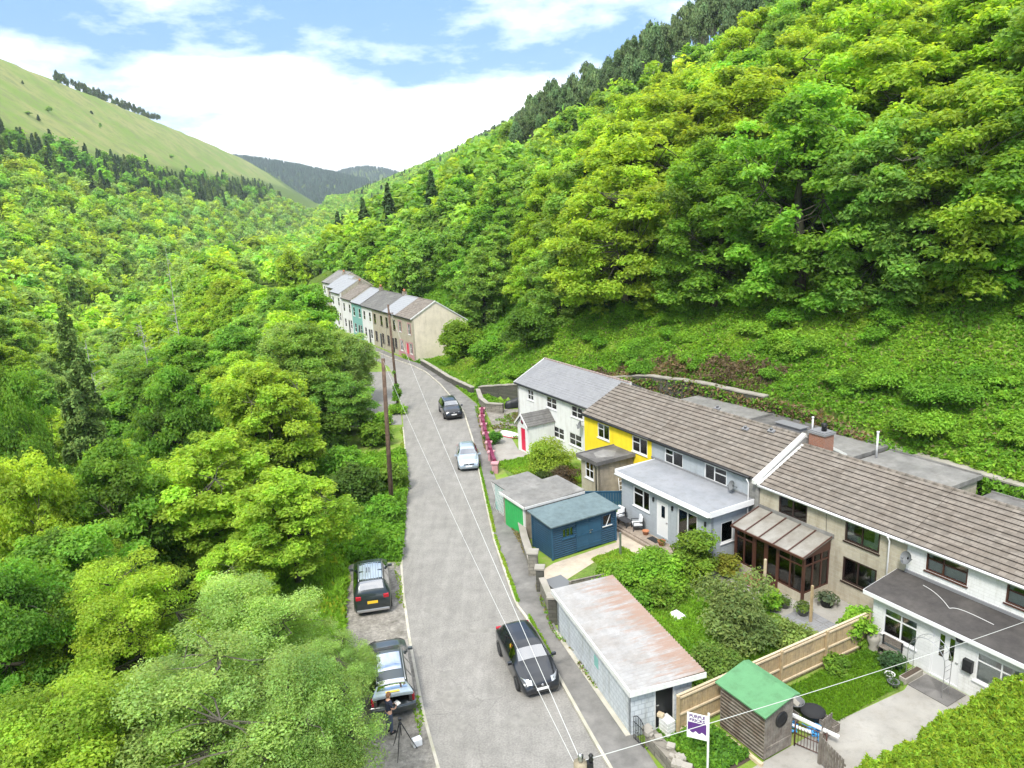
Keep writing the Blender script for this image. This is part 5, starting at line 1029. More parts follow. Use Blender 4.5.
# sale board
T = thing('sale_sign', 'white and purple estate agent sale board on a white post', 'sign', (6.28,21.55,0), R_(-24))
mb = MB(); mb.box(-.035,.035,-.035,.035,0,2.35); mesh('post', mb, M['white_paint'], T)
mb = MB(); mb.box(-.74,-.04,-.012,.012,1.22,2.22); bd = mesh('board', mb, M['plate_white'], T)
mb = MB(); n = 12
top = [(-.71+.64*i/n, -.0135, 1.86) for i in range(n+1)]; bot = [(-.71+.64*i/n, -.0135, 1.46+.045*math.sin(i*1.5)+.02*(i%2)) for i in range(n+1)]
mb.add(top+bot, [(i, n+1+i, n+2+i, i+1) for i in range(n)]); mesh('purple_field', mb, M['purple'], bd)
def text(s, size, loc, m_, parent, rx=math.pi/2, ex=.001):
    c = bpy.data.curves.new('lettering', 'FONT'); c.body = s; c.size = size; c.extrude = ex; c.align_x = 'CENTER'; c.offset = size*.035
    o = bpy.data.objects.new('lettering', c); COL.objects.link(o); dg_ = bpy.context.evaluated_depsgraph_get(); me = bpy.data.meshes.new_from_object(o.evaluated_get(dg_)); bpy.data.objects.remove(o)
    me.materials.clear(); me.materials.append(m_); q = bpy.data.objects.new('lettering', me); COL.objects.link(q); q.parent = parent; q.location = loc; q.rotation_euler = (rx,0,0); return q
text('PURPLE', .165, (-.39,-.016,2.06), M['purple'], bd); text('BRICKS', .165, (-.39,-.016,1.90), M['purple'], bd)
# ------------------------------------------------------------------ white house garden
T = thingF('metal_gate', 'rusty brown barred metal gate between the shed and the wooden gate', 'gate', -15.05, -9.1, 0); OFF[T.name] = (0,0,0); T.rotation_euler = (0,0,FROT+.35)
mb = MB()
for z in (.12,.55,1.0): mb.tube([(0,0,z),(1.1,0,z)], .02, 6)
mb.tube([(0,0,0),(0,0,1.1)], .03, 6); mb.tube([(1.1,0,0),(1.1,0,1.1)], .03, 6); mesh('frame', mb, M['terracotta'] if False else M['brown_frame'], T)
for k in range(9): mb = MB(); mb.tube([(.12+.11*k,0,.1),(.12+.11*k,0,1.0)], .012, 5); mesh('bar', mb, M['brown_frame'], T)
T = thingF('wooden_gate', 'grey weathered wooden picket gate standing open on the concrete path', 'gate', -13.9, -9.1, 0); OFF[T.name] = (0,0,0); T.rotation_euler = (0,0,FROT-.25)
for k in range(8): mb = MB(); mb.box(.14*k,.14*k+.09,-.015,.015,.08,1.15); mesh('picket', mb, M['old_board'], T)
mb = MB(); mb.box(-.03,1.12,.016,.05,.25,.34); mb.box(-.03,1.12,.016,.05,.88,.97); mb.obox((.53,.06,.6),(1.2,.02,.07),0,0,.5); mesh('rail', mb, M['old_board'], T)
mb = MB(); mb.box(-.14,-.04,-.05,.05,0,1.3); mesh('post', mb, M['old_board'], T)
T = thingF('wooden_gate', 'small grey picket gate leaf beside the white plank', 'gate', -14.6, -8.2, 0); OFF[T.name] = (0,0,0); T.rotation_euler = (0,0,FROT+1.7)
for k in range(5): mb = MB(); mb.box(.14*k,.14*k+.09,-.015,.015,.05,1.0); mesh('picket', mb, M['old_board'], T)
mb = MB(); mb.box(0,.66,.016,.05,.25,.34); mb.box(0,.66,.016,.05,.75,.84); mesh('rail', mb, M['old_board'], T)
def bar_thing(name, lab, cat, p, q, w, h, m_, grp=None):
    a_ = Vector(FW(*p)); b_ = Vector(FW(*q)); mb = MB(); d = (b_-a_); L_ = d.length; qn = d.to_track_quat('X','Z').to_matrix()
    for k in ((0,-1,-1),(1,-1,-1),(1,1,-1),(0,1,-1),(0,-1,1),(1,-1,1),(1,1,1),(0,1,1)): pass
    v = [tuple(a_+qn@Vector((k[0]*L_,k[1]*w/2,k[2]*h/2))) for k in ((0,-1,-1),(1,-1,-1),(1,1,-1),(0,1,-1),(0,-1,1),(1,-1,1),(1,1,1),(0,1,1))]
    mb.add(v, [(0,3,2,1),(4,5,6,7),(0,1,5,4),(1,2,6,5),(2,3,7,6),(3,0,4,7)]); return solo(name, mb, m_, lab, cat, grp)
bar_thing('white_plank','long white plastic plank lying from the shed corner across the yard','plank',(-16.4,-9.0,.9),(-14.1,-7.9,.5),.10,.10,M['upvc'])
bar_thing('grey_board','pale grey board leaning over the black tubs at the edge of the lawn','board',(-17.2,-7.9,1.1),(-16.2,-7.5,.3),.28,.05,M['coping'])
bar_thing('white_plank','short white plank lying among the blue plastic','plank',(-16.0,-8.7,.25),(-15.0,-8.2,.2),.12,.05,M['upvc'])
T = thingF('tub', 'open dark green plastic tub beside the lawn', 'tub', -16.35, -7.5, 0); OFF[T.name] = (0,0,0); mb = MB(); mb.lathe([(.26,0),(.33,.42),(.35,.42),(.35,.38),(.30,.36),(.25,.06),(.01,.06)], n=20); mesh('tub_body', mb, M['grey_pot'], T)
T = thingF('composter', 'low black plastic bin with a domed lid next to the open tub', 'bin', -15.65, -7.35, 0); OFF[T.name] = (0,0,0); mb = MB(); mb.lathe([(.40,0),(.42,.3),(.42,.33)], n=20); mesh('bin_body', mb, M['black_paint'], T); mb = MB(); mb.lathe([(.46,.331),(.46,.37),(.3,.45),(.1,.48),(.02,.5)], n=20); mesh('lid', mb, M['rubber'], T)
r = random.Random(9)
for i, (x, y, lab) in enumerate(((-15.75,-8.55,'crumpled bright blue plastic heap right beside the green-roofed shed'),(-15.05,-7.95,'tangled bright blue plastic heap under the white plank'))):
    mb = MB()
    for k in range(26): a_ = r.uniform(0,6.28); d = r.uniform(0,.4); mb.obox((x+d*math.cos(a_), y+d*math.sin(a_), .06+r.random()*.22*(1-d)), (r.uniform(.15,.4),r.uniform(.03,.12),.025), r.uniform(0,3), r.uniform(-.6,.6), r.uniform(-.5,.5))
    solo('plastic_heap', mb, M['blue_plastic'], lab, 'plastic', frame=True)
for i, (x, y, s, mt, lab) in enumerate(((-16.35,-8.6,.35,'brown_frame','dark brown wooden crate behind the blue plastic'),(-16.1,-8.1,.28,'old_board','grey wooden crate between the tub and the shed'),(-14.95,-7.3,.3,'old_board','small brown wooden crate at the corner of the lawn'),(-16.85,-8.25,.38,'black_paint','black crate pushed against the timber fence'))):
    mb = MB(); mb.box(x-s,x+s,y-s*.7,y+s*.7,0,.05)
    for k in range(3):
        z = .07+.1*k; mb.box(x-s,x+s,y-s*.7,y-s*.7+.02,z,z+.08); mb.box(x-s,x+s,y+s*.7-.02,y+s*.7,z,z+.08); mb.box(x-s,x-s+.02,y-s*.7+.021,y+s*.7-.021,z,z+.08); mb.box(x+s-.02,x+s,y-s*.7+.021,y+s*.7-.021,z,z+.08)
    solo('crate', mb, M[mt], lab, 'crate', frame=True)
mb = MB()
for k in range(11):
    x = -14.9+.0; t = math.pi*k/10
T = thingF('garden_arch', 'thin metal garden arch over the path in front of the white double door', 'arch', -14.3, -1.9, 0)
for y in (-2.2,-1.75):
    mb = MB(); pts = [(-15.2,y,0),(-15.2,y,1.4)]+[(-14.45-.75*math.cos(math.pi*k/10),y,1.4+.85*math.sin(math.pi*k/10)) for k in range(1,10)]+[(-13.7,y,1.4),(-13.7,y,0)]; mb.tube(pts, .014, 5); mesh('hoop', mb, M['steel'], T)
mb = MB()
for k in range(11): x = -14.45-.75*math.cos(math.pi*k/10); z = 1.4+.85*math.sin(math.pi*k/10); mb.tube([(x,-2.2,z),(x,-1.75,z)], .009, 4)
for z in (.4,.8,1.2):
    for x in (-15.2,-13.7): mb.tube([(x,-2.2,z),(x,-1.75,z)], .009, 4)
mesh('rung', mb, M['steel'], T)
GR2 = (.06,.12,.025)
T = thingF('planter', 'long stone trough planter beside the large ribbed mat', 'planter', -15.0, -1.9, 0); mb = MB(); mb.box(-15.25,-14.95,-2.6,-1.4,0,.28); mesh('trough', mb, M['coping'], T, bevel=.02); mb = MB(); mb.box(-15.2,-15.0,-2.55,-1.45,.281,.30); mesh('earth', mb, M['soil'], T)
pot(-15.55,-2.75,.2,.26,M['white_paint'],'round white pot at the corner of the lawn',0,GR2,None,.25,.07,60); pot(-15.15,-3.1,.22,.28,M['grey_pot'],'dark pot at the lawn corner next to the white pot',0,GR2,None,.25,.07,60)
mb = MB(); mb.box(-17.2,-15.9,-1.62,-1.45,0,.12); solo('timber_edging', mb, M['old_board'], 'dark timber edging along the bed under the window of the white house', 'board', frame=True)
T = thingF('stone_ornament', 'white round stone ornament at the end of the timber fence', 'ornament', -17.1, -1.6, 0); OFF[T.name] = (0,0,0); mb = MB(); mb.lathe([(.22,0),(.26,.1),(.15,.3),(.28,.6),(.26,.8),(.05,.95)], n=14); mesh('stone', mb, M['coping'], T)
T = thingF('garden_bench', 'small weathered bench under the window of the white house', 'bench', -16.4, -1.45, 0); mb = MB()
for k in range(3): mb.box(-16.85,-15.95,-1.62+.11*k,-1.53+.11*k,.40,.43)
mesh('seat', mb, M['old_board'], T); mb = MB()
for z in (.55,.68,.81): mb.box(-16.85,-15.95,-1.30,-1.27,z,z+.09)
mesh('backrest', mb, M['old_board'], T)
for x in (-16.85,-16.0): mb = MB(); mb.box(x,x+.05,-1.6,-1.30,0,.40); mb.box(x,x+.05,-1.34,-1.30,.401,.9); mesh('leg', mb, M['iron'], T)
# conservatory garden
pot(-20.7,-1.7,.30,.42,M['grey_pot'],'large grey pot with a low green plant on the patio',0,(.12,.19,.03),None,.35,.1,260)
pot(-20.6,-.1,.36,.45,M['rubber'],'black tub with grey-green leaves under the ground floor window',0,(.12,.16,.09),None,.35,.14,260)
pot(-21.6,-1.9,.22,.34,M['grey_pot'],'grey pot in front of the conservatory corner',0,(.10,.17,.03),None,.45,.1,220)
pot(-25.9,-1.8,.25,.3,M['terracotta'],'terracotta pot at the far corner of the conservatory',0,(.22,.25,.03),None,1.0,.14,320)
mb = MB(); mb.box(-20.15,-20.05,-1.95,-1.85,0,1.9); solo('wooden_post', mb, M['fence_wood'], 'single square timber post on the slate patio', 'post', frame=True)
mb = MB(); mb.box(-22.9,-22.8,-2.0,-1.9,0,2.1); solo('wooden_post', mb, M['fence_wood_pale'], 'pale timber post in front of the conservatory doors', 'post', frame=True)
T = thingF('wheelbarrow', 'upturned pale wheelbarrow tray in the long grass of the garden', 'wheelbarrow', -23.6, -7.0, 0); OFF[T.name] = (0,0,0); mb = MB(); mb.add([(-.45,-.3,.12),(.45,-.3,.12),(.45,.3,.12),(-.45,.3,.12),(-.3,-.18,.42),(.3,-.18,.42),(.3,.18,.42),(-.3,.18,.42)], [(0,1,5,4),(1,2,6,5),(2,3,7,6),(3,0,4,7),(4,5,6,7)]); mesh('tray', mb, M['cushion'], T, bevel=.03)
mb = MB(); mb.tube([(.4,-.2,.14),(1.1,-.25,.05)], .02, 5); mb.tube([(.4,.2,.14),(1.1,.25,.05)], .02, 5); mesh('handle', mb, M['iron'], T)
mb = MB(); mb.box(-30.45,-30.35,-5.25,-5.15,0,1.5); solo('white_post', mb, M['metal_white'] if False else M['steel'], 'thin grey washing line post beside the blue shed', 'post', frame=True)
T = thingF('slate_paving', 'dark slate paving slabs on the patio of the cream house', 'paving', -20.2, -1.2, 0); mb = MB()
for i in range(4):
    for j in range(3): mb.box(-21.1+.5*i,-20.63+.5*i,-2.6+.5*j,-2.13+.5*j,.018,.03)
mesh('slab', mb, M['slate'], T)
# ------------------------------------------------------------------ cars
def car(name, lab, loc, heading, P, L_, Wd, Hh):
    """P: spec dict; local x forward"""
    T = thing(name, lab, 'car', (loc[0],loc[1],loc[2] if len(loc) > 2 else .0), heading)
    St = np.array(P['st'], float); X = St[:,0]
    def prof(u):
        u = np.clip(u, 0, 1); v = np.zeros(5)
        for o, w in ((-.012,.25),(0,.5),(.012,.25)): v += w*np.array([np.interp(np.clip(u+o,0,1), X, St[:,k]) for k in range(1,6)])
        return v
    def ring(u):
        zt, zw, ww, wt, zs = prof(u); s = Wd/1.8; h = Hh/1.47; zt*=h; zw*=h; ww*=s; wt*=s; zw = min(zw, zt-.02)
        H_ = [(ww*.93,zs),(ww*.985,zs+.06),(ww*1.0,zs+(zw-zs)*.35),(ww*1.005,zs+(zw-zs)*.7),(ww*.99,zw-.03),(ww*.965,zw)]
        for t in (.33,.66): H_.append((ww*.965+(wt-ww*.965)*t, zw+(zt-.05-zw)*t))
        H_ += [(wt,zt-.05),(wt*.93,zt-.018),(wt*.6,zt),(0,zt+.008)]
        H_ = [(a_, min(b_, zt+.01)) for a_, b_ in H_]
        return H_
    x = lambda u: (u-.5)*L_
    us = np.unique(np.concatenate([np.linspace(P.get('u0',0),1,52)])); vs = []; m_ = 0
    for u in us:
        H_ = ring(u); row = [(x(u),a_,b_) for a_, b_ in H_]+[(x(u),-a_,b_) for a_, b_ in H_[-2::-1]]; m_ = len(row); vs += row
    mb = MB(); mb.smooth = True; n = len(us)
    fs = [(i*m_+k, i*m_+k+1, (i+1)*m_+k+1, (i+1)*m_+k) for i in range(n-1) for k in range(m_-1)]+[(i*m_+m_-1, i*m_, (i+1)*m_, (i+1)*m_+m_-1) for i in range(n-1)]
    fs.append(tuple((n-1)*m_+k for k in range(m_)))
    if not P.get('open'): fs.append(tuple(range(m_))[::-1])
    mb.add(vs, fs); body = mesh('body', mb, P['paint'], T)
    def top(u, k, off=.010):                       # point over the roofline at fraction k of its width
        zt, zw, ww, wt, zs = prof(u); s = Wd/1.8; h = Hh/1.47; return (x(u), wt*s*k, zt*h-.03*abs(k)**3+.008*(1-abs(k))+off)
    def patch(nm, ua, ub, ka, kb, mt, off=.010, nu=8, nk=10, taper=0., parent=None):
        g = MB(); g.smooth = True; V = []
        for i in range(nu+1):
            f = i/nu; u = ua+(ub-ua)*f; tp = 1-taper*f
            for j in range(nk+1): V.append(top(u, (ka+(kb-ka)*j/nk)*tp, off))
        g.add(V, [(i*(nk+1)+j, i*(nk+1)+j+1, (i+1)*(nk+1)+j+1, (i+1)*(nk+1)+j) for i in range(nu) for j in range(nk)]); return mesh(nm, g, mt, parent or T)
    ws = P['ws']; patch('windscreen', ws[0], ws[1], -.93, .93, M['car_glass'], .014)
    if P.get('rw'): patch('rear_window', P['rw'][0], P['rw'][1], -.86, .86, M['car_glass'], .014)
    if P.get('roofglass'): patch('sunroof', *P['roofglass'], -.78, .78, M['car_glass'], .012)
    for sgn in (1,-1):
        for (ua, ub) in P['sw']:
            g = MB(); g.smooth = True; V = []; nu, nk = 8, 3
            for i in range(nu+1):
                u = ua+(ub-ua)*i/nu; zt, zw, ww, wt, zs = prof(u); s = Wd/1.8; h = Hh/1.47; zt*=h; zw=min(zw*h,zt-.02); ww*=s; wt*=s
                for j in range(nk+1):
                    t = .10+.80*j/nk; V.append((x(u), sgn*(ww*.965+(wt-ww*.965)*t+.012), zw+(zt-.05-zw)*t))
            g.add(V, [(i*(nk+1)+j, i*(nk+1)+j+1, (i+1)*(nk+1)+j+1, (i+1)*(nk+1)+j) for i in range(nu) for j in range(nk)]); mesh('side_window', g, M['car_glass'], T)
        for u in P['wh']:
            R0 = P.get('wr',.32); wd = T and thing  # noqa
            zt, zw, ww, wt, zs = prof(u); yo = ww*Wd/1.8*1.0
            g = MB(); pr = [(R0*.62,-.10),(R0*.95,-.10),(R0,-.07),(R0,.07),(R0*.95,.10),(R0*.62,.10)]
            g.lathe(pr, n=24); g.v = [(x(u)+p[0], sgn*(yo-.075)+p[2]*sgn, R0+p[1]) for p in g.v]; ty = mesh('wheel', g, M['rubber'], T)
            g = MB(); V = [(x(u),sgn*(yo+.012),R0)]; F_ = []
            for k in range(10):
                a_ = 2*math.pi*k/10; da = .17 if k%2 == 0 else .14
                if k%2 == 0: o = len(V); V += [(x(u)+R0*.15*math.cos(a_-.5),sgn*(yo+.02),R0+R0*.15*math.sin(a_-.5)),(x(u)+R0*.62*math.cos(a_-.2),sgn*(yo+.02),R0+R0*.62*math.sin(a_-.2)),(x(u)+R0*.62*math.cos(a_+.2),sgn*(yo+.02),R0+R0*.62*math.sin(a_+.2)),(x(u)+R0*.15*math.cos(a_+.5),sgn*(yo+.02),R0+R0*.15*math.sin(a_+.5))]; F_.append((o,o+1,o+2,o+3))
            g.add(V, F_); g.tube([(x(u)+R0*.63*math.cos(2*math.pi*k/20),sgn*(yo+.018),R0+R0*.63*math.sin(2*math.pi*k/20)) for k in range(21)], .012, 4); mesh('rim', g, M['alloy'], ty)
            g = MB(); V = []
            for k in range(13):
                a_ = math.pi*k/12*1.12-.19; V += [(x(u)+(R0+.03)*math.cos(a_),sgn*(yo+.006),R0+(R0+.03)*math.sin(a_)),(x(u)+(R0+.085)*math.cos(a_),sgn*(yo+.012),R0+(R0+.085)*math.sin(a_))]
            g.add(V, [(2*k,2*k+1,2*k+3,2*k+2) for k in range(12)]); mesh('wheel_arch', g, M['trim'], T)
        zt, zw, ww, wt, zs = prof(ws[0]-.02); g = MB(); g.obox((x(ws[0]-.035), sgn*(ww*Wd/1.8+.10), zw*Hh/1.47+.06), (.11,.20,.13)); g.obox((x(ws[0]-.03), sgn*(ww*Wd/1.8), zw*Hh/1.47+.02), (.05,.1,.04)); mesh('wing_mirror', g, P['paint'], T, bevel=.03)
        if P.get('rails'):
            g = MB(); g.tube([top(u, sgn*.93, .05) for u in np.linspace(P['rails'][0],P['rails'][1],8)], .018, 6); mesh('roof_rail', g, M['silver_trim'], T)
    s = Wd/1.8; h = Hh/1.47
    zf = P['front_z']*h; xf = lambda y: L_/2-.02-.10*(abs(y)/(Wd/2))**2
    for sgn in (1,-1):
        g = MB(); g.smooth = True; V = []
        for i in range(6):
            y = sgn*(.42+.38*i/5)*s; xx = L_/2-.055-.30*(i/5)**2; V += [(xx,y,zf-.03+.035*i/5),(xx-.16,y,zf+.12+.03*i/5)]
        g.add(V, [(2*i,2*i+2,2*i+3,2*i+1) for i in range(5)]); mesh('headlight', g, M['lamp_clear'], T)
        if not P.get('open'):
            g = MB(); g.obox((-L_/2+.07, sgn*.66*s, .88*h), (.14,.26*s,.20)); mesh('tail_light', g, M['lamp_red'], T, bevel=.03)
    g = MB(); g.box(L_/2-.05,L_/2-.003,-.42*s,.42*s,zf-.14,zf-.02); mesh('grille', g, M['trim'], T, bevel=.01)
    g = MB(); g.box(L_/2-.05,L_/2-.001,-.62*s,.62*s,.26,.40); mesh('lower_grille', g, M['trim'], T, bevel=.02)
    g = MB(); g.box(L_/2-.0,L_/2+.015,-.26,.26,zf-.27,zf-.16); mesh('number_plate', g, M['plate_white'], T)
    g = MB(); g.lathe([(.01,0),(.055,0),(.055,.012),(.01,.012)], n=14); g.v = [(L_/2-.01+p[2],p[0],zf-.06+p[1]) for p in g.v]; mesh('badge', g, M['silver_trim'], T)
    if not P.get('open'): g = MB(); g.box(-L_/2-.02,-L_/2+.02,-.26,.26,.62*h,.73*h); mesh('number_plate', g, M['plate_yellow'], T); g = MB(); g.box(-L_/2-.025,-L_/2+.1,-.78*s,.78*s,.30,.46); mesh('rear_bumper', g, P.get('bump',M['trim']), T, bevel=.04)
    return T, top, prof
hatch = [(0,.60,.50,.74,.62,.30),(.012,.92,.80,.81,.68,.24),(.035,1.02,.93,.85,.66,.20),(.12,1.34,.97,.875,.58,.19),(.17,1.42,.97,.885,.565,.19),(.36,1.47,.96,.895,.585,.19),(.52,1.45,.94,.895,.59,.19),(.58,1.38,.93,.895,.60,.19),(.735,1.02,.90,.89,.70,.19),(.77,.97,.87,.885,.70,.20),(.90,.87,.78,.86,.64,.20),(.965,.74,.62,.79,.58,.22),(1.0,.52,.44,.68,.5,.26)]
suv = [(0,.60,.50,.78,.66,.32),(.01,1.0,.86,.83,.70,.28),(.03,1.10,.98,.86,.68,.24),(.09,1.38,1.0,.88,.63,.22),(.12,1.44,1.0,.885,.62,.22),(.34,1.47,.98,.9,.63,.22),(.56,1.44,.96,.9,.63,.22),(.62,1.36,.95,.9,.64,.22),(.735,1.10,.94,.895,.72,.22),(.77,1.05,.92,.89,.72,.22),(.91,.97,.86,.87,.66,.24),(.97,.84,.68,.82,.6,.26),(1.0,.58,.5,.7,.5,.3)]
estate = [(0,.58,.48,.76,.62,.28),(.012,.66,.60,.82,.70,.24),(.03,.72,.66,.86,.72,.22)]+[(.035,1.34,.95,.86,.60,.20),(.07,1.42,.96,.87,.60,.19),(.30,1.47,.96,.895,.60,.19),(.52,1.45,.94,.895,.60,.19),(.58,1.38,.93,.895,.61,.19),(.73,1.02,.90,.89,.70,.19),(.765,.97,.87,.885,.70,.20),(.90,.88,.78,.86,.64,.20),(.965,.75,.62,.79,.58,.22),(1.0,.52,.44,.68,.5,.26)]
base = dict(ws=(.715,.60), rw=(.045,.115), sw=((.15,.36),(.38,.62)), wh=(.19,.80), front_z=.66)
car('parked_car','black hatchback parked on the pavement side, facing the camera beside the white garage',(.08,27.95),R_(-73.5),dict(base,st=hatch,paint=M['paint_black']),4.26,1.80,1.47)
car('parked_car','light silver-blue hatchback parked facing the camera halfway along the road',(-3.85,55.0),R_(-84),dict(base,st=hatch,paint=M['paint_silver']),4.0,1.72,1.5)
car('parked_car','black crossover car with a white front plate, farthest of the cars along the road',(-6.3,69.8),R_(-76),dict(base,st=suv,paint=M['paint_black'],rails=(.15,.56),front_z=.74),4.45,1.86,1.58)
T, top, prof = car('parked_car','dark green-black off-roader with silver roof rails and yellow plate in the lay-by',(-7.95,34.9),R_(101.5),dict(base,st=suv,paint=M['paint_darkgrey'],rails=(.12,.56),bump=M['silver_trim'],front_z=.74,wr=.36),4.45,1.88,1.78)
g = MB()
for k in (-.6,-.4,-.2,0,.2,.4,.6): g.tube([top(u,k,.012) for u in np.linspace(.13,.55,6)], .012, 5)
mesh('roof_rib', g, M['silver_trim'], T)
g = MB(); g.smooth = True; V = [top(u,k,.006) for u in np.linspace(.11,.57,8) for k in np.linspace(-.86,.86,8)]; g.add(V, [(i*8+j,i*8+j+1,i*8+j+9,i*8+j+8) for i in range(7) for j in range(7)]); mesh('roof_panel', g, M['paint_silver'], T)
g = MB()
for k in (.1,.3): g.tube([top(.30,k,.03),top(.42,k,.03)], .02, 5)
mesh('roof_mount', g, M['trim'], T)
# estate with its tailgate up
T, top, prof = car('parked_car','dark grey estate car in the lay-by with its tailgate wide open',(-5.85,27.3),R_(103),dict(base,st=estate,paint=M['paint_green_grey'],rails=(.08,.57),u0=.037,open=True,roofglass=(.24,.50),sw=((.07,.24),(.26,.43),(.45,.62))),4.75,1.84,1.50)
L_ = 4.75; g = MB(); g.box(-L_/2+.02,-L_/2+1.15,-.62,.62,.52,.56); g.box(-L_/2+1.15,-L_/2+1.25,-.68,.68,.50,1.18); g.box(-L_/2+.05,-L_/2+1.15,-.76,-.63,.5,.92); g.box(-L_/2+.05,-L_/2+1.15,.63,.76,.5,.92); mesh('boot_lining', g, M['interior'], T)
g = MB(); g.smooth = True; V = []; k = 12
for j in range(k+1):
    y = -.90+1.8*j/k; xx = -L_/2+.10*(abs(y)/.9)**2.5
    V += [(xx+.10,y,.24),(xx-.02,y,.30),(xx-.05,y,.52),(xx+.0,y,.66),(xx+.22,y,.67)]
g.add(V, [(5*j+i,5*j+i+1,5*j+i+6,5*j+i+5) for j in range(k) for i in range(4)]); mesh('rear_bumper', g, M['paint_green_grey'], T)
g = MB(); g.smooth = True; V = []; nu, nk = 8, 10                       # the raised tailgate: glass near the hinge, panel with the plate outboard
def tgp(f, k): return (-L_/2+.24-1.02*f+.05*f*f, k*(.60+.20*f), 1.47+.02+.30*f-.14*f*f-.03*k*k)
for i in range(nu+1):
    for j in range(nk+1): V.append(tgp(i/nu, -1+2*j/nk))
F_ = [(i*(nk+1)+j, (i+1)*(nk+1)+j, (i+1)*(nk+1)+j+1, i*(nk+1)+j+1) for i in range(nu) for j in range(nk)]; g.add(V, F_); g.add([(p[0]+.02,p[1]*.95,p[2]-.09) for p in V], [f[::-1] for f in F_]); n0 = len(V)
edge = [i*(nk+1) for i in range(nu+1)]+[nu*(nk+1)+j for j in range(1,nk+1)]+[i*(nk+1)+nk for i in range(nu-1,-1,-1)]; g.f += [[edge[i],edge[i+1],n0+edge[i+1],n0+edge[i]] for i in range(len(edge)-1)]; g.mi += [0]*(len(edge)-1); g.sm += [False]*(len(edge)-1)
tg = mesh('tailgate', g, M['paint_silver'], T)  # silver paint stands in for sky reflected off the dark car's raised panel
g = MB(); g.smooth = True; V = [(lambda p: (p[0],p[1],p[2]+.012))(tgp(.06+.46*i/6, -.86+1.72*j/8)) for i in range(7) for j in range(9)]; g.add(V, [(i*9+j,(i+1)*9+j,(i+1)*9+j+1,i*9+j+1) for i in range(6) for j in range(8)]); mesh('rear_window', g, M['car_glass'], tg)
a_, b_, c_, d_ = tgp(.70,-.36), tgp(.70,.36), tgp(.82,.36), tgp(.82,-.36); g = MB(); g.add([(p[0],p[1],p[2]+.035) for p in (a_,b_,c_,d_)], [(0,3,2,1)]); mesh('number_plate', g, M['plate_yellow'], tg)
g = MB()
for s in (1,-1): g.tube([(-L_/2+.35,s*.68,1.0),tgp(.35,s*.85)], .012, 5)
mesh('gas_strut', g, M['iron'], T)
for s in (1,-1): g = MB(); g.obox((-L_/2+.12, s*.80, .86),(.14,.12,.34)); mesh('tail_light', g, M['lamp_red'], T, bevel=.03)
g = MB(); g.smooth = False
for k in range(9): g.obox((-L_/2+.25+.08*k, -.3+.07*((k*5)%8), .62),(.12,.16,.10),k)
solo_b = mesh('camera_bag', g, M['black_paint'], None, off=(0,0,0)); tag(solo_b, 'black camera bags lying in the open boot of the estate car', 'bag'); solo_b.location = T.location; solo_b.rotation_euler = T.rotation_euler
# ------------------------------------------------------------------ person at the open boot, tripod
def skin_obj(name, chains, mat_, parent=None, sub=2, root=0):
    """chains: list of (points, radii, attach) ; attach=index into all verts or None"""
    vs = []; es = []; rad = []
    for pts, rs, att in chains:
        prev = att
        for p, r_ in zip(pts, rs):
            vs.append(p); rad.append(r_); i = len(vs)-1
            if prev is not None: es.append((prev, i))
            prev = i
    me = bpy.data.meshes.new(name); me.from_pydata(vs, es, []); o = bpy.data.objects.new(name, me); COL.objects.link(o)
    md = o.modifiers.new('skin', 'SKIN'); md.use_smooth_shade = True
    for i, r_ in enumerate(rad):
        sv = me.skin_vertices[0].data[i]; sv.radius = (r_, r_) if not hasattr(r_, '__len__') else r_; sv.use_root = (i == root)
    sb = o.modifiers.new('subsurf', 'SUBSURF'); sb.levels = sub; sb.render_levels = sub
    me.materials.append(mat_)
    dg_ = bpy.context.evaluated_depsgraph_get(); dg_.update(); nm = bpy.data.meshes.new_from_object(o.evaluated_get(dg_)); bpy.data.objects.remove(o)
    nm.materials.clear(); nm.materials.append(mat_)
    q = bpy.data.objects.new(name, nm); COL.objects.link(q)
    for p_ in nm.polygons: p_.use_smooth = True
    if parent: q.parent = parent
    return q
PR = thing('person', 'person in a navy t-shirt holding a white controller at the open boot', 'person', (-5.38,24.25,0), R_(-48))
# local: faces +y
body = [([(0,0,.95),(0,.01,1.12),(0,.02,1.30),(0,.03,1.43),(0,.045,1.52),(0,.07,1.60),(0,.075,1.68)], [(.155,.11),(.14,.10),(.17,.11),(.12,.085),(.055,.055),(.085,.095),(.075,.085)], None),
 ([(.19,.03,1.40),(.235,.03,1.16),(.16,.22,1.06),(.10,.30,1.09)], [.058,.043,.034,.026], 3), ([(-.19,.03,1.40),(-.235,.03,1.16),(-.16,.22,1.06),(-.10,.30,1.09)], [.058,.043,.034,.026], 3),
 ([(.10,0,.88),(.11,.02,.48),(.11,-.02,.10),(.12,.10,.04)], [.09,.06,.045,.04], 0), ([(-.10,0,.88),(-.11,-.02,.48),(-.11,-.05,.10),(-.12,.07,.04)], [.09,.06,.045,.04], 0)]
skin_obj('body', body, M['skin'], PR)
shirt = [([(0,0,.88),(0,.01,1.12),(0,.02,1.30),(0,.03,1.445)], [(.168,.125),(.155,.115),(.185,.125),(.13,.095)], None), ([(.20,.03,1.40),(.235,.03,1.22)], [.07,.058], 3), ([(-.20,.03,1.40),(-.235,.03,1.22)], [.07,.058], 3)]
skin_obj('t_shirt', shirt, M['navy'], PR)
tr = [([(0,0,.97),(0,0,.90)], [(.17,.125),(.16,.12)], None), ([(.10,0,.82),(.11,.02,.48),(.11,-.02,.08)], [.10,.072,.06], 1), ([(-.10,0,.82),(-.11,-.02,.48),(-.11,-.05,.08)], [.10,.072,.06], 1)]
skin_obj('trousers', tr, M['denim'], PR)
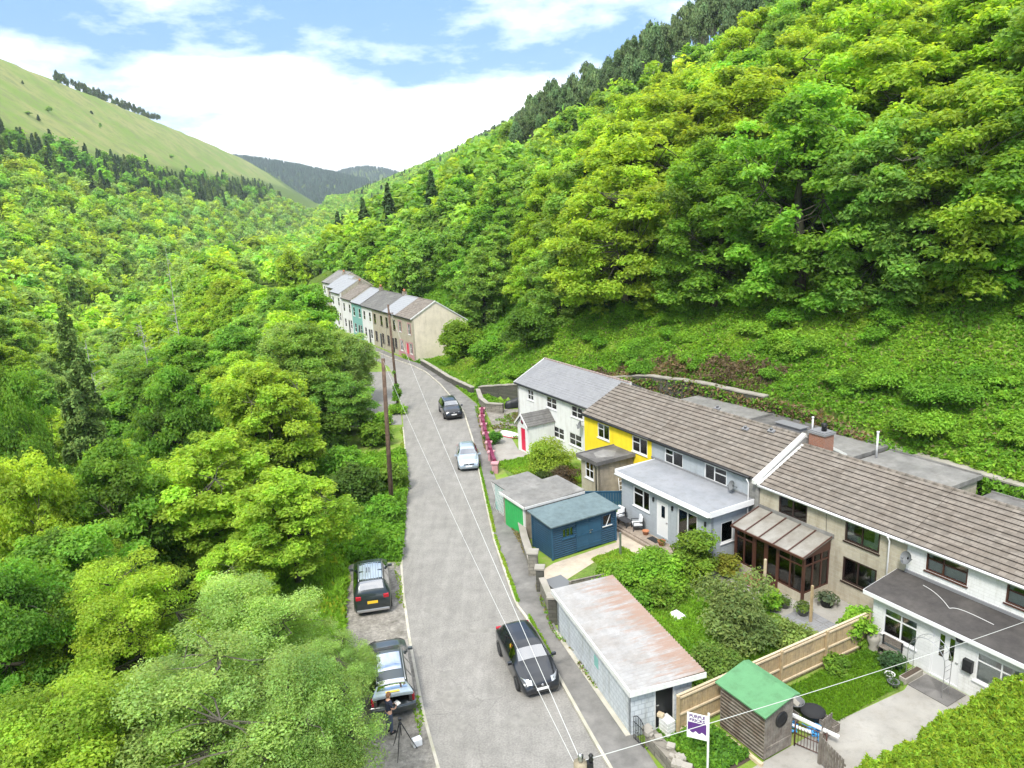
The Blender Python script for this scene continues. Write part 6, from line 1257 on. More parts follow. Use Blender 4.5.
for s in (1,-1):
    ch = [([(s*.10,.30,1.09),(s*.08,.36,1.10)], [.028,.03], None)]
    for k, (dx, ln) in enumerate(((-.022,.075),(-.007,.085),(.008,.08),(.022,.065))): ch.append(([(s*.08+dx,.39,1.10),(s*.08+dx-s*.008,.39+ln*.5,1.105),(s*.08+dx-s*.02,.39+ln*.7,1.09-.02)], [.009,.009,.008], 1))
    ch.append(([(s*.05,.35,1.12),(s*.03,.385,1.13)], [.011,.009], 0)); skin_obj('hand', ch, M['skin'], PR, 1)
mb = MB(); mb.smooth = True; V = []
for i in range(9):
    ph = math.pi*.62*i/8
    for k in range(14): t = 2*math.pi*k/14; V.append((.098*math.sin(ph)*math.cos(t), .068+.108*math.sin(ph)*math.sin(t)-.012, 1.665+.105*math.cos(ph)+(-.035 if math.sin(t) < 0 else .02)*math.sin(ph)))
mb.add(V, [(i*14+k, i*14+(k+1)%14, (i+1)*14+(k+1)%14, (i+1)*14+k) for i in range(8) for k in range(14)]); mesh('hair', mb, M['hair'], PR)
mb = MB(); mb.smooth = True; mb.obox((0,.168,1.625),(.022,.03,.035)); mesh('nose', mb, M['skin'], PR, bevel=.008)
for s in (1,-1): mb = MB(); mb.obox((s*.032,.158,1.655),(.024,.012,.010)); mesh('eye', mb, M['hair'], PR, bevel=.003); mb = MB(); mb.obox((s*.092,.07,1.645),(.014,.035,.055)); mesh('ear', mb, M['skin'], PR, bevel=.006)
mb = MB(); mb.obox((0,.156,1.588),(.045,.008,.008)); mesh('mouth', mb, M['red_door'], PR, bevel=.002)
for s in (1,-1): mb = MB(); mb.obox((s*.115,.05,.05),(.10,.27,.10)); mesh('shoe', mb, M['rubber'], PR, bevel=.03)
mb = MB(); mb.obox((0,.42,1.115),(.26,.17,.04),0,.2); c_ = mesh('controller', mb, M['plate_white'], None, off=(0,0,0), bevel=.01); tag(c_, 'white drone controller held by the person at the open boot', 'controller'); c_.location = PR.location; c_.rotation_euler = PR.rotation_euler
T = thing('tripod', 'black camera tripod standing open behind the estate car', 'tripod', (-4.75,23.15,0), .3)
for k in range(3):
    a_ = 2.1*k; mb = MB(); mb.tube([(.05*math.cos(a_),.05*math.sin(a_),1.25),(.32*math.cos(a_),.32*math.sin(a_),.55),(.55*math.cos(a_),.55*math.sin(a_),.01)], [.022,.018,.012], 6); mesh('leg', mb, M['black_paint'], T)
mb = MB(); mb.tube([(0,0,.75),(0,0,1.42)], .02, 8); mb.lathe([(.05,1.22),(.07,1.25),(.05,1.3)], n=10); mesh('column', mb, M['black_paint'], T)
mb = MB(); mb.box(-.06,.06,-.06,.06,1.42,1.50); mesh('head', mb, M['black_paint'], T, bevel=.01)
mb = MB(); mb.obox((-4.25,23.5,.16),(.36,.26,.3),.5); solo('white_case', mb, M['plate_white'], 'small white equipment case on the ground beside the tripod', 'case', bevel=.03)
# ------------------------------------------------------------------ poles and wires
def pole(lab, base_, top_, r0, r1, m_, name='telegraph_pole'):
    T = thing(name, lab, 'pole', base_); d = Vector(top_)-Vector(base_); mb = MB(); mb.tube([(0,0,-.4), tuple(d*.5), tuple(d)], [r0,(r0+r1)/2,r1], 14); mesh('shaft', mb, m_, T); return T
def unp(px, py, z):
    d = _F+_R2*(px-512)/FPX-_U2*(py-384)/FPX; t = (z-CH)/d[2]; return tuple(np.array([0,0,CH])+t*d)
T1 = pole('tall bare brown telegraph pole on the left verge of the road', (-8.6,45.9,0), (-8.35,46.3,10.6), .17,.12, M['pole_wood'])
T2 = pole('slim far telegraph pole with ivy on its lower part at the lay-by corner', (-11.8,71.6,0), (-11.95,71.7,11.1), .14,.10, M['pole_wood'])
tp = (.95,11.5,9.45); T3 = pole('pale topped telegraph pole directly below the camera at the bottom of the picture', (.95,11.5,0), tp, .17,.13, M['pole_pale'])
mb = MB(); mb.tube([(0,0,9.3),(.05,0,9.62)], .015, 6); mb.box(.12,.24,-.06,.06,9.2,9.45); mb.lathe([(.03,0),(.05,.05),(.03,.1),(.05,.14),(.02,.18)], (.2,0,9.45), 8); mesh('bracket', mb, M['iron'], T3)
mb = MB(); mb.lathe([(.03,0),(.05,.05),(.03,.1),(.05,.14),(.02,.18)], (0,0,9.46), 8); mesh('insulator', mb, M['steel'], T3)
mb = MB(); mb.box(-.3,.3,-.05,.05,10.2,10.3); mesh('crossarm', mb, M['pole_wood'], T2)
def wire(lab, p, q, sag, m_, r_=.016):
    p = Vector(p); q = Vector(q); mb = MB(); n = 24; mb.tube([tuple(p.lerp(q, i/n)-Vector((0,0,sag*4*(i/n)*(1-i/n)))) for i in range(n+1)], r_, 5, False); return solo('overhead_wire', mb, m_, lab, 'wire', 'overhead telephone wires')
wire('pale overhead wire running up the middle of the road to the far pole', (tp[0],tp[1],9.5), (-11.9,71.7,10.9), .55, M['wire'], .008)
wire('second overhead wire just left of the first, from the near pole to the brown pole', (tp[0]-.1,tp[1],9.4), (-8.35,46.3,10.45), .4, M['wire'], .006)
hp = FW(-11.2,1.0,4.3); wire('white overhead wire crossing the garden to the white house', (tp[0]+.1,tp[1],9.5), hp, .15, M['wire'], .008)
wire('thin dark wire from the brown pole to the far pole', (-8.35,46.3,10.5), (-11.95,71.7,11.0), .3, M['wire_dark'], .012)
# ------------------------------------------------------------------ vegetation
SPEC = {   # colour, height/radius defaults, leaf size factor
 'maple': dict(fn='b', col=(.36,.53,.065), kw=dict(nclump=230, flat=.8, crad=.135, up=.55, base=.12, tone=.15)),
 'oak':   dict(fn='b', col=(.20,.39,.055), kw=dict(nclump=200, flat=.85, crad=.145, up=.5, base=.14, tone=.2)),
 'ash':   dict(fn='b', col=(.27,.45,.09), kw=dict(nclump=220, flat=.9, crad=.13, base=.14, tone=.18, up=.4)),
 'birch': dict(fn='b', col=(.35,.52,.16), kw=dict(nclump=190, flat=1.0, crad=.16, base=.12, tone=.12, up=.25, droop=.5, shell=.25, asp=1.7)),
 'pine':  dict(fn='b', col=(.12,.185,.07), kw=dict(nclump=55, flat=.8, crad=.2, base=.42, tone=.2, up=.3)),
 'spruce':dict(fn='c', col=(.08,.15,.045), kw=dict()),
 'larch': dict(fn='c', col=(.17,.27,.06), kw=dict(spiky=.6)),
}
LODS = [(33, 72000, .088), (40, 60000, .12), (80, 42000, .165), (140, 22000, .25), (260, 5500, .50), (1e9, 2200, .8)]
PROTO = {}
def proto(kind, lod, var, low=False):
    k = (kind, lod, var, low)
    if k not in PROTO:
        sp = SPEC[kind]; n, ls = LODS[lod][1], LODS[lod][2]; seed = hash((len(kind), ord(kind[0]), lod, var)) % 9999 if False else ord(kind[0])*7+ord(kind[-1])*3+lod*31+var*101
        if sp['fn'] == 'b':
            kw = dict(sp['kw'])
            if low: kw['base'] = -.10
            if kind == 'birch': ls *= .72; n = int(n*1.3)
            if kind == 'pine': n = int(n*.7)
            if lod >= 4: kw['nclump'] = int(kw['nclump']*.6); kw['crad'] *= 1.25
            (tv_, tq), (V, Q, cl) = broadleaf(seed, 12., 4.2 if kind != 'birch' else 3.4, n, ls, sp['col'], twigs=lod < 5, **kw)
        else: (tv_, tq), (V, Q, cl) = conifer(seed, 12., 2.6, int(n*.55), ls*1.1, sp['col'], **sp['kw'])
        tm = quick_mesh('trunk', tv_, tq, M['bark_birch'] if kind in ('birch',) else M['bark'], None, True)
        cm = quick_mesh('crown', V, Q, M['needle'] if kind in ('spruce','larch','pine') else M['leaf'], cl)
        PROTO[k] = (tm, cm)
    return PROTO[k]
NAMES = {'maple':('broadleaf_tree','tree'),'oak':('broadleaf_tree','tree'),'ash':('broadleaf_tree','tree'),'birch':('birch_tree','birch'),'pine':('pine_tree','pine'),'spruce':('spruce_tree','conifer'),'larch':('larch_tree','conifer')}
LOOK = {'maple':'bright yellow-green broadleaf tree','oak':'deep green rounded broadleaf tree','ash':'soft mid-green broadleaf tree','birch':'feathery grey-green birch','pine':'dark pine with a bare trunk','spruce':'dark pointed spruce','larch':'light green pointed larch'}
TR = random.Random(77)
def tree(kind, x, y, H_, Rw=None, label=None, group=None, lod=None, z=None, low=False):
    z0 = H1(x, y) if z is None else z; d = math.sqrt(x*x+y*y+(z0+H_*.6-CH)**2)/max(1., H_/13)
    if lod is None: lod = next(i for i, l in enumerate(LODS) if d < l[0])
    tm, cm = proto(kind, lod, TR.randrange(3), low and kind in ('maple','oak','ash')); s = H_/12.; base_r = {'spruce':2.6,'larch':2.6,'birch':3.4}.get(kind,4.2); sr = (Rw/base_r) if Rw else s
    T = bpy.data.objects.new(NAMES[kind][0], None); COL.objects.link(T); T.location = (x,y,z0-.1); T.rotation_euler = (0,0,TR.uniform(0,6.28)); T.scale = (sr,sr,s)
    T['label'] = label or LOOK[kind]; T['category'] = NAMES[kind][1]
    if group: T['group'] = group
    for nm, me in (('trunk',tm),('crown',cm)): o = bpy.data.objects.new(nm, me); COL.objects.link(o); o.parent = T
    return T
BLx = np.array([(150,420),(230,400),(262,325),(290,340),(330,372),(360,385),(400,384),(440,388),(470,372),(500,350),(548,328),(590,340),(620,372),(690,386),(768,392),(900,396)])
BRx = np.array([(-200,275),(318,272),(350,290),(400,306),(440,310),(475,325),(484,338),(530,338),(560,322),(640,312),(760,306),(860,312),(1024,300),(1500,300)])
taken = []
def can(x, y, R):
    return all((x-a_)**2+(y-b_)**2 > (R+c_)**2 for a_, b_, c_ in taken if abs(y-b_) < 20)
# --- trees near the camera on the left, placed one by one: (px, py, z of crown centre, crown radius, kind, label)
NEAR = [(300,712,4.6,2.3,'birch','feathery grey-green tree leaning over the open estate car'),
 (205,700,5.0,3.6,'birch','large feathery birch filling the bottom of the picture left of the lay-by'),
 (70,760,4.5,3.6,'maple','yellow-green tree in the bottom left corner'),
 (240,620,4.0,3.0,'birch','feathery birch behind the large foreground birch'),
 (338,655,2.8,1.45,'birch','small birch whose twigs brush the parked off-roader'),
 (120,620,5.0,3.3,'maple','yellow-green tree with reddish shoots left of the foreground birches'),
 (20,650,4.5,3.0,'oak','darker green tree at the left edge near the bottom'),
 (288,508,4.6,3.1,'maple','bright yellow-green tree with tiered leaves just left of the grass bank'),
 (215,478,5.4,3.8,'maple','widest bright yellow-green tree in the lower left, with layered branches'),
 (120,505,5.0,3.2,'oak','green tree between the widest yellow-green tree and the left edge'),
 (30,540,4.8,3.4,'maple','yellow-green tree at the left edge halfway down'),
 (240,560,2.8,2.2,'maple','low yellow-green tree at the edge of the grass bank'),
 (240,380,6.0,3.4,'maple','upright bright green sycamore standing above its neighbours left of the road'),
 (335,395,4.6,3.0,'ash','crooked dark-limbed tree beside the brown telegraph pole'),
 (343,352,6.0,3.4,'birch','wispy pale birch screening the far terrace'),
 (275,345,6.0,4.0,'ash','soft green tree between the sycamore and the wispy birch'),
 (180,430,4.6,3.4,'oak','shaded green tree below the bright sycamore'),
 (80,400,6.0,3.2,'larch','tall conifer with drooping grey-green branches near the left edge'),
 (20,450,4.5,3.2,'oak','dark rhododendron-like tree at the left edge'),
 (290,270,9.0,3.6,'maple','yellow-green rounded tree at the far end of the left wood')]
for px, py, zc, R, k, lab in NEAR:
    x, y, _ = unp(px, py, zc); z0 = H1(x, y); hh = (zc-z0)/.62; tree(k, x, y, max(hh, R*1.7), R*1.12, lab); taken.append((x, y, R*.8))
tree('oak', -29, 300, 19, 7.5, 'rounded broadleaf tree standing proud on the skyline above the far terrace', low=True); tree('maple', -14, 292, 16, 6.5, 'smaller rounded skyline tree right of the proud one above the far terrace', low=True)
def gpx(px, py):                                   # where the sight line through a pixel meets the ground
    d = _F+_R2*(px-512)/FPX-_U2*(py-384)/FPX
    for t in np.arange(20, 400, .5):
        P = np.array([0,0,CH])+d*t
        if P[2] < H1(P[0], P[1]): return P
    return P
for px, py, k, H_, R, lab in ((560,322,'ash',11,4.6,'soft green rounded tree at the left end of the big trees above the bank'),(625,316,'maple',18,7.6,'huge bright yellow-green tree standing left of the wood above the near terrace'),
 (715,308,'oak',17,7.0,'broad shaded green tree between the two largest yellow-green trees'),(800,306,'oak',19,7.8,'large mid-green tree with branches sweeping down to the bank above the chimney'),
 (890,308,'ash',16,6.6,'soft green tree low on the bank, third from the right edge'),(965,298,'maple',17,7.0,'bright green tree low on the bank, second from the right edge'),(1040,296,'oak',17,6.8,'deep green tree low on the bank at the right edge')):
    P = gpx(px, py); tree(k, P[0], P[1], H_, R, lab, low=True); taken.append((P[0], P[1], R*.62))
# --- the woods
rng = np.random.default_rng(11); cand = []
def add_c(kind, x, y, H_, R, zone):
    z0 = H1(x, y); u, v, d = proj((x, y, z0+H_*.55)); 
    if d < 6: return
    rp = R*FPX/d
    if u+rp < -40 or u-rp > 1070 or v-rp*2 > 800: return
    cand.append((rp, kind, x, y, z0, H_, R, zone, u, v))
yy = 4.
while yy < 1150:
    step = 4.6 if yy < 60 else 5.6 if yy < 160 else 7.5 if yy < 400 else 11
    cx = float(np.interp(yy, CY, CX)); c = max(.03, 1-(yy-120)/1900) if yy > 120 else 1.
    s = 13.
    while s < 250*c+30:
        x = cx-s+rng.uniform(-1.6,1.6)*step/5; y = yy+rng.uniform(-.4,.4)*step; s += step*rng.uniform(.8,1.25)
        sc = (s-42)/c; nz = fbm(x, y, .045)
        if sc > 196+nz*14: continue
        if s < 17 and 44 < y < 96: continue
        hi = sc > 118+nz*22
        if hi: kind = ('spruce','spruce','larch','spruce','oak')[rng.integers(5)]; H_ = rng.uniform(9,15); 
        elif s < 38: kind = ('ash','birch','maple','oak','maple')[rng.integers(5)]; H_ = rng.uniform(10,14)
        else: kind = ('maple','birch','ash','maple','birch','maple','ash','birch')[rng.integers(8)]; H_ = rng.uniform(6.5,10.5)
        R = H_*(.22 if kind in ('spruce','larch') else rng.uniform(.34,.44))
        z0 = H1(x, y); u, v, d = proj((x, y, z0+H_*.6))
        if d < 30 and v > 470 or d < 22: continue
        rp = R*FPX/d
        if u+rp*.8 > np.interp(v, BLx[:,0], BLx[:,1]) or u+rp*.6 > np.interp(v+rp*.7, BLx[:,0], BLx[:,1]): 
            if v > 235 and y < 300: continue
        if not can(x, y, step*.42): continue
        add_c(kind, x, y, H_, R, 'L')
    yy += step
yy = -10.
while yy < 1600:
    step = (9.0 if yy < 130 else 7.5) if yy < 300 else 10
    xf = float(np.interp(yy, FY, FX)); dd = 3.
    while dd < 330 and yy < 1700:
        x = xf+dd+rng.uniform(-1.8,1.8); y = yy+rng.uniform(-.4,.4)*step; dd += step*rng.uniform(.8,1.2)*(1 if dd < 120 else 1.5)
        z0 = H1(x, y); ub, vb, db = proj((x, y, z0))
        if db < 20 or z0 > CH+70 and db < 60: continue
        if vb > np.interp(ub, BRx[:,0], BRx[:,1]): continue
        d_ = (x-float(np.interp(y, FY, FX)))*.88; nz = fbm(x, y, .05)
        crest = float(np.interp(y, [-100,350,960], [100,112,150])); hrel = z0/crest
        if hrel > .80+.05*nz and ub < 800: kind = 'pine'; H_ = rng.uniform(13,17); R = H_*.17
        elif rng.random() < .04 and y > 140: kind = 'spruce'; H_ = rng.uniform(12,17); R = H_*.2
        else:
            kind = ('maple','maple','maple','oak','ash')[rng.integers(5)] if (ub > 560) else ('oak','ash','oak','maple','ash')[rng.integers(5)]
            big = y < 130 and ub > 545; H_ = rng.uniform(16,23) if big else rng.uniform(8.5,13); R = H_*rng.uniform(.38,.47)
            if not big and y < 130 and rng.random() < .5: add_c('ash' if rng.random() < .5 else 'oak', x+4, y+3, rng.uniform(6,9), 3., 'R')
        if not can(x, y, 2.5): continue
        if 515 < ub < 775 and vb-H_*.8*FPX/db < np.interp(ub, [520,760], [138,16]): kind = 'pine'; H_ = rng.uniform(12,18); R = H_*.15
        if kind == 'pine' and rng.random() < .22: continue
        add_c(kind, x, y, H_, R, 'R')
    yy += step
yy = 218.
while yy < 1700:
    cx = float(np.interp(yy, CY, CX)); xf = float(np.interp(yy, FY, FX)); x = cx-16
    while x < xf+5:
        h_ = rng.uniform(7,11); add_c(('maple','oak','ash','birch')[rng.integers(4)], x+rng.uniform(-2,2), yy+rng.uniform(-3,3), h_, h_*.4, 'V'); x += 7.5
    yy += 8 if yy < 400 else 12
# scattered dark pines along the skyline of the grassy hill, and a few on it
for i in range(420):
    y = rng.uniform(560, 1080); c = 1-(y-120)/1900; cx = float(np.interp(y, CY, CX)); x = cx-(42+c*rng.uniform(384,420)); 
    h_ = rng.uniform(8,13); uu = proj((x, y, H1(x, y)))[0]
    if 55 < uu < 192: add_c('pine', x, y, h_, h_*.16, 'S')
for i in range(20):
    y = rng.uniform(180, 900); c = 1-(y-120)/1900; cx = float(np.interp(y, CY, CX)); x = cx-(42+c*rng.uniform(200,370)); add_c(('oak','spruce')[i%2], x, y, rng.uniform(2.5,6), rng.uniform(1.2,3), 'M')
cand.sort(key=lambda t: -t[0])
quota = {'tree': 290, 'birch': 160, 'conifer': 150, 'pine': 160}; used = dict.fromkeys(quota, 0); rest = {}
ZL = {'L':('in the wood on the left hillside','trees of the left hillside wood'),'R':('in the wood on the right hillside','trees of the right hillside wood'),'S':('on the skyline of the grassy hill','trees on the skyline of the grassy hill'),'V':('on the valley floor beyond the far terrace','trees of the valley floor'),'M':('standing alone on the open grassy hillside','lone trees on the grassy hillside')}
ORD = 'first second third fourth fifth sixth seventh eighth ninth tenth eleventh twelfth thirteenth fourteenth fifteenth sixteenth seventeenth eighteenth nineteenth twentieth'.split()
def where(zone, u, v, rp, x, y, z0):
    if zone == 'R':
        if y > 230: return 'far along the right hillside, near the skyline' if v < 150 else 'far along the right hillside above the valley floor'
        if u < 470: return 'on the right hillside just above the far terrace'
        if v < 60: return 'at the top of the picture on the right hillside'
        return 'midway up the right hillside, left of the big trees' if u < 640 else 'in the thick of the wood above the near terrace' if u < 850 else 'in the wood at the right edge of the picture'
    if zone == 'L':
        if v < 190: return 'at the top edge of the left wood under the grassy hill'
        if y > 150: return 'far along the left hillside wood'
        if u < 110: return 'near the left edge of the picture in the hillside wood'
        return 'in the middle of the left hillside wood' if v < 330 else 'low in the left wood between hillside and road'
    return {'V':'on the valley floor beyond the far terrace','S':'on the skyline of the grassy hill','M':'standing alone on the open grassy hillside'}[zone]
sel = []
for t in cand:
    cat = NAMES[t[1]][1]
    if used[cat] < quota[cat] and t[0] > 2.2: used[cat] += 1; sel.append(t)
    else: rest.setdefault('conifer' if t[1] in ('spruce','larch','pine') else 'broad', []).append((t[1],)+t[2:7]+t[8:])
fr_ = sorted([t for t in sel if t[7] == 'R' and t[0] > 38 and proj((t[2],t[3],t[4]))[1] > 215 and t[8] > 470][:20], key=lambda t: t[8]); nR = {id(t): i for i, t in enumerate(fr_)}
fl_ = sorted([t for t in sel if t[7] == 'L' and t[9] > 330][:20], key=lambda t: t[9]); nL = {id(t): i for i, t in enumerate(fl_)}
for t in sel:
    rp, kind, x, y, z0, H_, R, zone, u, v = t
    if id(t) in nR: tree(kind, x, y, H_, R, LOOK[kind]+', %s from the left along the foot of the right wood' % ORD[nR[id(t)]], None, z=z0, low=True)
    elif id(t) in nL: tree(kind, x, y, H_, R, LOOK[kind]+', %s nearest from top in the lower left wood' % ORD[nL[id(t)]] if False else LOOK[kind]+' of the lower left wood, %s counting from farthest to nearest' % ORD[nL[id(t)]], None, z=z0)
    else: w_ = where(zone, u, v, rp, x, y, z0); tree(kind, x, y, H_, R, (LOOK[kind] if zone != 'S' else 'small dark pine')+' '+w_, 'trees '+w_, z=z0, low=zone in 'RV')
print('trees', used, {k: len(v) for k, v in rest.items()}, 'cand', len(cand))
def far_wood(name, items, label, nleaf, ls):
    Vs = []; Qs = []; Cs = []; o = 0; rg = np.random.default_rng(3)
    pr = {}
    for kd in set(i[0] for i in items):
        sp = SPEC[kd]
        for v in range(3):
            if sp['fn'] == 'b':
                kw = dict(sp['kw']); kw['nclump'] = 16; kw['crad'] = .42; t, l = broadleaf(v+5, 12, 4.2, nleaf, ls, sp['col'], twigs=False, **kw)
            else: t, l = conifer(v+9, 12, 2.6, nleaf, ls, sp['col'], **sp['kw'])
            pr[(kd, v)] = l
    for kd, x, y, z0, H_, R, u, v_ in items:
        V, Q, c = pr[(kd, int(rg.integers(3)))]; a_ = rg.uniform(0, 6.28); br = 2.6 if SPEC[kd]['fn'] == 'c' else 4.2; s = R/br
        W_ = np.stack([(V[:,0]*math.cos(a_)-V[:,1]*math.sin(a_))*s+x, (V[:,0]*math.sin(a_)+V[:,1]*math.cos(a_))*s+y, V[:,2]*H_/12+z0], 1)
        Vs.append(W_); Qs.append(Q+o); Cs.append(c*rg.uniform(.75,1.25)*np.array([rg.uniform(.85,1.15),1,1])); o += len(V)
    me = quick_mesh(name, np.concatenate(Vs), np.concatenate(Qs), M['cover'], np.clip(np.concatenate(Cs),0,1)); ob = bpy.data.objects.new(name, me); COL.objects.link(ob); return tag(ob, label, 'wood', None, 'stuff')
if rest.get('broad'): far_wood('distant_woodland', rest['broad'], 'distant green woodland covering both sides of the valley', 420, 1.35)
if rest.get('conifer'): far_wood('distant_conifers', rest['conifer'], 'distant dark conifers scattered through the valley woods', 300, 1.2)
# plantation on the far hills
it = []
def farh(n, x0, x1, y0, y1):
    for i in range(n):
        x = rng.uniform(x0, x1); y = rng.uniform(y0, y1); z0 = H1(x, y)
        if z0 < 22: continue
        u, v, d = proj((x, y, z0+8))
        if not (150 < u < 520): continue
        it.append(('spruce', x, y, z0, rng.uniform(13,19), rng.uniform(3.2,4.4), u, v))
farh(9500, -1500, -450, 1980, 2620); farh(3500, -800, 100, 2900, 3450)
def far_cones(name, items, label):
    n = 5; w = np.arange(n)*2*math.pi/n; Vs = []; Qs = []; Cs = []; o = 0; rg = np.random.default_rng(4)
    for kd, x, y, z0, H_, R, u, v_ in items:
        vs = np.concatenate([np.stack([x+np.cos(w)*R, y+np.sin(w)*R, np.full(n, z0)],1), np.stack([x+np.cos(w)*R*.08, y+np.sin(w)*R*.08, np.full(n, z0+H_)],1)]); k = np.arange(n)
        Vs.append(vs); Qs.append(np.stack([o+k, o+(k+1)%n, o+n+(k+1)%n, o+n+k],1)); o += 2*n; Cs.append(np.tile(np.array([.07,.13,.075])*rg.uniform(.7,1.3),(2*n,1)))
    me = quick_mesh(name, np.concatenate(Vs), np.concatenate(Qs), M['cover'], np.concatenate(Cs)); ob = bpy.data.objects.new(name, me); COL.objects.link(ob); tag(ob, label, 'plantation', None, 'stuff')
far_cones('conifer_plantation', it, 'dark conifer plantation covering the distant hill across the valley')
# --- ground cover
def cover(name, label, n, fx, size, cols, wts, hgt=.35, up=.9, hn=.6, keep=None, seed=1, blade=False, z=None, cat='ground cover'):
    rg = np.random.default_rng(seed); x, y = fx(rg, n)
    if keep is not None: k = keep(x, y); x, y = x[k], y[k]
    n = len(x); z0 = HT(x, y) if z is None else np.full(n, z)
    mound = np.clip(.5+.5*fbm(x+3, y+7, .9)+.35*fbm(x, y, 2.1), .05, 1.6)
    P = np.stack([x, y, z0+mound*hgt*rg.uniform(.15,1.,n)], 1)
    pn = fbm(x+11, y-5, .22)+rg.normal(0,.25,n); q = np.digitize(pn, np.linspace(-1.1,1.1,len(cols)+1)[1:-1]); base = np.array(cols)[q]
    if wts: m_ = rg.random(n) < wts[1]; base[m_] = wts[0]
    c = np.clip(base*(1+rg.normal(0,.2,(n,1))), .004, 1)
    Nn = rg.normal(size=(n,3))*hn+np.array([0,0,up])
    if blade: Nn = rg.normal(size=(n,3))*np.array([1,1,.25])
    V, Q = leaf_quads(P, Nn, size, rg, 2.2 if blade else 1.5)
    me = quick_mesh(name, V, Q, M['cover'], np.repeat(c, 4, 0)); ob = bpy.data.objects.new(name, me); COL.objects.link(ob); return tag(ob, label, cat, None, 'stuff')
G1, G2, G3, G4 = (.11,.26,.035), (.17,.36,.035), (.225,.42,.04), (.32,.46,.06)
def rslope(rg, n):
    y = rg.uniform(6, 92, n); d = rg.uniform(.45, 36, n); return np.interp(y, FY, FX)+d, y
def onr(x, y):
    u, v, d = proj_np(x, y, HT(x, y)); return (u > 440) & (u < 1080) & (v > 200)
def proj_np(x, y, z):
    d = np.stack([x, y, z-CH], -1); zz = d@_F; return 512+FPX*(d@_R2)/zz, 384-FPX*(d@_U2)/zz, zz
cover('slope_undergrowth', 'tangled bright green brambles and ferns covering the slope behind the houses', 520000, rslope, .19, [G1,G2,G3,G2,G3,(.30,.50,.05),G4], ((.26,.21,.12),.05), .75, .8, .6, onr, 1)
cover('slope_undergrowth', 'undergrowth on the bank above the far terrace', 110000, lambda rg, n: (lambda y: (np.interp(y, FY, FX)+rg.uniform(-1.5,40,n), y))(rg.uniform(92,150,n)), .42, [G1,G2,G2,G3], None, .9, .7, .7, None, 2)
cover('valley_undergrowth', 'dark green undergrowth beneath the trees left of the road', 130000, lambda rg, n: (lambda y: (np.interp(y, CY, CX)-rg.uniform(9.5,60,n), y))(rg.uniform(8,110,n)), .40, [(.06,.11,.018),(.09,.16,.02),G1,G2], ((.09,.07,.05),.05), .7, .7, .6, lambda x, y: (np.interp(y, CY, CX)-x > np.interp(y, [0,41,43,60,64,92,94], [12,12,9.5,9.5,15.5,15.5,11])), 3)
cover('verge_grass', 'bright green weeds and grass on the verge round the brown telegraph pole', 26000, lambda rg, n: (lambda y: (ip(y, RL)-rg.uniform(.1,6,n)*np.sqrt(rg.random(n)), y))(rg.uniform(38.6,58,n)), .20, [G1,G2,G2,G3], None, .9, .5, .6, None, 4)
cover('bank_grass', 'long yellow-green grass on the bank behind the lay-by', 60000, lambda rg, n: (lambda y: (ip(y, RL)-3.3-rg.uniform(-.1,8,n), y))(rg.uniform(24,41.5,n)), .26, [G2,G3,G3,(.38,.46,.05)], None, .35, .5, .6, None, 5, True)
def along(A, off0, off1, y0, y1): return lambda rg, n: (lambda y: (ip(y, A)+rg.uniform(off0,off1,n), y))(rg.uniform(y0,y1,n))
cover('kerb_grass', 'strip of grass growing along the kerb of the pavement', 4200, along(RR,.12,.26,28.5,58), .08, [G2,G3,G4], None, .14, .5, .6, lambda x, y: fbm(x*3, y, .8) > -.45, 6, True, z=.1)
cover('kerb_grass', 'weeds growing along the edge of the lay-by and road', 3600, along(RL,-.45,-.1,20,66), .08, [G2,G3,G4,(.22,.2,.08)], None, .06, .5, .6, lambda x, y: fbm(x*3, y, .9) > .15, 7, True, z=.01)
cover('wall_weeds', 'weeds and dry grass at the foot of the garden walls', 4200, along(WL,-.22,.10,20,72), .09, [G1,G2,(.22,.19,.08),(.28,.25,.12)], None, .22, .5, .7, lambda x, y: fbm(x*2, y, .7) > .05, 8, False, z=.1)
def Frect(x0, x1, y0, y1):
    def f(rg, n):
        a_ = rg.uniform(x0, x1, n); b_ = rg.uniform(y0, y1, n); p = NH[None,:]*(28.52+b_[:,None])+XH[None,:]*a_[:,None]; return p[:,0], p[:,1]
    return f
cover('verge_growth', 'grass and weeds between the pavement and the slope below the far terrace', 42000, lambda rg, n: (lambda y: (ip(y, WL)+.3+rg.random(n)*np.maximum(np.interp(y, FY, FX)-ip(y, WL)+1.2, 1.5), y))(rg.uniform(72,101,n)), .2, [G1,G2,G3,G4], None, .5, .6, .6, None, 16)
cover('dry_bank', 'dry brown stems and roots on the steep bank above the white end house', 7000, lambda rg, n: (lambda y: (np.interp(y, FY, FX)+rg.uniform(.2,3.0,n), y))(rg.uniform(53,68,n)), .20, [(.30,.22,.12),(.20,.15,.09),(.13,.10,.06),(.22,.30,.05)], None, 1.2, .5, .8, lambda x, y: fbm(x, y, .35) > -.5+np.abs(y-61)*.06, 15)
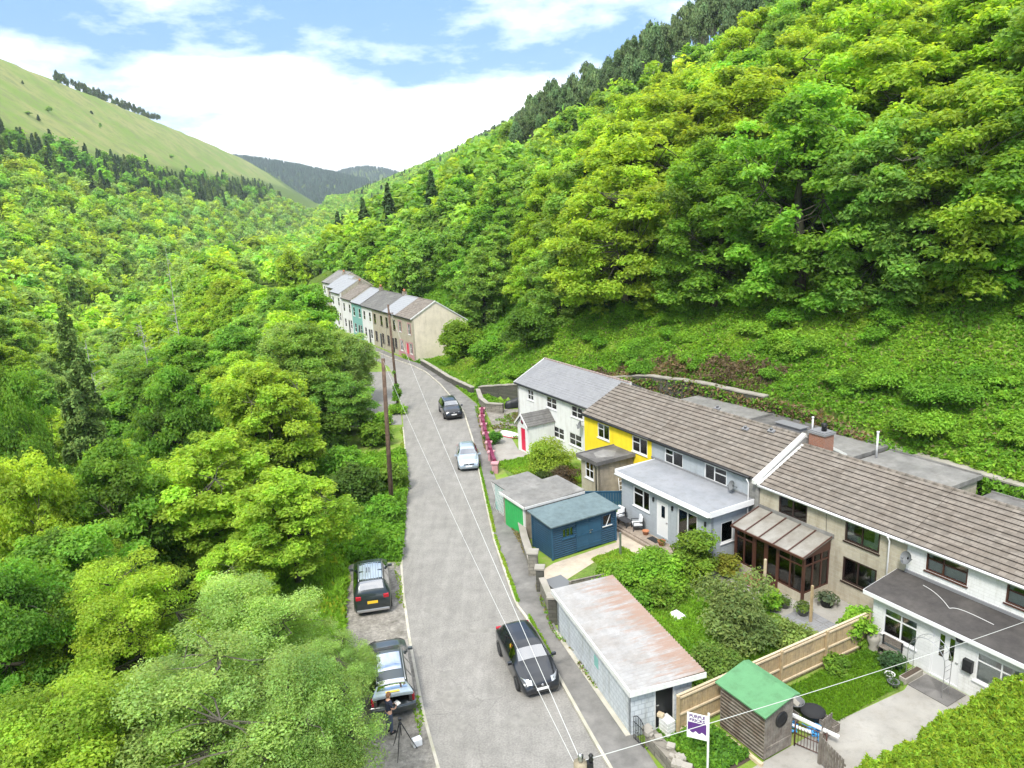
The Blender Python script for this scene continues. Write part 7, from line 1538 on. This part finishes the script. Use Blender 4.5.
for k_, (ya_, yb_) in enumerate(((6, 44),(44, 68))):
    rg_ = np.random.default_rng(40+k_); n_ = (9000,16000)[k_]; y_ = rg_.uniform(ya_, yb_, n_); x_ = np.interp(y_, FY, FX)+rg_.uniform(-.75,.3,n_); z_ = np.interp(y_, [0,40,48,56,62,68], [3.5,3.7,5.1,5.3,4.8,3.2])-np.abs(rg_.normal(0,(.8,1.5)[k_],n_))+.3*fbm(x_*0, y_, .8)
    V_, Q_ = leaf_quads(np.stack([x_,y_,z_],1), rg_.normal(size=(n_,3))+np.array([-.6,-.3,.3]), .2, rg_); me_ = quick_mesh('wall_ivy', V_, Q_, M['cover'], np.repeat(np.where(rg_.random((n_,1)) < (.0,.55)[k_], vary((.26,.19,.11), n_, rg_, .3), vary(G2, n_, rg_, .3)), 4, 0)); o_ = bpy.data.objects.new('wall_ivy', me_); COL.objects.link(o_); tag(o_, ('green growth hanging over the long retaining wall behind the terrace','green growth hanging over the wall behind the white end house')[k_], 'ivy', None, 'stuff')
cover('lawn_grass', 'green lawn grass behind the timber fence', 16000, Frect(-17.3,-15.05,-7.2,-1.75), .11, [(.11,.25,.02),(.15,.3,.02),(.2,.34,.03)], None, .14, .5, .6, None, 9, True, z=.012)
cover('garden_grass', 'long garden grass in front of the conservatory', 34000, Frect(-26.4,-17.75,-9.7,-2.9), .14, [G2,G3,G3,G4], None, .4, .5, .6, None, 10, True, z=.012)
cover('garden_grass', 'grass bank between the blue shed path and the garage', 8000, Frect(-31,-27.2,-6.8,-4.5), .12, [G2,G3,G4], None, .2, .5, .6, lambda x, y: (x*NH[0]+y*NH[1]-28.52) < -4.3-( -(x*XH[0]+y*XH[1])-31)*0.-.35*((x*XH[0]+y*XH[1])+27)*0, 11, True, z=.014)
cover('garden_grass', 'yellow-green lawn in front of the white end house', 9000, Frect(-48.6,-41.2,-3.6,1.0), .13, [G2,G3,G4,(.30,.27,.03)], None, .2, .5, .6, None, 12, True, z=.012)
cover('garden_weeds', 'leafy weeds in the little rubble-walled garden with the sale board', 5200, Frect(-18.3,-15.5,-12.9,-10.95), .12, [G1,G2,G3,G4], None, .4, .6, .6, None, 13, False, z=.013)
cover('yard_weeds', 'weeds in the yard beside the dark retaining wall', 7000, lambda rg, n: (rg.uniform(-3,4,n), rg.uniform(60,76,n)), .16, [G1,G2,(.2,.19,.07)], None, .4, .6, .6, lambda x, y: (x < np.interp(y, FY, FX)-.6) & (fbm(x, y, .6) > .1) & (x > ip(y, WL)+.4), 14, False, z=.012)
cover('moor_tufts', 'tussocks on the open grassy hillside', 1, lambda rg, n: (rg.uniform(-300,-250,n), rg.uniform(300,400,n)), .5, [G2], None) if False else None
# --- shrubs and hedges, one thing each
def shrub(name, lab, x, y, R, H_, col, n=6000, ls=.12, z=None, cat='shrub', fl=.75, group=None, nc=26, flowers=None, mat_='cover', asp=1.5):
    z0 = H1(x, y) if z is None else z; sd = int(abs(x*131+y*77))%9973
    (tv_, tq), (V, Q, cl) = broadleaf(sd, H_, R, n, ls, col, base=.0, nclump=nc, flat=fl, crad=.38, tone=.16, twigs=False, shell=.2, asp=asp, top=.6)
    if flowers: rg = np.random.default_rng(sd); k = np.repeat(rg.random(len(V)//4) < flowers[1], 4); cl[k] = np.array(flowers[0])
    T = thing(name, lab, cat, (x,y,z0), 0, group); OFF[T.name] = (0,0,0)
    for nm, me in (('stem', quick_mesh('stem', tv_*np.array([.5,.5,.85]), tq, M['bark'], None, True)), ('foliage', quick_mesh('foliage', V, Q, M[mat_], cl))): o = bpy.data.objects.new(nm, me); COL.objects.link(o); o.parent = T
    return T
def shF(name, lab, fx, fy, *a_, **k): p = FW(fx, fy); return shrub(name, lab, p[0], p[1], *a_, **k)
shF('round_shrub','rounded yellow-green shrub in front of the white end house',-44.2,-1.5,1.95,2.9,(.30,.43,.05),12000,.11,z=0,fl=.8)
shF('garden_shrub','leafy bright green shrub along the far side of the white-roofed garage',-27.3,-7.6,1.3,1.7,G3,5200,.13,z=0)
shF('garden_shrub','bright green shrub in the middle of the garden hedge row',-26.3,-6.0,1.55,2.0,G3,6500,.13,z=0)
shF('garden_shrub','tall dark-centred shrub nearest the patio door of the grey house',-25.9,-3.6,1.45,2.8,(.18,.29,.03),7500,.13,z=0)
shF('garden_shrub','bright grass-green clump at the edge of the beige path',-28.9,-4.3,.9,.8,G3,2500,.11,z=0)
shF('garden_shrub','shaded shrub beneath the hedge row beside the lawn',-25.0,-6.8,1.2,1.4,(.16,.27,.03),4500,.12,z=0)
shF('garden_shrub','spiky green shrub between the hedge row and the garage roof',-25.3,-8.6,1.0,1.2,G2,3000,.12,z=0)
shF('olive_shrub','large grey-green willow-like shrub beside the timber fence',-20.9,-6.1,1.95,3.2,(.20,.27,.08),11000,.10,z=0,fl=.95,asp=2.)
shF('garden_shrub','smaller grey-green shrub right of the large willow-like one',-19.0,-4.4,1.2,1.7,(.24,.33,.08),5000,.10,z=0)
shF('garden_shrub','low shrub between the willow-like shrub and the garage',-19.3,-8.6,1.1,1.5,(.17,.28,.05),4500,.10,z=0)
shF('garden_shrub','light green shrub in front of the conservatory corner',-21.9,-2.7,.7,1.2,G3,2400,.11,z=0)
shF('garden_shrub','pale yellow-green shrub near the far end of the conservatory',-25.3,-1.9,.6,1.6,(.26,.28,.04),1800,.12,z=0)
shF('climbing_plant','bright green climber over the end of the timber fence by the white house',-17.75,-1.9,.75,2.1,G3,3400,.12,z=0)
shF('garden_shrub','fern-like plant at the foot of the timber fence beside the lawn',-17.0,-4.2,.6,.8,(.15,.28,.03),1500,.10,z=0)
shF('garden_shrub','green plant by the trough planter',-15.9,-2.1,.5,.9,(.08,.16,.06),1200,.09,z=0)
shF('potted_shrub','vivid green bush inside the pink pillars of the white house',-53.2,-1.2,.75,1.3,(.09,.26,.03),2200,.12,z=0)
shF('yellow_shrub','low yellow flowering shrub beside the turquoise lock-up',-42.7,-4.9,1.1,.7,(.38,.33,.03),2600,.11,z=0)
shF('garden_shrub','brownish shrub between the round shrub and the brown block',-41.3,-1.9,1.1,1.7,(.13,.10,.06),3200,.11,z=0)
shF('garden_shrub','dark ivy mound on the wall beside the lock-ups',-42.0,-3.0,1.0,1.2,(.06,.10,.02),2600,.11,z=0)
shrub('roadside_bush','large rounded bush in front of the gable of the far terrace',-6.6,92.5,2.9,6.2,(.20,.34,.03),9000,.24,z=.4)
shrub('roadside_bush','dense dark green bush at the end of the dark retaining wall',1.9,80.2,2.6,5.2,(.10,.2,.025),8000,.22)
shrub('roadside_bush','smaller bush between the two large roadside bushes',-2.6,85.6,1.9,3.2,G2,5000,.22)
shrub('roadside_bush','leafy bush round the foot of the brown telegraph pole',-8.9,44.6,1.1,1.8,G2,3800,.15)
shrub('roadside_bush','low bush on the verge behind the brown telegraph pole',-9.4,50.0,1.4,2.0,(.15,.27,.03),4500,.17)
shrub('roadside_bush','bush on the verge nearest the lay-by kerb',-8.1,40.2,.9,1.2,G3,2600,.13)
shrub('roadside_bush','dark bush at the back of the verge left of the brown pole',-11.6,47.5,1.9,3.0,(.10,.19,.03),6000,.18)
shrub('ivy','green ivy climbing the slim far pole',-11.8,71.55,.45,5.6,G2,2600,.14,z=0,nc=22)
shrub('roadside_bush','grassy clump at the foot of the slim far pole',-11.7,71.2,1.0,.9,G3,1600,.16,z=0)
shrub('rhododendron','purple flowering rhododendron at the left edge',*unp(6,505,2.5)[:2],2.4,6.5,(.045,.085,.02),7000,.17,flowers=((.30,.13,.30),.16))
shrub('rhododendron','purple flowering rhododendron below the left-edge conifer',*unp(60,470,2.5)[:2],2.2,6.5,(.05,.09,.02),6000,.17,flowers=((.30,.13,.30),.10))
rb0 = random.Random(4)
for i, (px, py, R, H_, c_, lab) in enumerate(((352,432,2.0,3.0,(.10,.19,.03),'dark bush below the crooked tree left of the far lay-by'),(330,452,2.2,3.4,(.13,.24,.03),'green bush behind the verge, furthest left of the roadside bushes'),(374,446,1.6,2.0,(.16,.29,.03),'low bright bush between the crooked tree and the brown pole'),(345,482,2.0,3.0,G2,'leafy bush between the tiered yellow-green tree and the brown pole'),(384,425,1.0,1.1,G3,'small grassy bush at the edge of the far lay-by'))):
    x, y, _ = unp(px, py, 0); shrub('roadside_bush', lab, x, y, R, H_, c_, int(2600*R), .2)
for i in range(16):
    y = 140+i*5.2; x = float(np.interp(y, CY, CX))-rb0.uniform(7,12); shrub('roadside_bush', 'bush on the low side of the road opposite the far terrace', x, y, rb0.uniform(1.8,2.8), rb0.uniform(2.5,4), rb0.choice([G1,G2,G3]), 2500, .35, group='bushes opposite the far terrace', nc=16)
rb = random.Random(21); cnt = 0
while cnt < 70:
    y = rb.uniform(18, 76); d = rb.uniform(1.5, 26); x = float(np.interp(y, FY, FX))+d; z0 = H1(x, y); u, v, dd = proj((x, y, z0+1))
    if not (470 < u < 1040) or v < 285: continue
    R = rb.uniform(.6, 1.9); shrub('bramble_bush', 'bramble bush on the open slope behind the houses, %s' % ('above the white end house' if u < 640 else 'above the grey house' if u < 760 else 'above the cream house' if u < 880 else 'towards the right edge'), x, y, R, R*rb.uniform(.45,.8), rb.choice([G2,G2,G3,G3,(.30,.50,.06)]), int(3600*R), .135, group='bramble bushes on the slope', nc=16); cnt += 1
# conifer hedge bottom right
rg = np.random.default_rng(8); T = thingF('conifer_hedge', 'thick yellow-green conifer hedge in the bottom right corner', 'hedge', -9.6, -6, 0)
n = 170000; a_ = rg.uniform(-11.9, -7.2, n); b_ = rg.uniform(-11.5, -1.3, n); tp_ = 1.75+.38*fbm(a_*2, b_*2, .8)+.22*fbm(a_, b_, 3.1)+.12*fbm(a_, b_, 7.); side = rg.random(n) < .45
h = np.where(side, rg.uniform(.1,1,n)*tp_, tp_-np.abs(rg.normal(0,.16,n))); a_ = np.where(side, -11.9+.25*fbm(b_, h*2, 1.5)+np.abs(rg.normal(0,.12,n))+.25*(h/2)**2, a_)
P = NH[None,:]*(28.52+b_[:,None])+XH[None,:]*a_[:,None]; p0 = np.array(T.location); P = np.concatenate([P-p0[:2], h[:,None]], 1); c_, s_ = math.cos(-FROT), math.sin(-FROT); P = np.stack([P[:,0]*c_-P[:,1]*s_, P[:,0]*s_+P[:,1]*c_, P[:,2]], 1)
Nn = rg.normal(size=(n,3))+np.array([0,0,.2]); V, Q = leaf_quads(P, Nn, .085, rg, 2.2); cl = vary((.27,.41,.035), n, rg, .22, .12); o = bpy.data.objects.new('foliage', quick_mesh('foliage', V, Q, M['cover'], np.repeat(cl, 4, 0))); COL.objects.link(o); o.parent = T
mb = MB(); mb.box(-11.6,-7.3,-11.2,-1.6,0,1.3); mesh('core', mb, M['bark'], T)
# bare pale dead trees in the left wood
def dead(x, y, H_, lab, seed):
    rg = np.random.default_rng(seed); z0 = H1(x, y); segs = [((0,0,-.3),(.2,0,H_*.5),.11,.08),((.2,0,H_*.5),(.1,.2,H_),.08,.02)]
    for k in range(26):
        z = H_*rg.uniform(.35,.97); th = rg.uniform(0,6.28); L_ = rg.uniform(.8,2.6)*(1.15-z/H_); p = np.array([.15,.1,z]); q = p+np.array([math.cos(th)*L_,math.sin(th)*L_,L_*rg.uniform(-.1,.5)]); segs.append((p,q,.035,.012))
        for j in range(3): t = rg.uniform(.3,.9); a0 = p+(q-p)*t; segs.append((a0, a0+rg.normal(size=3)*.5, .014,.006))
    v, q = tubes_np(segs, 5); me = quick_mesh('dead_tree', v, q, M['bark_pale'], None, True); o = bpy.data.objects.new('dead_tree', me); COL.objects.link(o); o.location = (x,y,z0); tag(o, lab, 'dead tree')
for px, py, z, H_, lab, sd in ((85,350,8,13,'bare silvery dead tree standing among conifers near the left edge',2),(165,255,16,12,'slim bare grey dead tree halfway up the left wood',3),(140,330,9,13,'bare dead tree between the conifer and the sycamore',4)):
    x, y, _ = unp(px, py, z); z0 = H1(x, y); dead(x, y, z+1.0-z0, lab, sd)
